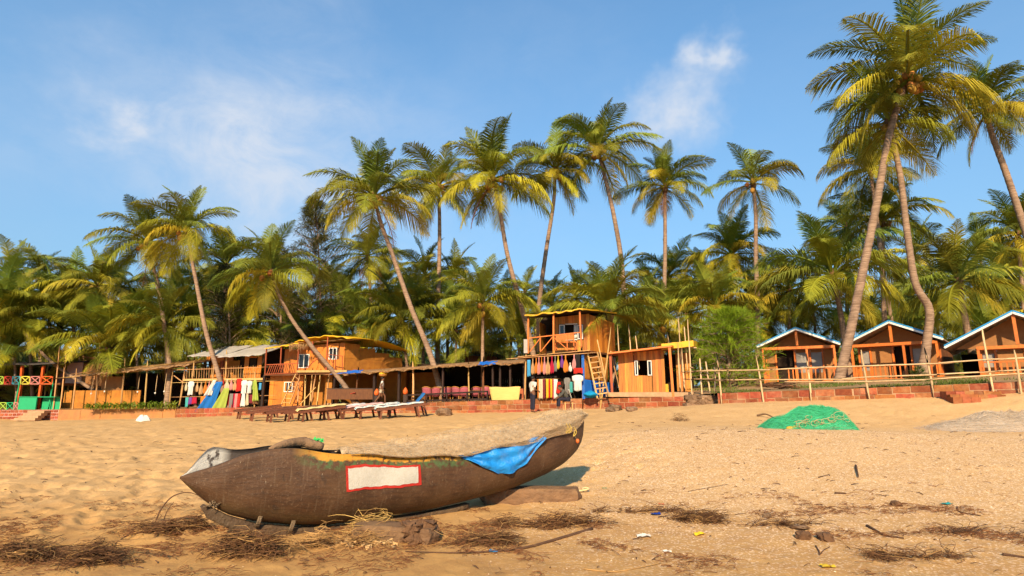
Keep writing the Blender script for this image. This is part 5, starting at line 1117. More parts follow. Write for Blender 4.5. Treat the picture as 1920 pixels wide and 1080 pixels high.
# pixel -> hull coordinates on the near side
SG = [(BL * i / 220, g / 80) for i in range(221) for g in range(0, 80)]; PXS = np.array([to_px(hull(s, g)) for s, g in SG]); SGA = np.array(SG)
def on_hull(px, py):
    d = ((PXS - np.array([px, py])) ** 2).sum(1); i = np.argsort(d)[:4]; w = 1 / (d[i] + .05); return (SGA[i] * w[:, None]).sum(0) / w.sum()
def hull_out(s, g, off):
    p = hull(s, g); a = hull(s + .02, g) - hull(s - .02, g); c = hull(s, g + .03) - hull(s, max(g - .03, 0)); n = a.cross(c).normalized()
    if n.dot(bn2) > 0: n = -n
    return p + n * off
def patch(name, m, quad, off, nu, nv, parent, extra=None, th=.004):
    q = [Vector((*on_hull(*c), 0)) for c in quad]; b = MB(); vs_ = []
    def fn(u, v):
        c = q[0] * (1 - u) * (1 - v) + q[1] * u * (1 - v) + q[2] * u * v + q[3] * (1 - u) * v
        if extra: c = c + Vector((*extra(u, v), 0))
        return hull_out(c.x, max(c.y, .002), off)
    b.grid(fn, nu, nv); return b.build(name, m, parent, True)
redp = mat('red_border_paint', (.42, .022, .012), (.33, .02, .012), .7, (9, 9, 9), 5, .3, 60, 0)
whp = mat('chalky_white_paint', (.50, .46, .40), (.42, .38, .31), .85, (30, 30, 30), 6, .4, 90, 0, dirt=(.32, .26, .19), dirtamt=.3)
jag = lambda a: (lambda u, v: ((v - .5) * a * math.sin(u * 9 + 3) * .6, (v - .5) * 0 + (.004 * math.sin(u * 21) + .003 * math.sin(u * 47)) * (1 if v in (0, 1) else 0)))
patch('red_border', redp, ((648, 873), (787, 870), (790, 908), (649, 922)), .005, 40, 10, boat, jag(.02))
patch('white_panel', whp, ((653, 878), (783, 874), (785, 904), (653, 917)), .0085, 40, 10, boat, jag(.015))
# rubbing keel board lashed under the bow
keelm = mat('keel_board', (.10, .058, .03), (.055, .032, .018), .75, (9, 9, 9), 6, .8, 30, 0, dirt=(.16, .11, .06), dirtamt=.5)
kp_top = [(382, 948), (396, 952), (430, 969), (480, 983), (560, 991), (622, 990), (660, 986)]; kp_bot = [(377, 953), (388, 972), (430, 992), (480, 1004), (540, 1012), (600, 1011), (660, 1004)]
def kpt(px, py, k): s, z = solve(px, py, k); return BO + bd * s + bn2 * (bhalf(min(max(s, 0), BL)) * k) + Vector((0, 0, z))
def interp_px(P, u):
    f = u * (len(P) - 1); i = min(int(f), len(P) - 2); t = f - i; return P[i][0] + (P[i + 1][0] - P[i][0]) * t, P[i][1] + (P[i + 1][1] - P[i][1]) * t
b = MB(); b.shell(lambda u, v: kpt(*[(1 - v) * a + v * c for a, c in zip(interp_px(kp_top, u), interp_px(kp_bot, u))], -.32), 24, 4, bn2 * .12); b.build('keel_board', keelm, boat, True)
kt2 = [(664, 984), (740, 972), (820, 958), (880, 944)]; kb2 = [(664, 1003), (740, 992), (820, 972), (880, 953)]
b = MB(); b.shell(lambda u, v: kpt(*[(1 - v) * a + v * c for a, c in zip(interp_px(kt2, u), interp_px(kb2, u))], -.28), 14, 3, bn2 * .12); b.build('keel_board', keelm, boat, True)
ropem = mat('coir_rope', (.22, .15, .085), (.13, .085, .05), .95, (30, 30, 30), 4, .6, 90, .1)
for (x, y) in ((486, 972), (547, 984)):
    b = MB()
    for k in range(4): b.tube([kpt(x + k * 1.6 - 2 + 4, y - 8, -.5), kpt(x + k * 1.6 - 3, y + 6, -.52), kpt(x + k * 1.6 - 7, y + 17, -.42)], .011, 5)
    b.build('lashing', ropem, boat, True)
b = MB(); rr = random.Random(3)
for k in range(26):
    p = kpt(398 + rr.uniform(-6, 10), 945 + rr.uniform(-4, 6), -.6); b.tube([p, p + Vector((rr.uniform(-.05, .05), rr.uniform(-.05, .03), rr.uniform(-.06, .06)))], .006, 4)
b.build('bow_lashing', ropem, boat)
# stone/wood chocks
chock = mat('chock_timber', (.22, .12, .06), (.11, .06, .033), .9, (5, 5, 18), 6, .9, 25, .1, dirt=(.36, .22, .1), dirtamt=.5)
def chock_obj(name, label, p0, p1, w, h, nm='block'):
    mid = (p0 + p1) / 2; d = p1 - p0; o = rough_block(name, (mid.x, mid.y, mid.z), (d.length * 1.25, w * 1.2, h * 1.25), chock, None, math.atan2(d.y, d.x), 2, 3, .05); o.rotation_euler = (0, 0, math.atan2(d.y, d.x)); return tag(o, label, 'timber')
g0, g1 = gnd(925, 940), gnd(1064, 936); g0.z = g1.z = (gh(g0.x, g0.y) + gh(g1.x, g1.y)) / 2 + .05; chock_obj('timber_block', 'squared timber block under the stern end of the canoe', g0, g1, .28, .2)
g0, g1 = gnd(685, 1008), gnd(800, 1014); g0.z = g1.z = gh(g1.x, g1.y) + .06; chock_obj('timber_block', 'timber block with a frayed broken end under the middle of the canoe', g0, g1, .22, .14)
lg = solve(520, 838, .5); p0 = kpt(505, 842, .1); p1 = kpt(566, 829, .6); p2 = kpt(606, 838, .5)
b = MB(); b.tube(smooth_path([p0, (p0 + p1) / 2 + Vector((0, 0, .02)), p1, (p1 + p2) / 2, p2], 16), [.02, .03, .04, .045, .05, .052, .055, .058, .06, .06, .06, .06, .06, .058, .055, .05, .04], 9); o = b.build('driftwood_log', mat('drift_log', (.27, .16, .085), (.15, .085, .045), .9, (4, 4, 4), 6, .8, 25), smooth=True); tag(o, 'short brown log resting on the canoe rim', 'log')
rr = random.Random(8); b = MB(); c = kpt(593, 829, .5)
for k in range(10): a = c + Vector((rr.uniform(-.05, .05), rr.uniform(-.03, .03), rr.uniform(0, .03))); b.add([a, a + Vector((.05, .01, rr.uniform(-.01, .03))), a + Vector((.02, .03, .04))], [(0, 1, 2)])
tag(b.build('green_scrap', mat('green_plastic', (.03, .42, .08), (.03, .35, .07), .5)), 'tiny bright green plastic scrap on the log', 'scrap')
# blue tarp hanging over the near side
tarp_t = [on_hull(*p) for p in ((850, 849), (872, 845), (898, 840), (928, 834), (958, 826), (988, 819), (1014, 811))]
tarp_b = [on_hull(*p) for p in ((856, 854), (878, 864), (904, 876), (934, 888), (960, 884), (986, 868), (1018, 822))]
def tl(P, u):
    f = u * (len(P) - 1); i = min(int(f), len(P) - 2); return P[i] + (P[i + 1] - P[i]) * (f - i)
b = MB()
def tarp_fn(u, v):
    c = tl(tarp_t, u) * (1 - v) + tl(tarp_b, u) * v
    fold = .022 * math.sin(u * 17 + v * 3) * v + .018 * math.sin(u * 31 - v * 5) + .03 * math.exp(-((u - .47) / .05) ** 2) * v + .012 * math.sin(v * 14 + u * 6)
    return hull_out(c[0], max(c[1], .004), .035 + fold)
b.grid(tarp_fn, 60, 24); bt = b.build('blue_tarpaulin', mat('blue_tarp_cloth', (.012, .24, .62), (.008, .17, .50), .5, (5, 5, 5), 5, .5, 26, 0, .4, dirt=(.35, .36, .36), dirtamt=.35), smooth=True); tag(bt, 'crumpled bright blue tarpaulin hanging over the canoe side', 'tarpaulin')

# ------------------------------------------------------------------ fishing nets
def net_mats(key, c, a_lo, a_hi):
    m = bpy.data.materials.new('net_veil_' + key); m.use_nodes = True; T = m.node_tree; N = T.nodes; L = T.links; bs = N['Principled BSDF']; bs.inputs['Base Color'].default_value = (*c, 1); bs.inputs['Roughness'].default_value = .9
    g = N.new('ShaderNodeNewGeometry'); n = N.new('ShaderNodeTexNoise'); n.inputs['Scale'].default_value = 14; n.inputs['Detail'].default_value = 6; n.inputs['Roughness'].default_value = .7; L.new(g.outputs['Position'], n.inputs[0])
    r = N.new('ShaderNodeMapRange'); r.inputs[1].default_value = .3; r.inputs[2].default_value = .7; r.inputs[3].default_value = a_lo; r.inputs[4].default_value = a_hi; L.new(n.outputs[0], r.inputs[0]); L.new(r.outputs[0], bs.inputs['Alpha'])
    mx = N.new('ShaderNodeMix'); mx.data_type = 'RGBA'; L.new(n.outputs[0], mx.inputs['Factor']); mx.inputs[6].default_value = (*[x * .75 for x in c], 1); mx.inputs[7].default_value = (*[min(1, x * 1.15) for x in c], 1); L.new(mx.outputs[2], bs.inputs['Base Color'])
    tr = N.new('ShaderNodeBsdfTranslucent'); L.new(mx.outputs[2], tr.inputs[0]); return m, mat('net_strand_' + key, c, tuple(x * .7 for x in c), .8, (4, 4, 4), 3, trans=.3)
def strands(surf, n, seed, ln=.5, fuzz=.03, w=.0035, seg=6, umin=0, umax=1, vmin=0, vmax=1):
    rr = random.Random(seed); b = MB()
    for _ in range(n):
        u, v = rr.uniform(umin, umax), rr.uniform(vmin, vmax); an = rr.gauss(0, .7); cu = rr.uniform(-2.5, 2.5); pts = []; lift = fuzz * rr.random() ** 2
        for k in range(seg + 1):
            pts.append(surf(min(max(u, 0), 1), min(max(v, 0), 1), lift * math.sin(math.pi * k / seg) + .006)); u += math.cos(an) * ln / seg * .5; v += math.sin(an) * ln / seg; an += cu / seg
        sw = Vector((rr.uniform(-1, 1), rr.uniform(-1, 1), rr.uniform(-1, 1))).normalized() * w
        o = len(b.v)
        for p in pts: b.v += [tuple(p - sw), tuple(p + sw)]
        b.f += [(o + 2 * k, o + 2 * k + 1, o + 2 * k + 3, o + 2 * k + 2) for k in range(seg)]
    return b
beige = (.62, .44, .255)
veil, strand = net_mats('beige', beige, .05, .55)
TOP = [solve(x, y, 0) for x, y in ((640, 852), (690, 845), (740, 838), (800, 829), (860, 818), (920, 808), (960, 804), (1000, 792), (1040, 780), (1070, 777), (1090, 779))]; TS = [t[0] for t in TOP]; TZ = [t[1] for t in TOP]
sN0, sN1 = TS[0], BL - .03
def netsurf(u, v, off=0.0, full=1.0):
    s = sN0 + (sN1 - sN0) * u; b_ = bhalf(s); zt = max(float(np.interp(s, TS, TZ)), zn(s) + .01); dr = float(np.interp(u, [0, .35, .42, .52, .9, 1], [.0, .02, .05, .03, .2, .08]))
    wob = .035 * math.sin(s * 9 + v * 11) * math.sin(v * 7 + s * 4) + .02 * math.sin(s * 23 + v * 17)
    if v < .25:
        t = 1 - v / .25; return hull_out(s, max(.002, dr * t), .02 + max(off, -.01))
    t = (v - .25) / .75; lat = b_ * .95 * (-1 + 2 * t); hgt = math.sin(math.pi * min(max(t * .96 + .02, 0), 1)) ** .6; z0 = zn(s) * (1 - t) + zf(s) * t
    q = BO + bd * s + bn2 * lat + Vector((0, 0, z0 + (zt - z0) * hgt * full + wob * hgt + off)); return q
nb_ = empty('fishing_net', BO + bd * BL * .7 + Vector((0, 0, .9)), 'sand coloured fine fishing net heaped in and over the canoe', 'net')
b = MB(); b.grid(lambda u, v: netsurf(u, .25 + .75 * v, -.015, .25), 70, 24); b.build('net_heap', mat('net_heap_beige', (.58, .415, .24), (.50, .35, .20), .95, (9, 9, 9), 5, .5, 40, 0), nb_, True)
b = MB(); b.grid(lambda u, v: netsurf(u, v, .012), 80, 40); b.build('net_veil', veil, nb_, True)
b = MB(); b.grid(lambda u, v: netsurf(.04 + .93 * u, .2 + .75 * v, .045 + .05 * abs(math.sin(u * 13 + v * 7))), 60, 24); b.build('net_veil', net_mats('loose', beige, 0, .35)[0], nb_, True)
tag(strands(lambda u, v, o: netsurf(u, v, o, random.random()), 6500, 5, .35, .05, .0013).build('net_strands', strand, nb_), kind='stuff')
fl_m = mat('orange_float', (.62, .14, .03), (.5, .1, .02), .5)
o = link('float', ico_me(fl_m, 2, (1, 1, 1.25)), nb_); s_, g_ = on_hull(1078, 826); o.location = hull_out(s_, g_, .05) - nb_.location; o.scale = (.028, .028, .028)
b = MB(); q = [hull_out(*on_hull(1072, 808), .02), hull_out(*on_hull(1076, 816), .025), hull_out(*on_hull(1078, 825), .04)]; b.tube(q, .006, 4); b.build('float_cord', ropem, nb_)
yc = mat('yellow_cord', (.55, .38, .08), (.45, .3, .06), .8)
b = MB(); rr = random.Random(2)
for k in range(3): q = hull_out(*on_hull(1055 + 8 * k, 790 + 5 * k), .05); b.tube(smooth_path([q, q + Vector((.04, 0, -.08)), q + Vector((-.01, -.02, -.14)), q + Vector((.02, 0, -.05))], 10), .006, 4)
b.build('cord', yc, nb_)

def heap(name, label, pxl, pxr, pytop, pxc, Y, col, key, n, rough_=1.0, a=(.35, .95), depth=.9, lobes=()):
    L0, R0 = at(pxl, 800, Y), at(pxr, 800, Y); cx = (L0.x + R0.x) / 2; rx = (R0.x - L0.x) / 2; top = at(pxc, pytop, Y); base = gh(cx, Y); h = top.z - base; ux = (top.x - cx) / rx
    def surf(u, v, off=0.0):
        an = u * 2 * math.pi; r = v; x = cx + math.cos(an) * rx * r; y = Y + math.sin(an) * depth * r
        d = math.hypot((x - cx) / rx - ux * (1 - r), 0); hh = (1 - r ** 3.2) * h * (1 + .12 * math.sin(an * 3 + r * 5)) + .05 * rough_ * math.sin(x * 13 + y * 9) * (1 - r) + .03 * rough_ * math.sin(x * 29 - y * 21) * (1 - r)
        for lx, lh, lw in lobes: hh += lh * h * math.exp(-(((x - cx) / rx - lx) / lw) ** 2) * (1 - r ** 3)
        return Vector((x + ux * rx * (1 - r) * .6, y, gh(x, y) - .03 + max(hh, 0) + off))
    e = empty(name, (cx, Y, base), label, 'net'); vm, sm_ = net_mats(key, col, *a)
    b = MB(); b.grid(lambda u, v: surf(u, v * .92, -.02), 40, 14); b.build('net_heap', vm, e, True)
    b = MB(); b.grid(lambda u, v: surf(u, v * 1.12, .035), 40, 14); b.build('net_veil', net_mats(key + '_edge', col, .0, .55)[0], e, True)
    tag(strands(lambda u, v, o: surf(u, v, o), n, 6, .45, .08, .0028).build('net_strands', sm_, e), kind='stuff'); return e, surf
gn, gsurf = heap('fishing_net', 'heap of bright green fishing net with pale rope on the bank', 1425, 1602, 766, 1535, 15.4, (.08, .56, .27), 'green', 5200, .5, (.15, .6), .9, ((-.6, -.35, .35),))
b = MB(); rr = random.Random(12); rope2 = mat('pale_rope', (.60, .46, .24), (.48, .36, .18), .9, (20, 20, 20), 4)
for k in range(18):
    p = gsurf(.66 + .2 * rr.random(), .72 + .22 * rr.random(), .02); r1 = rr.uniform(.03, .14); pts = [p + Vector((math.cos(t * .7 + k) * r1 * (.8 + .09 * t), -.05 + .03 * math.sin(t + k), math.sin(t * .7 + k) * r1 * .6 + .03)) for t in range(10)]; b.tube(smooth_path(pts, 26), .006, 4)
b.build('rope', rope2, gn, True)
for k, u in enumerate((.62, .60, .64)):
    o = link('float', ico_me(mat('yellow_float', (.66, .36, .03), (.55, .28, .02), .5), 2, (1.5, 1, .8), 'f'), gn); p = gsurf(.66 + .03 * k, .86, .04); o.location = at(1482 + 10 * k, 803 - k, 14.75) - gn.location; o.scale = (.075, .07, .065)
o = rough_block('stone', at(1537, 787, 14.85) - gn.location, (.22, .12, .12), mat('net_gap_brown', (.16, .09, .05), (.1, .055, .03), .95), gn, 0, 3, 2, .14)  # brown lump added in place of a gap in the net
heap('fishing_net', 'heap of pale grey beige fishing net at the right edge', 1735, 2010, 776, 1890, 16.2, (.58, .46, .34), 'pale', 2000, 1.2, (.45, .95), .8, ((-.6, -.4, .4),))

# ------------------------------------------------------------------ beach wrack and litter
wrackA = mat('root_fibre', (.16, .075, .03), (.08, .036, .016), .95, (9, 9, 9), 4, var=.2); wrackB = mat('dry_stem', (.42, .24, .085), (.3, .16, .055), .9, (9, 9, 9), 4, var=.2); dkw = mat('wet_wood', (.11, .055, .028), (.065, .032, .018), .85, (12, 12, 12), 5, .5, 40, .2)
def tangle(px, py, wpx, hpx, n, label, seed, hz=.1, m1=wrackA, m2=wrackB, frac=.9):
    rr = random.Random(seed); c = gnd(px, py); sc = c.y / FPX * .98; rx = wpx * sc / 2; ry = hpx * sc * 2.2
    e = empty('root_tangle', c, label, 'beach wrack'); subs = [(rr.uniform(-.8, .8), rr.uniform(-.7, .7), rr.uniform(.2, .55)) for _ in range(6)]
    for mm, k in ((m1, int(n * frac)), (m2, int(n * (1 - frac)))):
        b = MB()
        for _ in range(k):
            sc_ = rr.choice(subs); r = min(abs(rr.gauss(0, .55)), 1.3); t = rr.random() * 6.28; x = c.x + (sc_[0] + math.cos(t) * r * sc_[2]) * rx; y = c.y + (sc_[1] + math.sin(t) * r * sc_[2]) * ry * .5; z = gh(x, y) + rr.random() ** 1.6 * hz * max(.1, 1 - r * .7); an = rr.gauss(0, .9) if rr.random() < .7 else rr.random() * 6.28; l = rr.uniform(.08, .4) * (1.6 if mm is m2 else 1); cu = rr.uniform(-7, 7); el = rr.uniform(-.25, .6); pts = [Vector((x, y, z))]
            for s in range(4):
                pts.append(pts[-1] + Vector((math.cos(an) * math.cos(el), math.sin(an) * math.cos(el), math.sin(el))) * l / 4); an += cu / 4; el -= .18
            w = rr.uniform(.0014, .0042); b.tube(pts, [w, w, w * .9, w * .7, w * .4], 3, False)
        b.build('fibres' if mm is m1 else 'stems', mm, e)
    return e
tangle(120, 1050, 300, 34, 1530, 'broad tangle of dark roots and stems in the lower left corner', 1, .15)
tangle(300, 1000, 130, 26, 714, 'tangle of brown rootlets left of the canoe bow', 2, .14)
tangle(465, 1042, 130, 34, 1360, 'dense ball of brown roots in front of the bow keel board', 3, .19)
tangle(620, 1022, 120, 16, 544, 'flattened dry stems along the foot of the keel board', 4, .08, frac=.4)
tangle(1020, 985, 190, 22, 1190, 'mat of dry brown weed in front of the rear timber block', 5, .11)
tangle(900, 1018, 140, 14, 714, 'weed mat right of the frayed timber end', 6, .07)
tangle(1340, 975, 168, 28, 530, 'clump of dry brown weed with a yellow scrap on the bank foot', 7, .10)
tangle(1690, 1046, 196, 15, 265, 'dark dry weed clump in the lower right', 8, .06)
tangle(1180, 960, 210, 13, 224, 'thin weed line right of the rear timber block', 9, .04)
tangle(1450, 985, 154, 10, 163, 'thin weed line right of the yellow scrap', 10, .04)
tangle(1275, 790, 24, 14, 119, 'small dry weed tuft far up the bank', 11, .25)
tangle(690, 1000, 60, 22, 272, 'spray of golden straw leaning on the keel board', 12, .22, wrackB, mat('gold_straw', (.52, .33, .1), (.4, .24, .07), .8), .5)
tangle(1860, 1000, 251, 13, 122, 'sparse twigs at the right edge of the foreground', 13, .04, dkw)
def stick(px_pts, r, m, name, label, cat='stick', lift=.01, taper=.5):
    pts = []
    for q in px_pts:
        p = gnd(q[0], q[1]); p.z += lift + (q[2] if len(q) > 2 else 0); pts.append(p)
    n = max(8, len(pts) * 5); sp = smooth_path(pts, n); b = MB(); b.tube(sp, [r * (1 - taper * k / n) for k in range(n + 1)], 6); return tag(b.build(name, m, smooth=True), label, cat)
stick([(1110, 994), (1050, 1012), (990, 1028), (940, 1036), (850, 1039), (760, 1036)], .020, dkw, 'fallen_branch', 'long dark curved branch on the sand right of the canoe', taper=.75)
stick([(378, 970), (330, 975), (280, 985), (240, 1005), (205, 1030)], .013, dkw, 'bent_branch', 'dark bent branch running from the bow to the lower left tangle')
stick([(292, 978), (300, 975, .12), (318, 975, .26), (345, 972, .30), (368, 972, .27)], .011, dkw, 'arched_twig', 'arched twig springing from the sand left of the bow')
stick([(306, 978), (312, 976, .1), (322, 975, .2)], .006, dkw, 'forked_twig', 'short side twig under the arched twig')
stick([(20, 1058), (90, 1046), (160, 1040), (230, 1044), (300, 1055)], .011, wrackB, 'dry_stalk', 'long pale stalk over the lower left tangle', lift=.1)
stick([(1094 + 0, 1070), (1150, 1074), (1200, 1066), (1240, 1058)], .007, wrackB, 'dry_stalk', 'pale curved straw at the bottom centre', lift=.01)
stick([(1626, 988), (1645, 999), (1660, 1006), (1695, 1011)], .017, dkw, 'driftwood_stick', 'dark tapering driftwood stick on the lower right sand')
stick([(1605, 876), (1610, 897)], .018, dkw, 'driftwood_stick', 'short upright dark stick on the bank', lift=.03)
stick([(1565, 926), (1587, 927)], .018, dkw, 'driftwood_stick', 'small dark stick lying on the middle of the bank')
stick([(1535, 897), (1553, 892)], .010, dkw, 'driftwood_stick', 'thin dark twig on the upper bank')
stick([(1420, 781, .02), (1436, 783, .1), (1452, 787, .05)], .035, mat('drift_log2', (.25, .14, .07), (.14, .08, .04), .9), 'driftwood_log', 'short driftwood log left of the green net', 'log')
stick([(1795, 952), (1800, 962), (1840, 969)], .010, dkw, 'driftwood_stick', 'twig beside the teal cord on the right')
stick([(1880, 1042), (1925, 1048)], .018, dkw, 'driftwood_stick', 'dark stick at the right edge near the bottom')
stick([(1530, 1026), (1536, 1036), (1537, 1042), (1545, 1034), (1556, 1028)], .008, dkw, 'forked_twig', 'small forked twig below the two husks')
stick([(1290, 923), (1325, 916), (1364, 909)], .005, dkw, 'thin_twig', 'thin long twig on the left part of the bank', lift=.005)
stick([(766, 955, .0), (770, 962, .0)], .004, wrackB, 'grass_stalk', 'short upright straw below the canoe side', lift=.1)
husk = mat('husk', (.17, .085, .04), (.10, .05, .025), .95, (14, 14, 14), 5, .9, 30, .15)
for (x, y, s, lb, nm) in ((1507, 1010, .075, 'brown husk left of the forked twig', 'coconut_husk'), (1548, 1013, .08, 'dark coconut husk above the forked twig', 'coconut_husk'), (1500, 993, .085, 'flat grey shell beside the husks', 'sea_shell'), (1680, 948, .06, 'small weed clod on the bank', 'weed_clod'),
                          (1438, 971, .05, 'dark pebble at the foot of the bank', 'pebble'), (1153, 770, .3, 'brown stone left of the plank hut wall', 'rock'), (1185, 771, .22, 'small brown stone at the foot of the centre wall', 'rock'), (832, 778, .42, 'squared grey stone on the sand below the restaurant', 'rock'), (1145, 772, .22, 'dark stone beside the brown stone below the wall', 'rock')):
    p = gnd(x, y); o = rough_block(nm, p + Vector((0, 0, s * .3)), (s * 2, s * 1.6, s * (.5 if 'shell' in nm else 1.3 if nm != 'rock' else .9)), husk if 'husk' in nm or 'weed' in nm else stone, None, random.random() * 3, int(x), 3 if 'husk' in nm else 2, .3, .8 if nm != 'rock' else .35); tag(o, lb, nm.split('_')[-1])
p = gnd(785, 1016); fr2 = rough_block('frayed_stump', p + Vector((.0, .02, .09)), (.3, .26, .2), husk, None, .4, 1, 5, .4); tag(fr2, 'gnarled frayed wood lump at the end of the middle timber block', 'wood')
sp_ = MB(); rr = random.Random(4)
for k in range(160):
    x = p.x - .55 + rr.gauss(0, .22); y = p.y - .08 + rr.gauss(0, .08); s = rr.uniform(.012, .045); q = Vector((x, y, gh(x, y) + s * .3)); sp_.add([q + Vector((rr.uniform(-1, 1), rr.uniform(-1, 1), rr.uniform(-.6, 1))).normalized() * s for _ in range(6)], [(0, 1, 2), (0, 2, 3), (0, 3, 4), (1, 2, 4), (2, 3, 5), (0, 4, 5), (1, 4, 5)])
tag(sp_.build('sand_clods', MATS.get('sand_clod') or mat('sand_clod', (.52, .33, .15), (.45, .28, .12), .95, (20, 20, 20), 4, .6, 60)), kind='stuff')
def scrap(px, py, s, c, label, seed):
    rr = random.Random(seed); p = gnd(px, py); b = MB()
    def fn(u, v): return p + Vector(((u - .5) * s * 2, (v - .5) * s * 1.3, .008 + s * .35 * (math.sin(u * 5 + seed) * math.sin(v * 6 + seed * 2) * .5 + .5) + rr.uniform(-.1, .1) * s))
    b.grid(fn, 6, 5); tag(b.build('plastic_scrap', mat('scrap_%d' % seed, c, tuple(x * .8 for x in c), .4, trans=.2)), label, 'scrap')
for i, a in enumerate(((1230, 966, .06, (.015, .05, .32), 'crumpled dark blue plastic scrap at the foot of the bank'), (925, 1037, .045, (.01, .22, .5), 'light blue scrap beside the long branch'), (1207, 1008, .075, (.72, .66, .58), 'crushed white plastic bottle near the bottom centre'), (1251, 1036, .04, (.68, .6, .5), 'small white crumpled scrap below the white bottle'),
                       (1311, 1004, .06, (.70, .46, .02), 'yellow plastic scrap in the weed clump'), (1056, 938, .05, (.03, .36, .2), 'green knot of cord at the end of the rear timber'), (1775, 947, .06, (.02, .36, .36), 'teal cord scrap on the right of the bank'), (1240, 947, .035, (.6, .16, .06), 'small orange red scrap on the weed line'), (1134, 917, .035, (.05, .3, .15), 'tiny green scrap on the bank right of the stern'), (1552, 1065, .06, (.62, .42, .03), 'yellow straw scrap at the bottom right of centre'), (870, 1008, .05, (.55, .2, .05), 'small orange leaf beside the frayed timber'))): scrap(*a, i)
b = MB(); c = gnd(1075, 925)
b.tube(smooth_path([c + Vector(v) for v in ((-.2, 0, .05), (-.05, .0, .03), (.1, .02, .03), (.2, .0, .05), (.24, .05, .06), (.17, .06, .07), (.14, 0, .05))], 30), .013, 5); tag(b.build('rope_end', rope2, smooth=True), 'loop of thick pale rope at the end of the rear timber', 'rope')
# shell grit and twig litter nobody could count
pts = []
rr = np.random.RandomState(9); SX = rr.uniform(-7, 16, 60000); SY = 5.2 + (14.3 - 5.2) * rr.rand(60000) ** 1.1
keep = (np.abs(SX) < SY * .95) & (rr.rand(60000) < np.clip(.10 + (SX - .18 * (SY - 7) + .6) * .4, .04, .85) * np.clip((SY - 5.8) / 2.2, .2, 1)); SX, SY = SX[keep], SY[keep]
SZ = hbase(SX, SY) + relief(SX, SY)
def grit_mesh(name, m, X, Y, Z, size, seed):
    r = np.random.RandomState(seed); n = len(X); s = size * (.45 + r.rand(n) ** 2 * 1.5) * (.55 + Y / 16); an = r.rand(n) * 6.28
    c, d = np.cos(an), np.sin(an); el = r.uniform(.5, 1.4, n); V_ = np.zeros((n, 5, 3)); base = [(-1, -.7), (1, -.6), (.9, .8), (-.8, .6)]
    for i, (a, b_) in enumerate(base): V_[:, i, 0] = X + (a * c - b_ * el * d) * s; V_[:, i, 1] = Y + (a * d + b_ * el * c) * s; V_[:, i, 2] = Z - .002 + r.uniform(0, .5, n) * s
    V_[:, 4, 0] = X; V_[:, 4, 1] = Y; V_[:, 4, 2] = Z + s * r.uniform(.35, .8, n)
    o = np.arange(n)[:, None] * 5; F_ = np.concatenate([o + np.array(f) for f in ((0, 1, 4), (1, 2, 4), (2, 3, 4), (3, 0, 4))])
    me = bpy.data.meshes.new(name); me.from_pydata(V_.reshape(-1, 3).tolist(), [], F_.tolist()); me.materials.append(m); return tag(link(name, me), kind='stuff')
cut = int(len(SX) * .72)
grit_mesh('shell_grit', mat('shell', (.70, .53, .36), (.55, .38, .23), .7, (40, 40, 40), 2, contrast=2), SX[:cut], SY[:cut], SZ[:cut], .006, 1)
grit_mesh('shell_grit', mat('shell_brown', (.36, .19, .09), (.22, .11, .05), .8, (40, 40, 40), 2, contrast=2), SX[cut:], SY[cut:], SZ[cut:], .007, 2)
# loose root fibre strewn along the tide line
rr = random.Random(41); b = MB(); k = 0
_r = np.random.RandomState(41); _y = np.where(_r.rand(60000) < .7, _r.normal(7.0, .75, 60000), _r.uniform(5.4, 9.0, 60000)); _x = _r.uniform(-.95, .95, 60000) * _y
_ok = (_y > 5.3) & (vnoise(_x, _y * 1.7, 1.3, 6) + vnoise(_x, _y, 3.1, 8) * .6 + np.where(_x < -1.2, .10, np.where(_x > 2, -.12, 0)) > .12); _x, _y = _x[_ok][:5600], _y[_ok][:5600]; _z = hbase(_x, _y) + relief(_x, _y)
for x, y, z in zip(_x.tolist(), _y.tolist(), _z.tolist()):
    an = rr.gauss(0, .8); l = rr.uniform(.04, .22); cu = rr.uniform(-5, 5); el = rr.uniform(0, .35); p = Vector((x, y, z + .003 + .02 * rr.random())); q = [p]
    for s in range(3): q.append(q[-1] + Vector((math.cos(an), math.sin(an), el)) * l / 3); an += cu / 3; el -= .25
    w = rr.uniform(.0012, .0036); b.tube(q, [w, w, w, w * .5], 3, False)
tag(b.build('tide_line_fibre', mat('tide_fibre', (.22, .085, .03), (.12, .05, .02), .95, (4, 4, 4), 3)), kind='stuff')
rr = random.Random(31); b = MB()
for k in range(520):
    y = 5.4 + rr.random() ** 1.3 * 14; x = rr.uniform(-.92, .95) * y; z = gh(x, y); an = rr.random() * 6.28; l = rr.uniform(.02, .10) * (1 + y / 14); w = rr.uniform(.0018, .005) * (1 + y / 14); p = Vector((x, y, z + .006)); d = Vector((math.cos(an), math.sin(an) * .6, .1)); b.tube([p, p + d * l * .5 + Vector((0, 0, .008)), p + d * l], [w, w, w * .5], 3)
tag(b.build('twig_litter', dkw), kind='stuff')

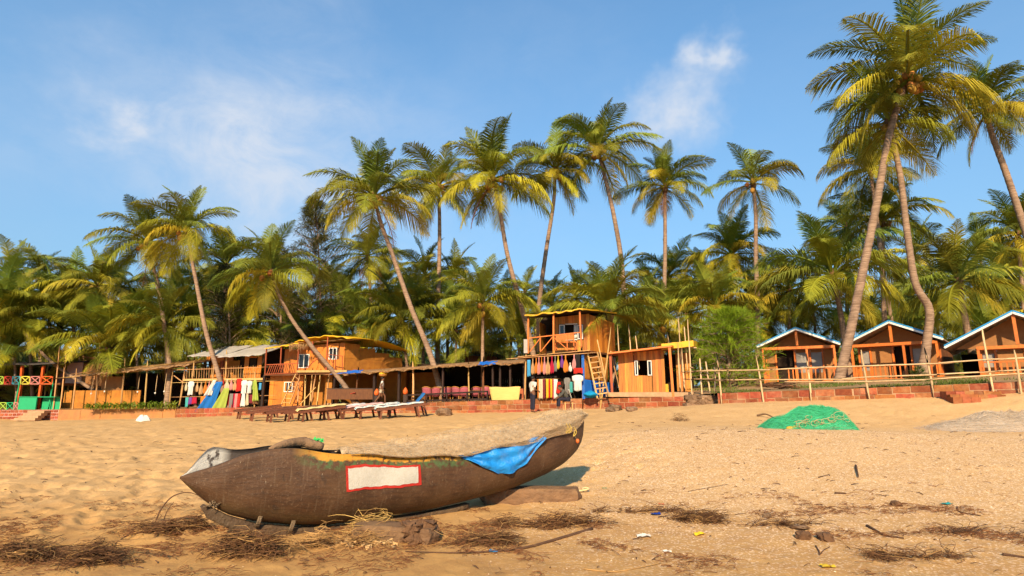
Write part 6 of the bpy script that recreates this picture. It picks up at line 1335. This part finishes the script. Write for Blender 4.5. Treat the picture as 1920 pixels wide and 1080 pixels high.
# ------------------------------------------------------------------ grove undergrowth, feathery trees, bush, plants
rr = random.Random(77); und = []
fu = [FR['up'][0], FR['mid'][1], FR['mid'][0], FR['flat'][0], FR['flat'][3], FR['up'][2]]
VV = [np.array([v.co[:] for v in m.vertices]) for m in fu]; FF = [[tuple(p.vertices) for p in m.polygons] for m in fu]
def undergrowth(name, n, ylo, yhi, m, seed, x_of, zmax):
    rr = random.Random(seed); V_, F_, o = [], [], 0
    for k in range(n):
        Y = rr.uniform(ylo, yhi); X = x_of(rr, Y); i = rr.randrange(len(fu)); L_ = rr.uniform(2.2, 4.2); a = rr.random() * 6.28; c, s = math.cos(a), math.sin(a); P = VV[i] * L_
        zb = tz(X, Y) + rr.random() ** 1.5 * zmax
        Q = np.stack([P[:, 0] * c - P[:, 1] * s + X, P[:, 0] * s + P[:, 1] * c + Y, P[:, 2] + zb], 1); V_.append(Q); F_ += [tuple(q + o for q in f) for f in FF[i]]; o += len(Q)
    me = bpy.data.meshes.new(name); me.from_pydata(np.concatenate(V_).tolist(), [], F_); me.materials.append(m); return tag(link(name, me), kind='stuff')
um = mat('undergrowth_leaf', (.17, .18, .02), (.085, .10, .017), .6, (.5, .5, .5), 4, trans=.2)
undergrowth('grove_undergrowth', 330, 43.5, 52, um, 1, lambda r, Y: r.uniform(-1.02, 1.1) * Y, 2.6)
undergrowth('grove_undergrowth', 260, 54, 70, um, 2, lambda r, Y: r.uniform(-1.05, 1.1) * Y, 6.0)
# far tree belt closing the view inland
b = MB(); rr = random.Random(5)
for k in range(2600):
    Y = rr.uniform(72, 84); X = rr.uniform(-1.15, 1.25) * Y; z = 1 + rr.random() * rr.uniform(4, 9.5); p = Vector((X, Y, z)); s = rr.uniform(.5, 1.3)
    for q in range(4):
        d1 = Vector((rr.gauss(0, 1), rr.gauss(0, .6), rr.gauss(0, 1))) * s; d2 = Vector((rr.gauss(0, 1), rr.gauss(0, .6), rr.gauss(0, 1))) * s; b.add([p, p + d1, p + d2], [(0, 1, 2)])
tag(b.build('far_tree_belt', um), kind='stuff')
def feathery(name, label, pxc, ytop, ybase, wpx, Y, n, c1, c2, key, cat='tree', droop=.5, shape='cone', ln=(.25, .6), w=.012, trunk=True, group=None):
    rr = random.Random(n + pxc); top = at(pxc, ytop, Y); bs_ = at(pxc, ybase, Y); zg = tz(bs_.x, Y); depth = Y * CP; R0 = wpx / 2 * depth / FPX; H = top.z - bs_.z
    e = empty(name, (bs_.x, Y, zg), label, cat, group); m = mat('needle_' + key, c1, c2, .7, (1.5, 1.5, 1.5), 4, trans=.25, spec=.2); tk = MB()
    if trunk: tk.tube(smooth_path([(bs_.x, Y, zg - .2), (bs_.x + .15, Y, zg + H * .4), (top.x, Y, top.z - .2)], 14), [.18 * (1 - .9 * i / 14) for i in range(15)], 7)
    b = MB(); nb = max(30, n // 55); lobes = [(rr.random() * 6.28, rr.uniform(.75, 1.25)) for _ in range(9)]
    for k in range(nb):
        u = rr.random() ** .85; an = rr.random() * 6.28
        rad = R0 * ((1 - u) ** .75 * .95 + .05 if shape == 'cone' else math.sqrt(max(0.02, 1 - (u * 1.0) ** 2.2))) * rr.uniform(.55, 1.12) * lobes[int(u * 8.9)][1]
        z0 = bs_.z + H * u * .93; p0 = Vector((bs_.x + (top.x - bs_.x) * u, Y, z0)); tip = p0 + Vector((math.cos(an) * rad, math.sin(an) * rad * .8, rad * rr.uniform(.15, .75) if shape == 'cone' else rad * rr.uniform(-.1, .5)))
        mid = (p0 + tip) / 2 + Vector((0, 0, .1 * rad)); path = smooth_path([p0, mid, tip], 8); tk.tube(path, [.03 * (1 - i / 9) + .004 for i in range(9)], 3, False)
        for q in range(n // nb):
            t = rr.random() ** .6; f = t * 8; i = min(int(f), 7); p = path[i].lerp(path[i + 1], f - i); out_ = (tip - p0).normalized(); l = rr.uniform(*ln)
            d = (out_ * rr.uniform(.3, 1.1) + Vector((rr.gauss(0, .45), rr.gauss(0, .45), rr.gauss(0, .4) + (.35 if shape != 'cone' else .1)))).normalized(); p1 = p + d * l * .55; p2 = p + d * l - Vector((0, 0, droop * l * rr.uniform(.4, 1.1))); sw = Vector((rr.gauss(0, 1), rr.gauss(0, 1), rr.gauss(0, .3))).normalized() * w
            o = len(b.v); b.v += [tuple(p), tuple(p1 - sw), tuple(p1 + sw), tuple(p2)]; b.f += [(o, o + 1, o + 2), (o + 2, o + 1, o + 3)]
    b.build('crown', m, e); tk.build('trunk', trunk_m, e, True); return e
feathery('casuarina_tree', 'tall feathery tree with dark needles between the palms', 592, 352, 700, 190, 43, 13000, (.11, .10, .024), (.06, .065, .018), 'dark', droop=.35, w=.022, ln=(.35, .8))
feathery('casuarina_tree', 'feathery dark tree directly behind the big yellow roofed hut', 520, 440, 700, 150, 43.5, 8000, (.085, .08, .02), (.045, .05, .016), 'dark', droop=.4, w=.024, ln=(.35, .8))
feathery('casuarina_tree', 'feathery dark tree behind the grey tarpaulin roof', 425, 490, 700, 150, 42, 8000, (.09, .085, .02), (.045, .05, .016), 'dark2', droop=.4, w=.024, ln=(.35, .8))
feathery('casuarina_bush', 'rounded bright green feathery bush behind the short bamboo fence', 1366, 578, 735, 165, 30.5, 17000, (.25, .33, .018), (.14, .21, .014), 'bright', 'bush', .15, 'dome', (.3, .7), .012)
feathery('casuarina_bush', 'small green bush at the foot of the kinked palm trunk', 1722, 690, 725, 42, 24.6, 1400, (.10, .14, .02), (.06, .09, .016), 'bright2', 'bush', .3, 'dome', (.12, .3), .009, False)
lf = mat('leafy_green', (.22, .28, .02), (.11, .17, .02), .5, (4, 4, 4), 3, trans=.3, hue=.02); rr = random.Random(6)
for i in range(11):
    px = 166 + i * 15.5 + rr.uniform(-4, 4); p = at(px, 768, 39.0 - .1 * i * .6 + .45); p.z = tz(p.x, p.y) - .03
    e = empty('leafy_plant', p, '%s leafy plant from the left in the row before the long shed' % ['first', 'second', 'third', 'fourth', 'fifth', 'sixth', 'seventh', 'eighth', 'ninth', 'tenth', 'last'][i], 'plant', 'leafy plants along the clay wall'); b = MB()
    for k in range(34):
        an = rr.random() * 6.28; l = rr.uniform(.35, .8); q = Vector((rr.uniform(-.3, .3), rr.uniform(-.15, .15), 0)); d = Vector((math.cos(an) * .7, math.sin(an) * .5, 1)).normalized(); m1 = q + d * l * .6; tp = q + d * l + Vector((math.cos(an) * .2, math.sin(an) * .2, -.12)); sw = Vector((-math.sin(an), math.cos(an), 0)) * .045
        o = len(b.v); b.v += [tuple(q), tuple(m1 - sw), tuple(m1 + sw), tuple(tp)]; b.f += [(o, o + 1, o + 2), (o + 2, o + 1, o + 3)]
    b.build('leaves', lf, e, local=True)
# grass strip on the right terrace
rr = random.Random(14); b = MB()
for k in range(9000):
    i = rr.choice((7, 7, 8, 8, 8, 9)); t = rr.random(); a, c = EP[i][0], EP[i + 1][0]; q = a.lerp(c, t); y = .1 + rr.random() ** 1.6 * 5.0; X, Yq = q.x + rr.uniform(-.05, .05), q.y + y; z = tz(X, Yq); h_ = rr.uniform(.04, .13); an = rr.random() * 6.28; p = Vector((X, Yq, z - .01)); sw = Vector((math.cos(an), math.sin(an), 0)) * rr.uniform(.008, .018)
    if vnoise(X, Yq, .7, 4) < -.12: continue
    b.add([p - sw, p + sw, p + Vector((rr.uniform(-.05, .05), rr.uniform(-.05, .05), h_))], [(0, 1, 2)])
tag(b.build('grass', mat('grass', (.12, .15, .02), (.07, .10, .015), .7, (3, 3, 3), 3, trans=.2)), kind='stuff')
wp = empty('brushwood_pile', at(1463, 728, 24.6), 'pile of dry brushwood on the wall before the leftmost cabin', 'brushwood'); wp.location.z = tz(wp.location.x, wp.location.y); rr = random.Random(3)
for k in range(46):
    p = Vector((rr.uniform(-.75, .75), rr.uniform(-.2, .3), rr.random() * .28)); d = Vector((rr.uniform(.3, .6) * rr.choice((-1, 1)), rr.uniform(-.15, .15), rr.uniform(-.08, .1))); rod('stick', dkw if k % 3 else brownwood, wp, p - d * .5, p + d * .6, rr.uniform(.009, .02))

# ------------------------------------------------------------------ sun loungers
lw = mat('lounger_timber', (.17, .055, .022), (.10, .03, .014), .55, (12, 12, 12), 4, .2, 30, .15, .35)
CM = {'cream': mat('cream_cushion', (.62, .46, .20), (.55, .4, .17), .85, (4, 4, 4), 3, .3, 9, 0), 'white': mat('white_print_cushion', (.68, .62, .56), (.45, .42, .42), .85, (22, 22, 22), 2, .3, 9, 0, contrast=3), 'pink': mat('pink_cushion', (.62, .36, .32), (.55, .3, .26), .85, (9, 9, 9), 3, .3, 9, 0), 'blue': mat('blue_cushion', (.02, .14, .36), (.015, .10, .28), .85, (9, 9, 9), 3, .3, 9, 0)}
tdot = bpy.data.materials.new('teal_dot_cushion'); tdot.use_nodes = True; N = tdot.node_tree.nodes; L = tdot.node_tree.links; vo = N.new('ShaderNodeTexVoronoi'); vo.inputs['Scale'].default_value = 7; vo.inputs['Randomness'].default_value = .1; g_ = N.new('ShaderNodeTexCoord'); L.new(g_.outputs['Object'], vo.inputs[0]); rp_ = N.new('ShaderNodeValToRGB'); rp_.color_ramp.interpolation = 'CONSTANT'; rp_.color_ramp.elements[0].color = (.03, .26, .36, 1); rp_.color_ramp.elements[1].position = .36; rp_.color_ramp.elements[1].color = (.62, .58, .5, 1); L.new(vo.outputs['Distance'], rp_.inputs[0]); L.new(rp_.outputs[0], N['Principled BSDF'].inputs['Base Color']); CM['teal'] = tdot
def lounger(px, py, rz, label, cushion=None, back=0.0):
    p = gnd(px, py); e = empty('sun_lounger', p, label, 'sun lounger', 'sun loungers on the sand before the big hut', rz); e.rotation_euler = (0, R(-6.5), rz); e.scale = (1.15, 1.15, 1.1)
    for y in (-.33, .33): slab('side_rail', lw, e, (.95, y, .36), (1.9, .05, .09))
    for i in range(13): slab('slat', lw, e, (.08 + i * .105, 0, .415), (.08, .64, .022))
    hb = Vector((1.40, 0, .42)); d = Vector((math.cos(back), 0, math.sin(back)))
    for i in range(6): o = slab('back_slat', lw, e, hb + d * (.05 + i * .1), (.08, .64, .022), (0, -back, 0))
    for x in (.22, 1.65):
        for y in (-.3, .3): beam('leg', lw, e, (x, y, .33), (x + (-.08 if x < 1 else .08), y, -.05 if x < 1 else -.2), .07, .07)
        slab('cross_bar', lw, e, (x, 0, .2), (.04, .58, .05))
    if cushion:
        cm = CM[cushion]; c = empty('lounger_cushion', (0, 0, 0), cushion + ' ' + {'cream': 'plain', 'white': 'printed', 'pink': 'faded', 'teal': 'dotted', 'blue': 'plain'}[cushion] + ' cushion lying on the ' + label, 'cushion', 'lounger cushions'); bpy.data.objects.remove(c)
        b = MB()
        def fn(u, v):
            x = u * 2.0 - .05; z = .435 + .075 * (math.sin(math.pi * min(max(v, .02), .98)) ** .35) + .012 * math.sin(u * 25)
            q = Vector((x, (v - .5) * .68, z))
            if x > 1.40: q = hb + d * (x - 1.40) + Vector((-math.sin(back), 0, math.cos(back))) * (z - .42) + Vector((0, (v - .5) * .68, 0))
            if u < .04: q.z -= .06 * (1 - u / .04)
            return q
        b.shell(fn, 24, 8, (0, 0, -.02)); o = b.mesh('cushion', cm, True); co = link('lounger_cushion', o); co.location = p + Vector((0, 0, .002)); co.rotation_euler = (0, R(-6.5), rz); co.scale = (1.15, 1.15, 1.1)
        tag(co, label.replace('sun lounger', '').replace('  ', ' ').strip() and ('cushion of the ' + label), 'cushion', 'lounger cushions')
A_ = R(33)
for i, a in enumerate(((440, 786, None, 'bare brown sun lounger at the left end of the row'), (463, 791, None, 'second bare brown sun lounger from the left'), (496, 792, None, 'third bare brown sun lounger from the left'), (530, 791, None, 'bare brown sun lounger beside the cream cushion'),
                       (556, 790, 'cream', 'sun lounger under a plain cream cushion'), (596, 788, 'white', 'sun lounger under a white printed cushion'), (632, 787, 'pink', 'sun lounger under a faded pink cushion'), (664, 786, 'teal', 'sun lounger under a teal dotted cushion'))):
    lounger(a[0], a[1], A_ + R(random.uniform(-3, 3)), a[3], a[2])
lounger(705, 785, R(18), 'sun lounger at the right end with a raised blue back', 'teal', R(0))
lounger(722, 782, R(20), 'second sun lounger at the right end, blue back raised', 'blue', R(48))

# ------------------------------------------------------------------ hanging clothes and cloths
GC = {}
def cloth_m(c, name):
    return mat('cloth_' + name, c, tuple(x * .78 for x in c), .85, (9, 9, 3), 4, .2, 40, .05, .15, trans=.15)
PAL = dict(white=(.72, .68, .62), cream=(.62, .5, .32), tan=(.55, .32, .15), orange=(.62, .2, .03), red=(.52, .03, .02), crimson=(.45, .02, .05), pink=(.62, .26, .24), yellow=(.66, .45, .03), green=(.22, .34, .06), lime=(.38, .45, .08), teal=(.08, .4, .38), blue=(.02, .16, .5), purple=(.2, .06, .28), black=(.025, .02, .02), grey=(.22, .2, .18), maroon=(.22, .03, .04), brown=(.2, .09, .04), skyblue=(.08, .34, .6))
def garment(Fr, x0, y0, x1, y1, off, col, kind, label, group, dy=0):
    a, b_ = Fr.P(x0, (y0 + y1) / 2, off), Fr.P(x1, (y0 + y1) / 2, off); t = Fr.P((x0 + x1) / 2, y0, off).z; u_ = Fr.P((x0 + x1) / 2, y1, off).z; w = b_.x - a.x; h = t - u_; xc = (a.x + b_.x) / 2; ph = random.random() * 6
    def fn(u, v):
        k = {'bag': .25 + .75 * min(1, max(0, (v - .25) / .35)) ** .8 if v < .85 else 1 - .35 * (v - .85) / .15, 'cloth': 1.0, 'dress': .45 + .55 * v, 'shirt': (1.0 if v < .38 else .72) if v > .08 else .5, 'slant': .45 + .75 * v}[kind]
        x = xc + (u - .5) * w * k; y = off - .05 + (.085 if kind == 'slant' else .035) * math.sin(u * 11 + ph + v) * (.3 + v) - (.06 * math.sin(math.pi * u) * math.sin(math.pi * v) if kind in ('bag', 'shirt') else 0)
        if kind == 'slant': x += (.5 - v) * dy
        return Fr.world(Vector((x, y, t - h * v + (.03 * math.sin(u * 7 + ph) if v == 1 else 0))))
    b = MB(); b.shell(fn, 10, 12, Fr.n * .018); o = b.build({'bag': 'shoulder_bag', 'cloth': 'hanging_cloth', 'dress': 'hanging_dress', 'shirt': 'hanging_shirt', 'slant': 'draped_cloth'}[kind], cloth_m(PAL[col], col), None, True)
    return tag(o, label, {'bag': 'bag', 'cloth': 'cloth', 'dress': 'dress', 'shirt': 'shirt', 'slant': 'cloth'}[kind], group)
OR = ['first', 'second', 'third', 'fourth', 'fifth', 'sixth', 'seventh', 'eighth', 'ninth', 'tenth', 'eleventh', 'twelfth', 'thirteenth', 'fourteenth', 'fifteenth', 'sixteenth', 'seventeenth', 'eighteenth', 'nineteenth', 'twentieth']
def hang_row(Fr, items, where, group):
    for i, (x0, x1, y0, y1, off, col, kind) in enumerate(items):
        garment(Fr, x0, y0, x1, y1, off, col, kind, '%s %s, %s from left, %s' % (col, {'bag': 'shoulder bag', 'cloth': 'cloth', 'dress': 'dress', 'shirt': 'shirt', 'slant': 'cloth'}[kind], OR[i], where), group)
hang_row(D, [(348, 353, 716, 733, -.2, 'cream', 'bag'), (353, 364, 715, 741, -.25, 'white', 'shirt'), (368, 374, 716, 735, -.2, 'tan', 'bag'), (375, 381, 716, 740, -.2, 'tan', 'bag'), (383, 389, 715, 738, -.2, 'orange', 'bag'), (390, 396, 715, 736, -.2, 'pink', 'bag'), (410, 417, 711, 732, -.2, 'tan', 'bag'), (416, 423, 711, 732, -.2, 'red', 'bag'), (422, 431, 711, 732, -.2, 'cream', 'bag'), (431, 438, 711, 732, -.2, 'pink', 'bag'),
             (438, 445, 711, 732, -.2, 'tan', 'bag'), (444, 453, 710, 734, -.2, 'red', 'cloth'), (453, 464, 713, 738, -.25, 'white', 'shirt'), (464, 473, 714, 738, -.25, 'white', 'shirt'), (472, 481, 715, 731, -.2, 'green', 'cloth'), (486, 491, 718, 731, -.2, 'skyblue', 'cloth')], 'upper row of the left stall', 'clothes hanging at the left stall')
hang_row(D, [(348, 354, 745, 763, -.2, 'teal', 'cloth'), (355, 360, 745, 758, -.2, 'purple', 'cloth'), (361, 369, 745, 757, -.2, 'crimson', 'cloth'), (376, 391, 743, 769, -.2, 'orange', 'cloth'), (424, 431, 738, 767, -.2, 'red', 'cloth'), (431, 437, 738, 766, -.25, 'grey', 'cloth'), (436, 442, 738, 766, -.2, 'crimson', 'cloth'), (441, 447, 738, 766, -.2, 'pink', 'cloth'), (446, 451, 738, 764, -.2, 'red', 'cloth'),
             (452, 462, 736, 762, -.25, 'white', 'dress'), (460, 468, 736, 760, -.2, 'cream', 'dress'), (468, 476, 740, 756, -.2, 'maroon', 'cloth'), (476, 486, 738, 758, -.2, 'brown', 'cloth')], 'lower row of the left stall', 'clothes hanging at the left stall')
o = garment(D, 386, 716, 410, 771, -.45, 'blue', 'slant', 'big dark blue cloth draped slantwise over the left stall front', 'clothes hanging at the left stall', 1.0)
o = garment(D, 392, 713, 402, 742, -.5, 'white', 'slant', 'white and pale blue cloth above the big blue drape', 'clothes hanging at the left stall', .4)
o = garment(D, 408, 728, 428, 769, -.4, 'lime', 'slant', 'long lime green cloth draped at the left stall', 'clothes hanging at the left stall', .5)
o = garment(D, 476, 712, 484, 752, -.35, 'lime', 'slant', 'narrow lime green scarf at the right end of the left stall', 'clothes hanging at the left stall', -.2)
hang_row(H, [(989, 995, 675, 706, -.35, 'skyblue', 'cloth'), (996, 1003, 672, 702, -.4, 'tan', 'bag'), (1003, 1009, 671, 700, -.4, 'orange', 'bag'), (1008, 1014, 670, 702, -.4, 'pink', 'bag'), (1013, 1019, 670, 698, -.4, 'orange', 'bag'), (1018, 1025, 669, 702, -.4, 'pink', 'bag'), (1024, 1032, 669, 702, -.4, 'tan', 'bag'), (1032, 1039, 668, 700, -.45, 'crimson', 'bag'), (1038, 1045, 668, 697, -.4, 'grey', 'bag'), (1044, 1050, 667, 692, -.4, 'yellow', 'bag'),
             (1050, 1058, 666, 690, -.4, 'purple', 'bag'), (1056, 1066, 666, 698, -.45, 'orange', 'bag'), (1066, 1073, 680, 697, -.5, 'white', 'bag'), (1072, 1082, 665, 693, -.4, 'pink', 'bag'), (1079, 1088, 664, 694, -.42, 'black', 'cloth'), (1076, 1093, 690, 700, -.5, 'red', 'cloth')], 'upper row under the tall hut', 'clothes hanging under the tall hut')
hang_row(H, [(1008, 1011, 711, 747, -.2, 'orange', 'cloth'), (1011, 1018, 711, 748, -.22, 'cream', 'cloth'), (1018, 1023, 711, 748, -.2, 'maroon', 'cloth'), (1024, 1029, 711, 747, -.22, 'yellow', 'cloth'), (1029, 1032, 711, 747, -.2, 'red', 'cloth'), (1032, 1036, 711, 746, -.22, 'yellow', 'cloth'), (1036, 1040, 711, 748, -.2, 'crimson', 'cloth'), (1039, 1046, 711, 747, -.22, 'white', 'cloth'), (1042, 1055, 716, 738, -.35, 'red', 'dress'), (1058, 1070, 708, 740, -.1, 'grey', 'shirt'), (1068, 1074, 716, 736, -.1, 'teal', 'cloth'), (1073, 1094, 703, 733, -.4, 'white', 'shirt')], 'lower row under the tall hut', 'clothes hanging under the tall hut')
sk = MB(); c = H.world(H.P(1108, 744, -.55)); sk.grid(lambda u, v: c + Vector((math.cos(u * 6.283) * (.38 * math.sin(v * 3.1 + .05)), math.sin(u * 6.283) * .3 * math.sin(v * 3.1 + .05), .34 * v - .05 + .02 * math.sin(u * 25))), 20, 8); tag(sk.build('blue_sack', cloth_m((.01, .28, .55), 'sackblue'), smooth=True), 'bulging light blue sack at the foot of the blue screen', 'sack')
bu = gnd(268, 790); b = MB(); b.grid(lambda u, v: bu + Vector((math.cos(u * 6.283) * .3 * (1 - .6 * v * v) + .05 * math.sin(u * 20), math.sin(u * 6.283) * .2 * (1 - .5 * v * v), .3 * v + .02 * math.sin(u * 15 + v * 4))), 18, 8); tag(b.build('cloth_bundle', cloth_m(PAL['white'], 'white'), smooth=True), 'white cloth bundle on the sand before the clay wall', 'bundle')

# ------------------------------------------------------------------ people
def skin_mesh(name, m, V_, E_, Rr, parent, root=0, sub=2):
    me = bpy.data.meshes.new(name); me.from_pydata(V_, E_, []); me.materials.append(m); o = link(name, me, parent)
    md = o.modifiers.new('skin', 'SKIN'); md.use_smooth_shade = True
    for i, r in enumerate(Rr): me.skin_vertices[0].data[i].radius = (r, r) if not hasattr(r, '__len__') else r
    me.skin_vertices[0].data[root].use_root = True
    s = o.modifiers.new('sub', 'SUBSURF'); s.levels = sub; s.render_levels = sub; return o
skinm = mat('skin_brown', (.16, .07, .035), (.13, .055, .028), .6, (9, 9, 9), 3, 0, 30, 0); hairm = mat('black_hair', (.012, .009, .008), (.02, .015, .012), .6)
def person(label, loc, rz, J, cloth, hair=True):
    """J: joint positions in metres, facing +x; cloth: list of (name, material, chains)"""
    e = empty('person', loc, label, 'person', None, rz); V_, E_, Rr, ix = [], [], [], {}
    def add(k, r, prev=None):
        V_.append(J[k] if isinstance(k, str) else k); Rr.append(r); ix[k] = len(V_) - 1
        if prev is not None: E_.append((ix[prev], ix[k]))
    add('pelvis', (.13, .115)); add('waist', (.12, .10), 'pelvis'); add('chest', (.15, .115), 'waist'); add('neck', .05, 'chest'); add('head', .085, 'neck'); add('crown', .075, 'head')
    for s in 'LR':
        add('sh' + s, .06, 'chest'); add('el' + s, .042, 'sh' + s); add('wr' + s, .028, 'el' + s); w = Vector(J['wr' + s]); d = (w - Vector(J['el' + s])).normalized(); pal = w + d * .07; sd_ = d.cross(Vector((0, 1, .2))).normalized(); add(tuple(pal), (.034, .018), 'wr' + s); pk = tuple(pal)
        for q in range(4): f1 = pal + sd_ * (.027 - .018 * q) + d * (.045 + .008 * (q in (1, 2))); add(tuple(f1), .009, pk); add(tuple(f1 + d * .035 + Vector((.012, 0, 0))), .007, tuple(f1))
        th = w + d * .03 + sd_ * .045; add(tuple(th), .010, 'wr' + s); add(tuple(th + d * .03), .008, tuple(th))
        add('hip' + s, .095, 'pelvis'); add('kn' + s, .058, 'hip' + s); add('an' + s, .038, 'kn' + s); a = Vector(J['an' + s]); fd = Vector(J.get('toe' + s, (1, 0, 0))); hl = a + Vector((0, 0, -.05)); add(tuple(hl), .036, 'an' + s); add(tuple(hl + fd * .12 + Vector((0, 0, -.008))), .032, tuple(hl))
    hd = Vector(J['head']); fw = Vector(J.get('face', (1, 0, 0))); add(tuple(hd + fw * .10 + Vector((0, 0, -.005))), .014, 'head'); add(tuple(hd + fw * .085 + Vector((0, 0, -.055))), .022, 'head')
    skin_mesh('body', skinm, V_, E_, Rr, e)
    for (nm, mm, chains) in cloth:
        V2, E2, R2, i2 = [], [], [], {}
        for ch in chains:
            pv = None
            for (k, r) in ch:
                key = (k if isinstance(k, str) else tuple(k))
                if key not in i2: V2.append(J[k] if isinstance(k, str) else k); R2.append(r); i2[key] = len(V2) - 1
                if pv is not None: E2.append((i2[pv], i2[key]))
                pv = key
        skin_mesh(nm, mm, V2, E2, R2, e)
    if hair:
        cr = Vector(J['crown']); b = MB(); c = (hd * .45 + cr * .55) - fw * .018
        b.grid(lambda u, v: c + Vector((math.cos(u * 6.283) * .104, math.sin(u * 6.283) * .092, 0)) * math.sin(v * 1.75 + .02) + Vector((0, 0, .105 * math.cos(v * 1.75))) - fw * (.02 * v), 16, 8); b.build('hair', hairm, e, True, local=True)
        ey = MB()
        for sg in (-1, 1): ey.box(hd + fw * .082 + fw.cross(Vector((0, 0, 1))) * sg * .032 + Vector((0, 0, .03)), (.014, .014, .008))
        ey.build('eyes', hairm, e, local=True)
    return e
def lerp(a, b_, t): return tuple(x + (y - x) * t for x, y in zip(a, b_))
shirtm = cloth_m((.68, .62, .53), 'shirtwhite'); trou = cloth_m((.03, .028, .045), 'trousers'); greym = cloth_m((.10, .095, .08), 'greyshirt')
J = dict(pelvis=(0, 0, .90), waist=(.0, 0, 1.05), chest=(.01, 0, 1.26), neck=(.02, 0, 1.43), head=(.045, 0, 1.54), crown=(.04, 0, 1.62), shL=(.0, .17, 1.33), shR=(0, -.17, 1.33), elL=(.03, .22, 1.06), elR=(-.06, -.24, 1.07), wrL=(.20, .16, .93), wrR=(.16, -.20, .98), hipL=(0, .08, .84), hipR=(0, -.08, .84), knL=(.03, .09, .46), knR=(-.02, -.09, .46), anL=(-.01, .09, .08), anR=(-.04, -.09, .08))
p = gnd(997, 776); p.y = 27.6; p = at(999, 774, 27.6); p.z = gh(p.x, p.y)
person('person in white shirt and dark trousers standing before the clothes stall', p, R(35), J, [('shirt', shirtm, [[('pelvis', (.15, .13)), ('waist', (.15, .125)), ('chest', (.175, .135)), ('neck', .066)], [('chest', (.175, .135)), ('shL', .078), (lerp(J['shL'], J['elL'], .8), .06)], [('chest', (.175, .135)), ('shR', .078), (lerp(J['shR'], J['elR'], .8), .06)]]),
        ('trousers', trou, [[(lerp(J['waist'], J['pelvis'], .6), (.14, .125)), ('pelvis', (.148, .13)), ('hipL', .105), ('knL', .085), (lerp(J['knL'], J['anL'], .95), .075)], [('pelvis', (.148, .13)), ('hipR', .105), ('knR', .085), (lerp(J['knR'], J['anR'], .95), .075)]])])
J = dict(pelvis=(0, 0, .86), waist=(.02, 0, 1.0), chest=(.04, 0, 1.2), neck=(.05, 0, 1.36), head=(.065, 0, 1.46), crown=(.06, 0, 1.54), shL=(.04, .15, 1.28), shR=(.04, -.15, 1.28), elL=(.0, .25, 1.42), elR=(-.05, -.22, 1.03), wrL=(.10, .16, 1.60), wrR=(.06, -.22, .84), hipL=(0, .07, .80), hipR=(0, -.07, .80), knL=(.22, .08, .46), knR=(-.10, -.08, .44), anL=(.24, .08, .10), anR=(-.34, -.08, .13))
pw = at(714, 758, 35.1); pw.z = tz(pw.x, pw.y)
person('person in white top walking with a basket of yellow fruit on the head', pw, R(10), J, [('shirt', shirtm, [[(lerp(J['pelvis'], J['hipL'], .3), (.145, .13)), ('waist', (.14, .115)), ('chest', (.165, .125)), ('neck', .06)], [('chest', (.165, .125)), ('shL', .068), (lerp(J['shL'], J['elL'], .5), .055)], [('chest', (.165, .125)), ('shR', .068), (lerp(J['shR'], J['elR'], .5), .055)]]),
        ('shorts', cloth_m((.5, .42, .3), 'shorts'), [[('pelvis', (.14, .125)), ('hipL', .105), (lerp(J['hipL'], J['knL'], .55), .09)], [('pelvis', (.14, .125)), ('hipR', .105), (lerp(J['hipR'], J['knR'], .55), .09)]])])
bk = empty('fruit_basket', pw + Vector((.06, 0, 1.605)), 'shallow basket of yellow fruit carried on the head', 'basket'); b = MB(); b.tube([(0, 0, 0), (0, 0, .03), (0, 0, .12)], [.14, .2, .27], 14); b.build('bowl', cane, bk, True, local=True)
fy = mat('yellow_fruit', (.66, .38, .02), (.55, .3, .02), .5)
for k in range(16):
    o = link('fruit', ico_me(fy, 2, (1.3, 1, 1), 'fruit'), bk); a = k * 2.4; r = .2 * math.sqrt(k / 16); o.location = (math.cos(a) * r, math.sin(a) * r, .16 + .06 * (1 - k / 16)); o.scale = (.07, .07, .06)
J = dict(pelvis=(0, 0, .50), waist=(.06, 0, .64), chest=(.19, 0, .82), neck=(.30, 0, .95), head=(.38, 0, 1.02), crown=(.38, 0, 1.11), shL=(.2, .17, .87), shR=(.2, -.17, .87), elL=(.36, .2, .66), elR=(.34, -.2, .66), wrL=(.48, .1, .55), wrR=(.47, -.1, .56), hipL=(.02, .09, .48), hipR=(.02, -.09, .48), knL=(.42, .11, .50), knR=(.42, -.11, .50), anL=(.46, .12, .09), anR=(.44, -.12, .09))
ps = at(1064, 768, 27.9); ps.z = gh(ps.x, ps.y)
person('person in dark grey clothes sitting bent forward on a small chair', ps, R(190), J, [('shirt', greym, [[('pelvis', (.15, .13)), ('waist', (.15, .125)), ('chest', (.175, .14)), ('neck', .066)], [('chest', (.175, .14)), ('shL', .078), ('elL', .056), (lerp(J['elL'], J['wrL'], .7), .042)], [('chest', (.175, .14)), ('shR', .078), ('elR', .056), (lerp(J['elR'], J['wrR'], .7), .042)]]),
        ('trousers', trou, [[('pelvis', (.148, .13)), ('hipL', .105), ('knL', .085), (lerp(J['knL'], J['anL'], .9), .07)], [('pelvis', (.148, .13)), ('hipR', .105), ('knR', .085), (lerp(J['knR'], J['anR'], .9), .07)]])])
ch = empty('wooden_chair', ps, 'small wooden chair under the bent seated person', 'chair', None, R(190)); slab('seat', brownwood, ch, (-.02, 0, .37), (.42, .42, .04))
for sx in (-1, 1):
    for sy in (-1, 1): slab('leg', bamboo, ch, (-.02 + sx * .18, sy * .18, .15), (.04, .04, .40))
b = MB(); b.shell(lambda u, v: Vector((-.05 - .12 * (1 - v) * .2 + .16 * (1 - v) - .14, (u - .5) * .22, .95 - .45 * v)) , 4, 6, (-.015, 0, 0)); o = b.build('white_cloth', shirtm, None, True, local=True); o.location = ps; o.rotation_euler = (0, 0, R(190)); tag(o, 'white cloth hanging down the back of the seated person', 'cloth')
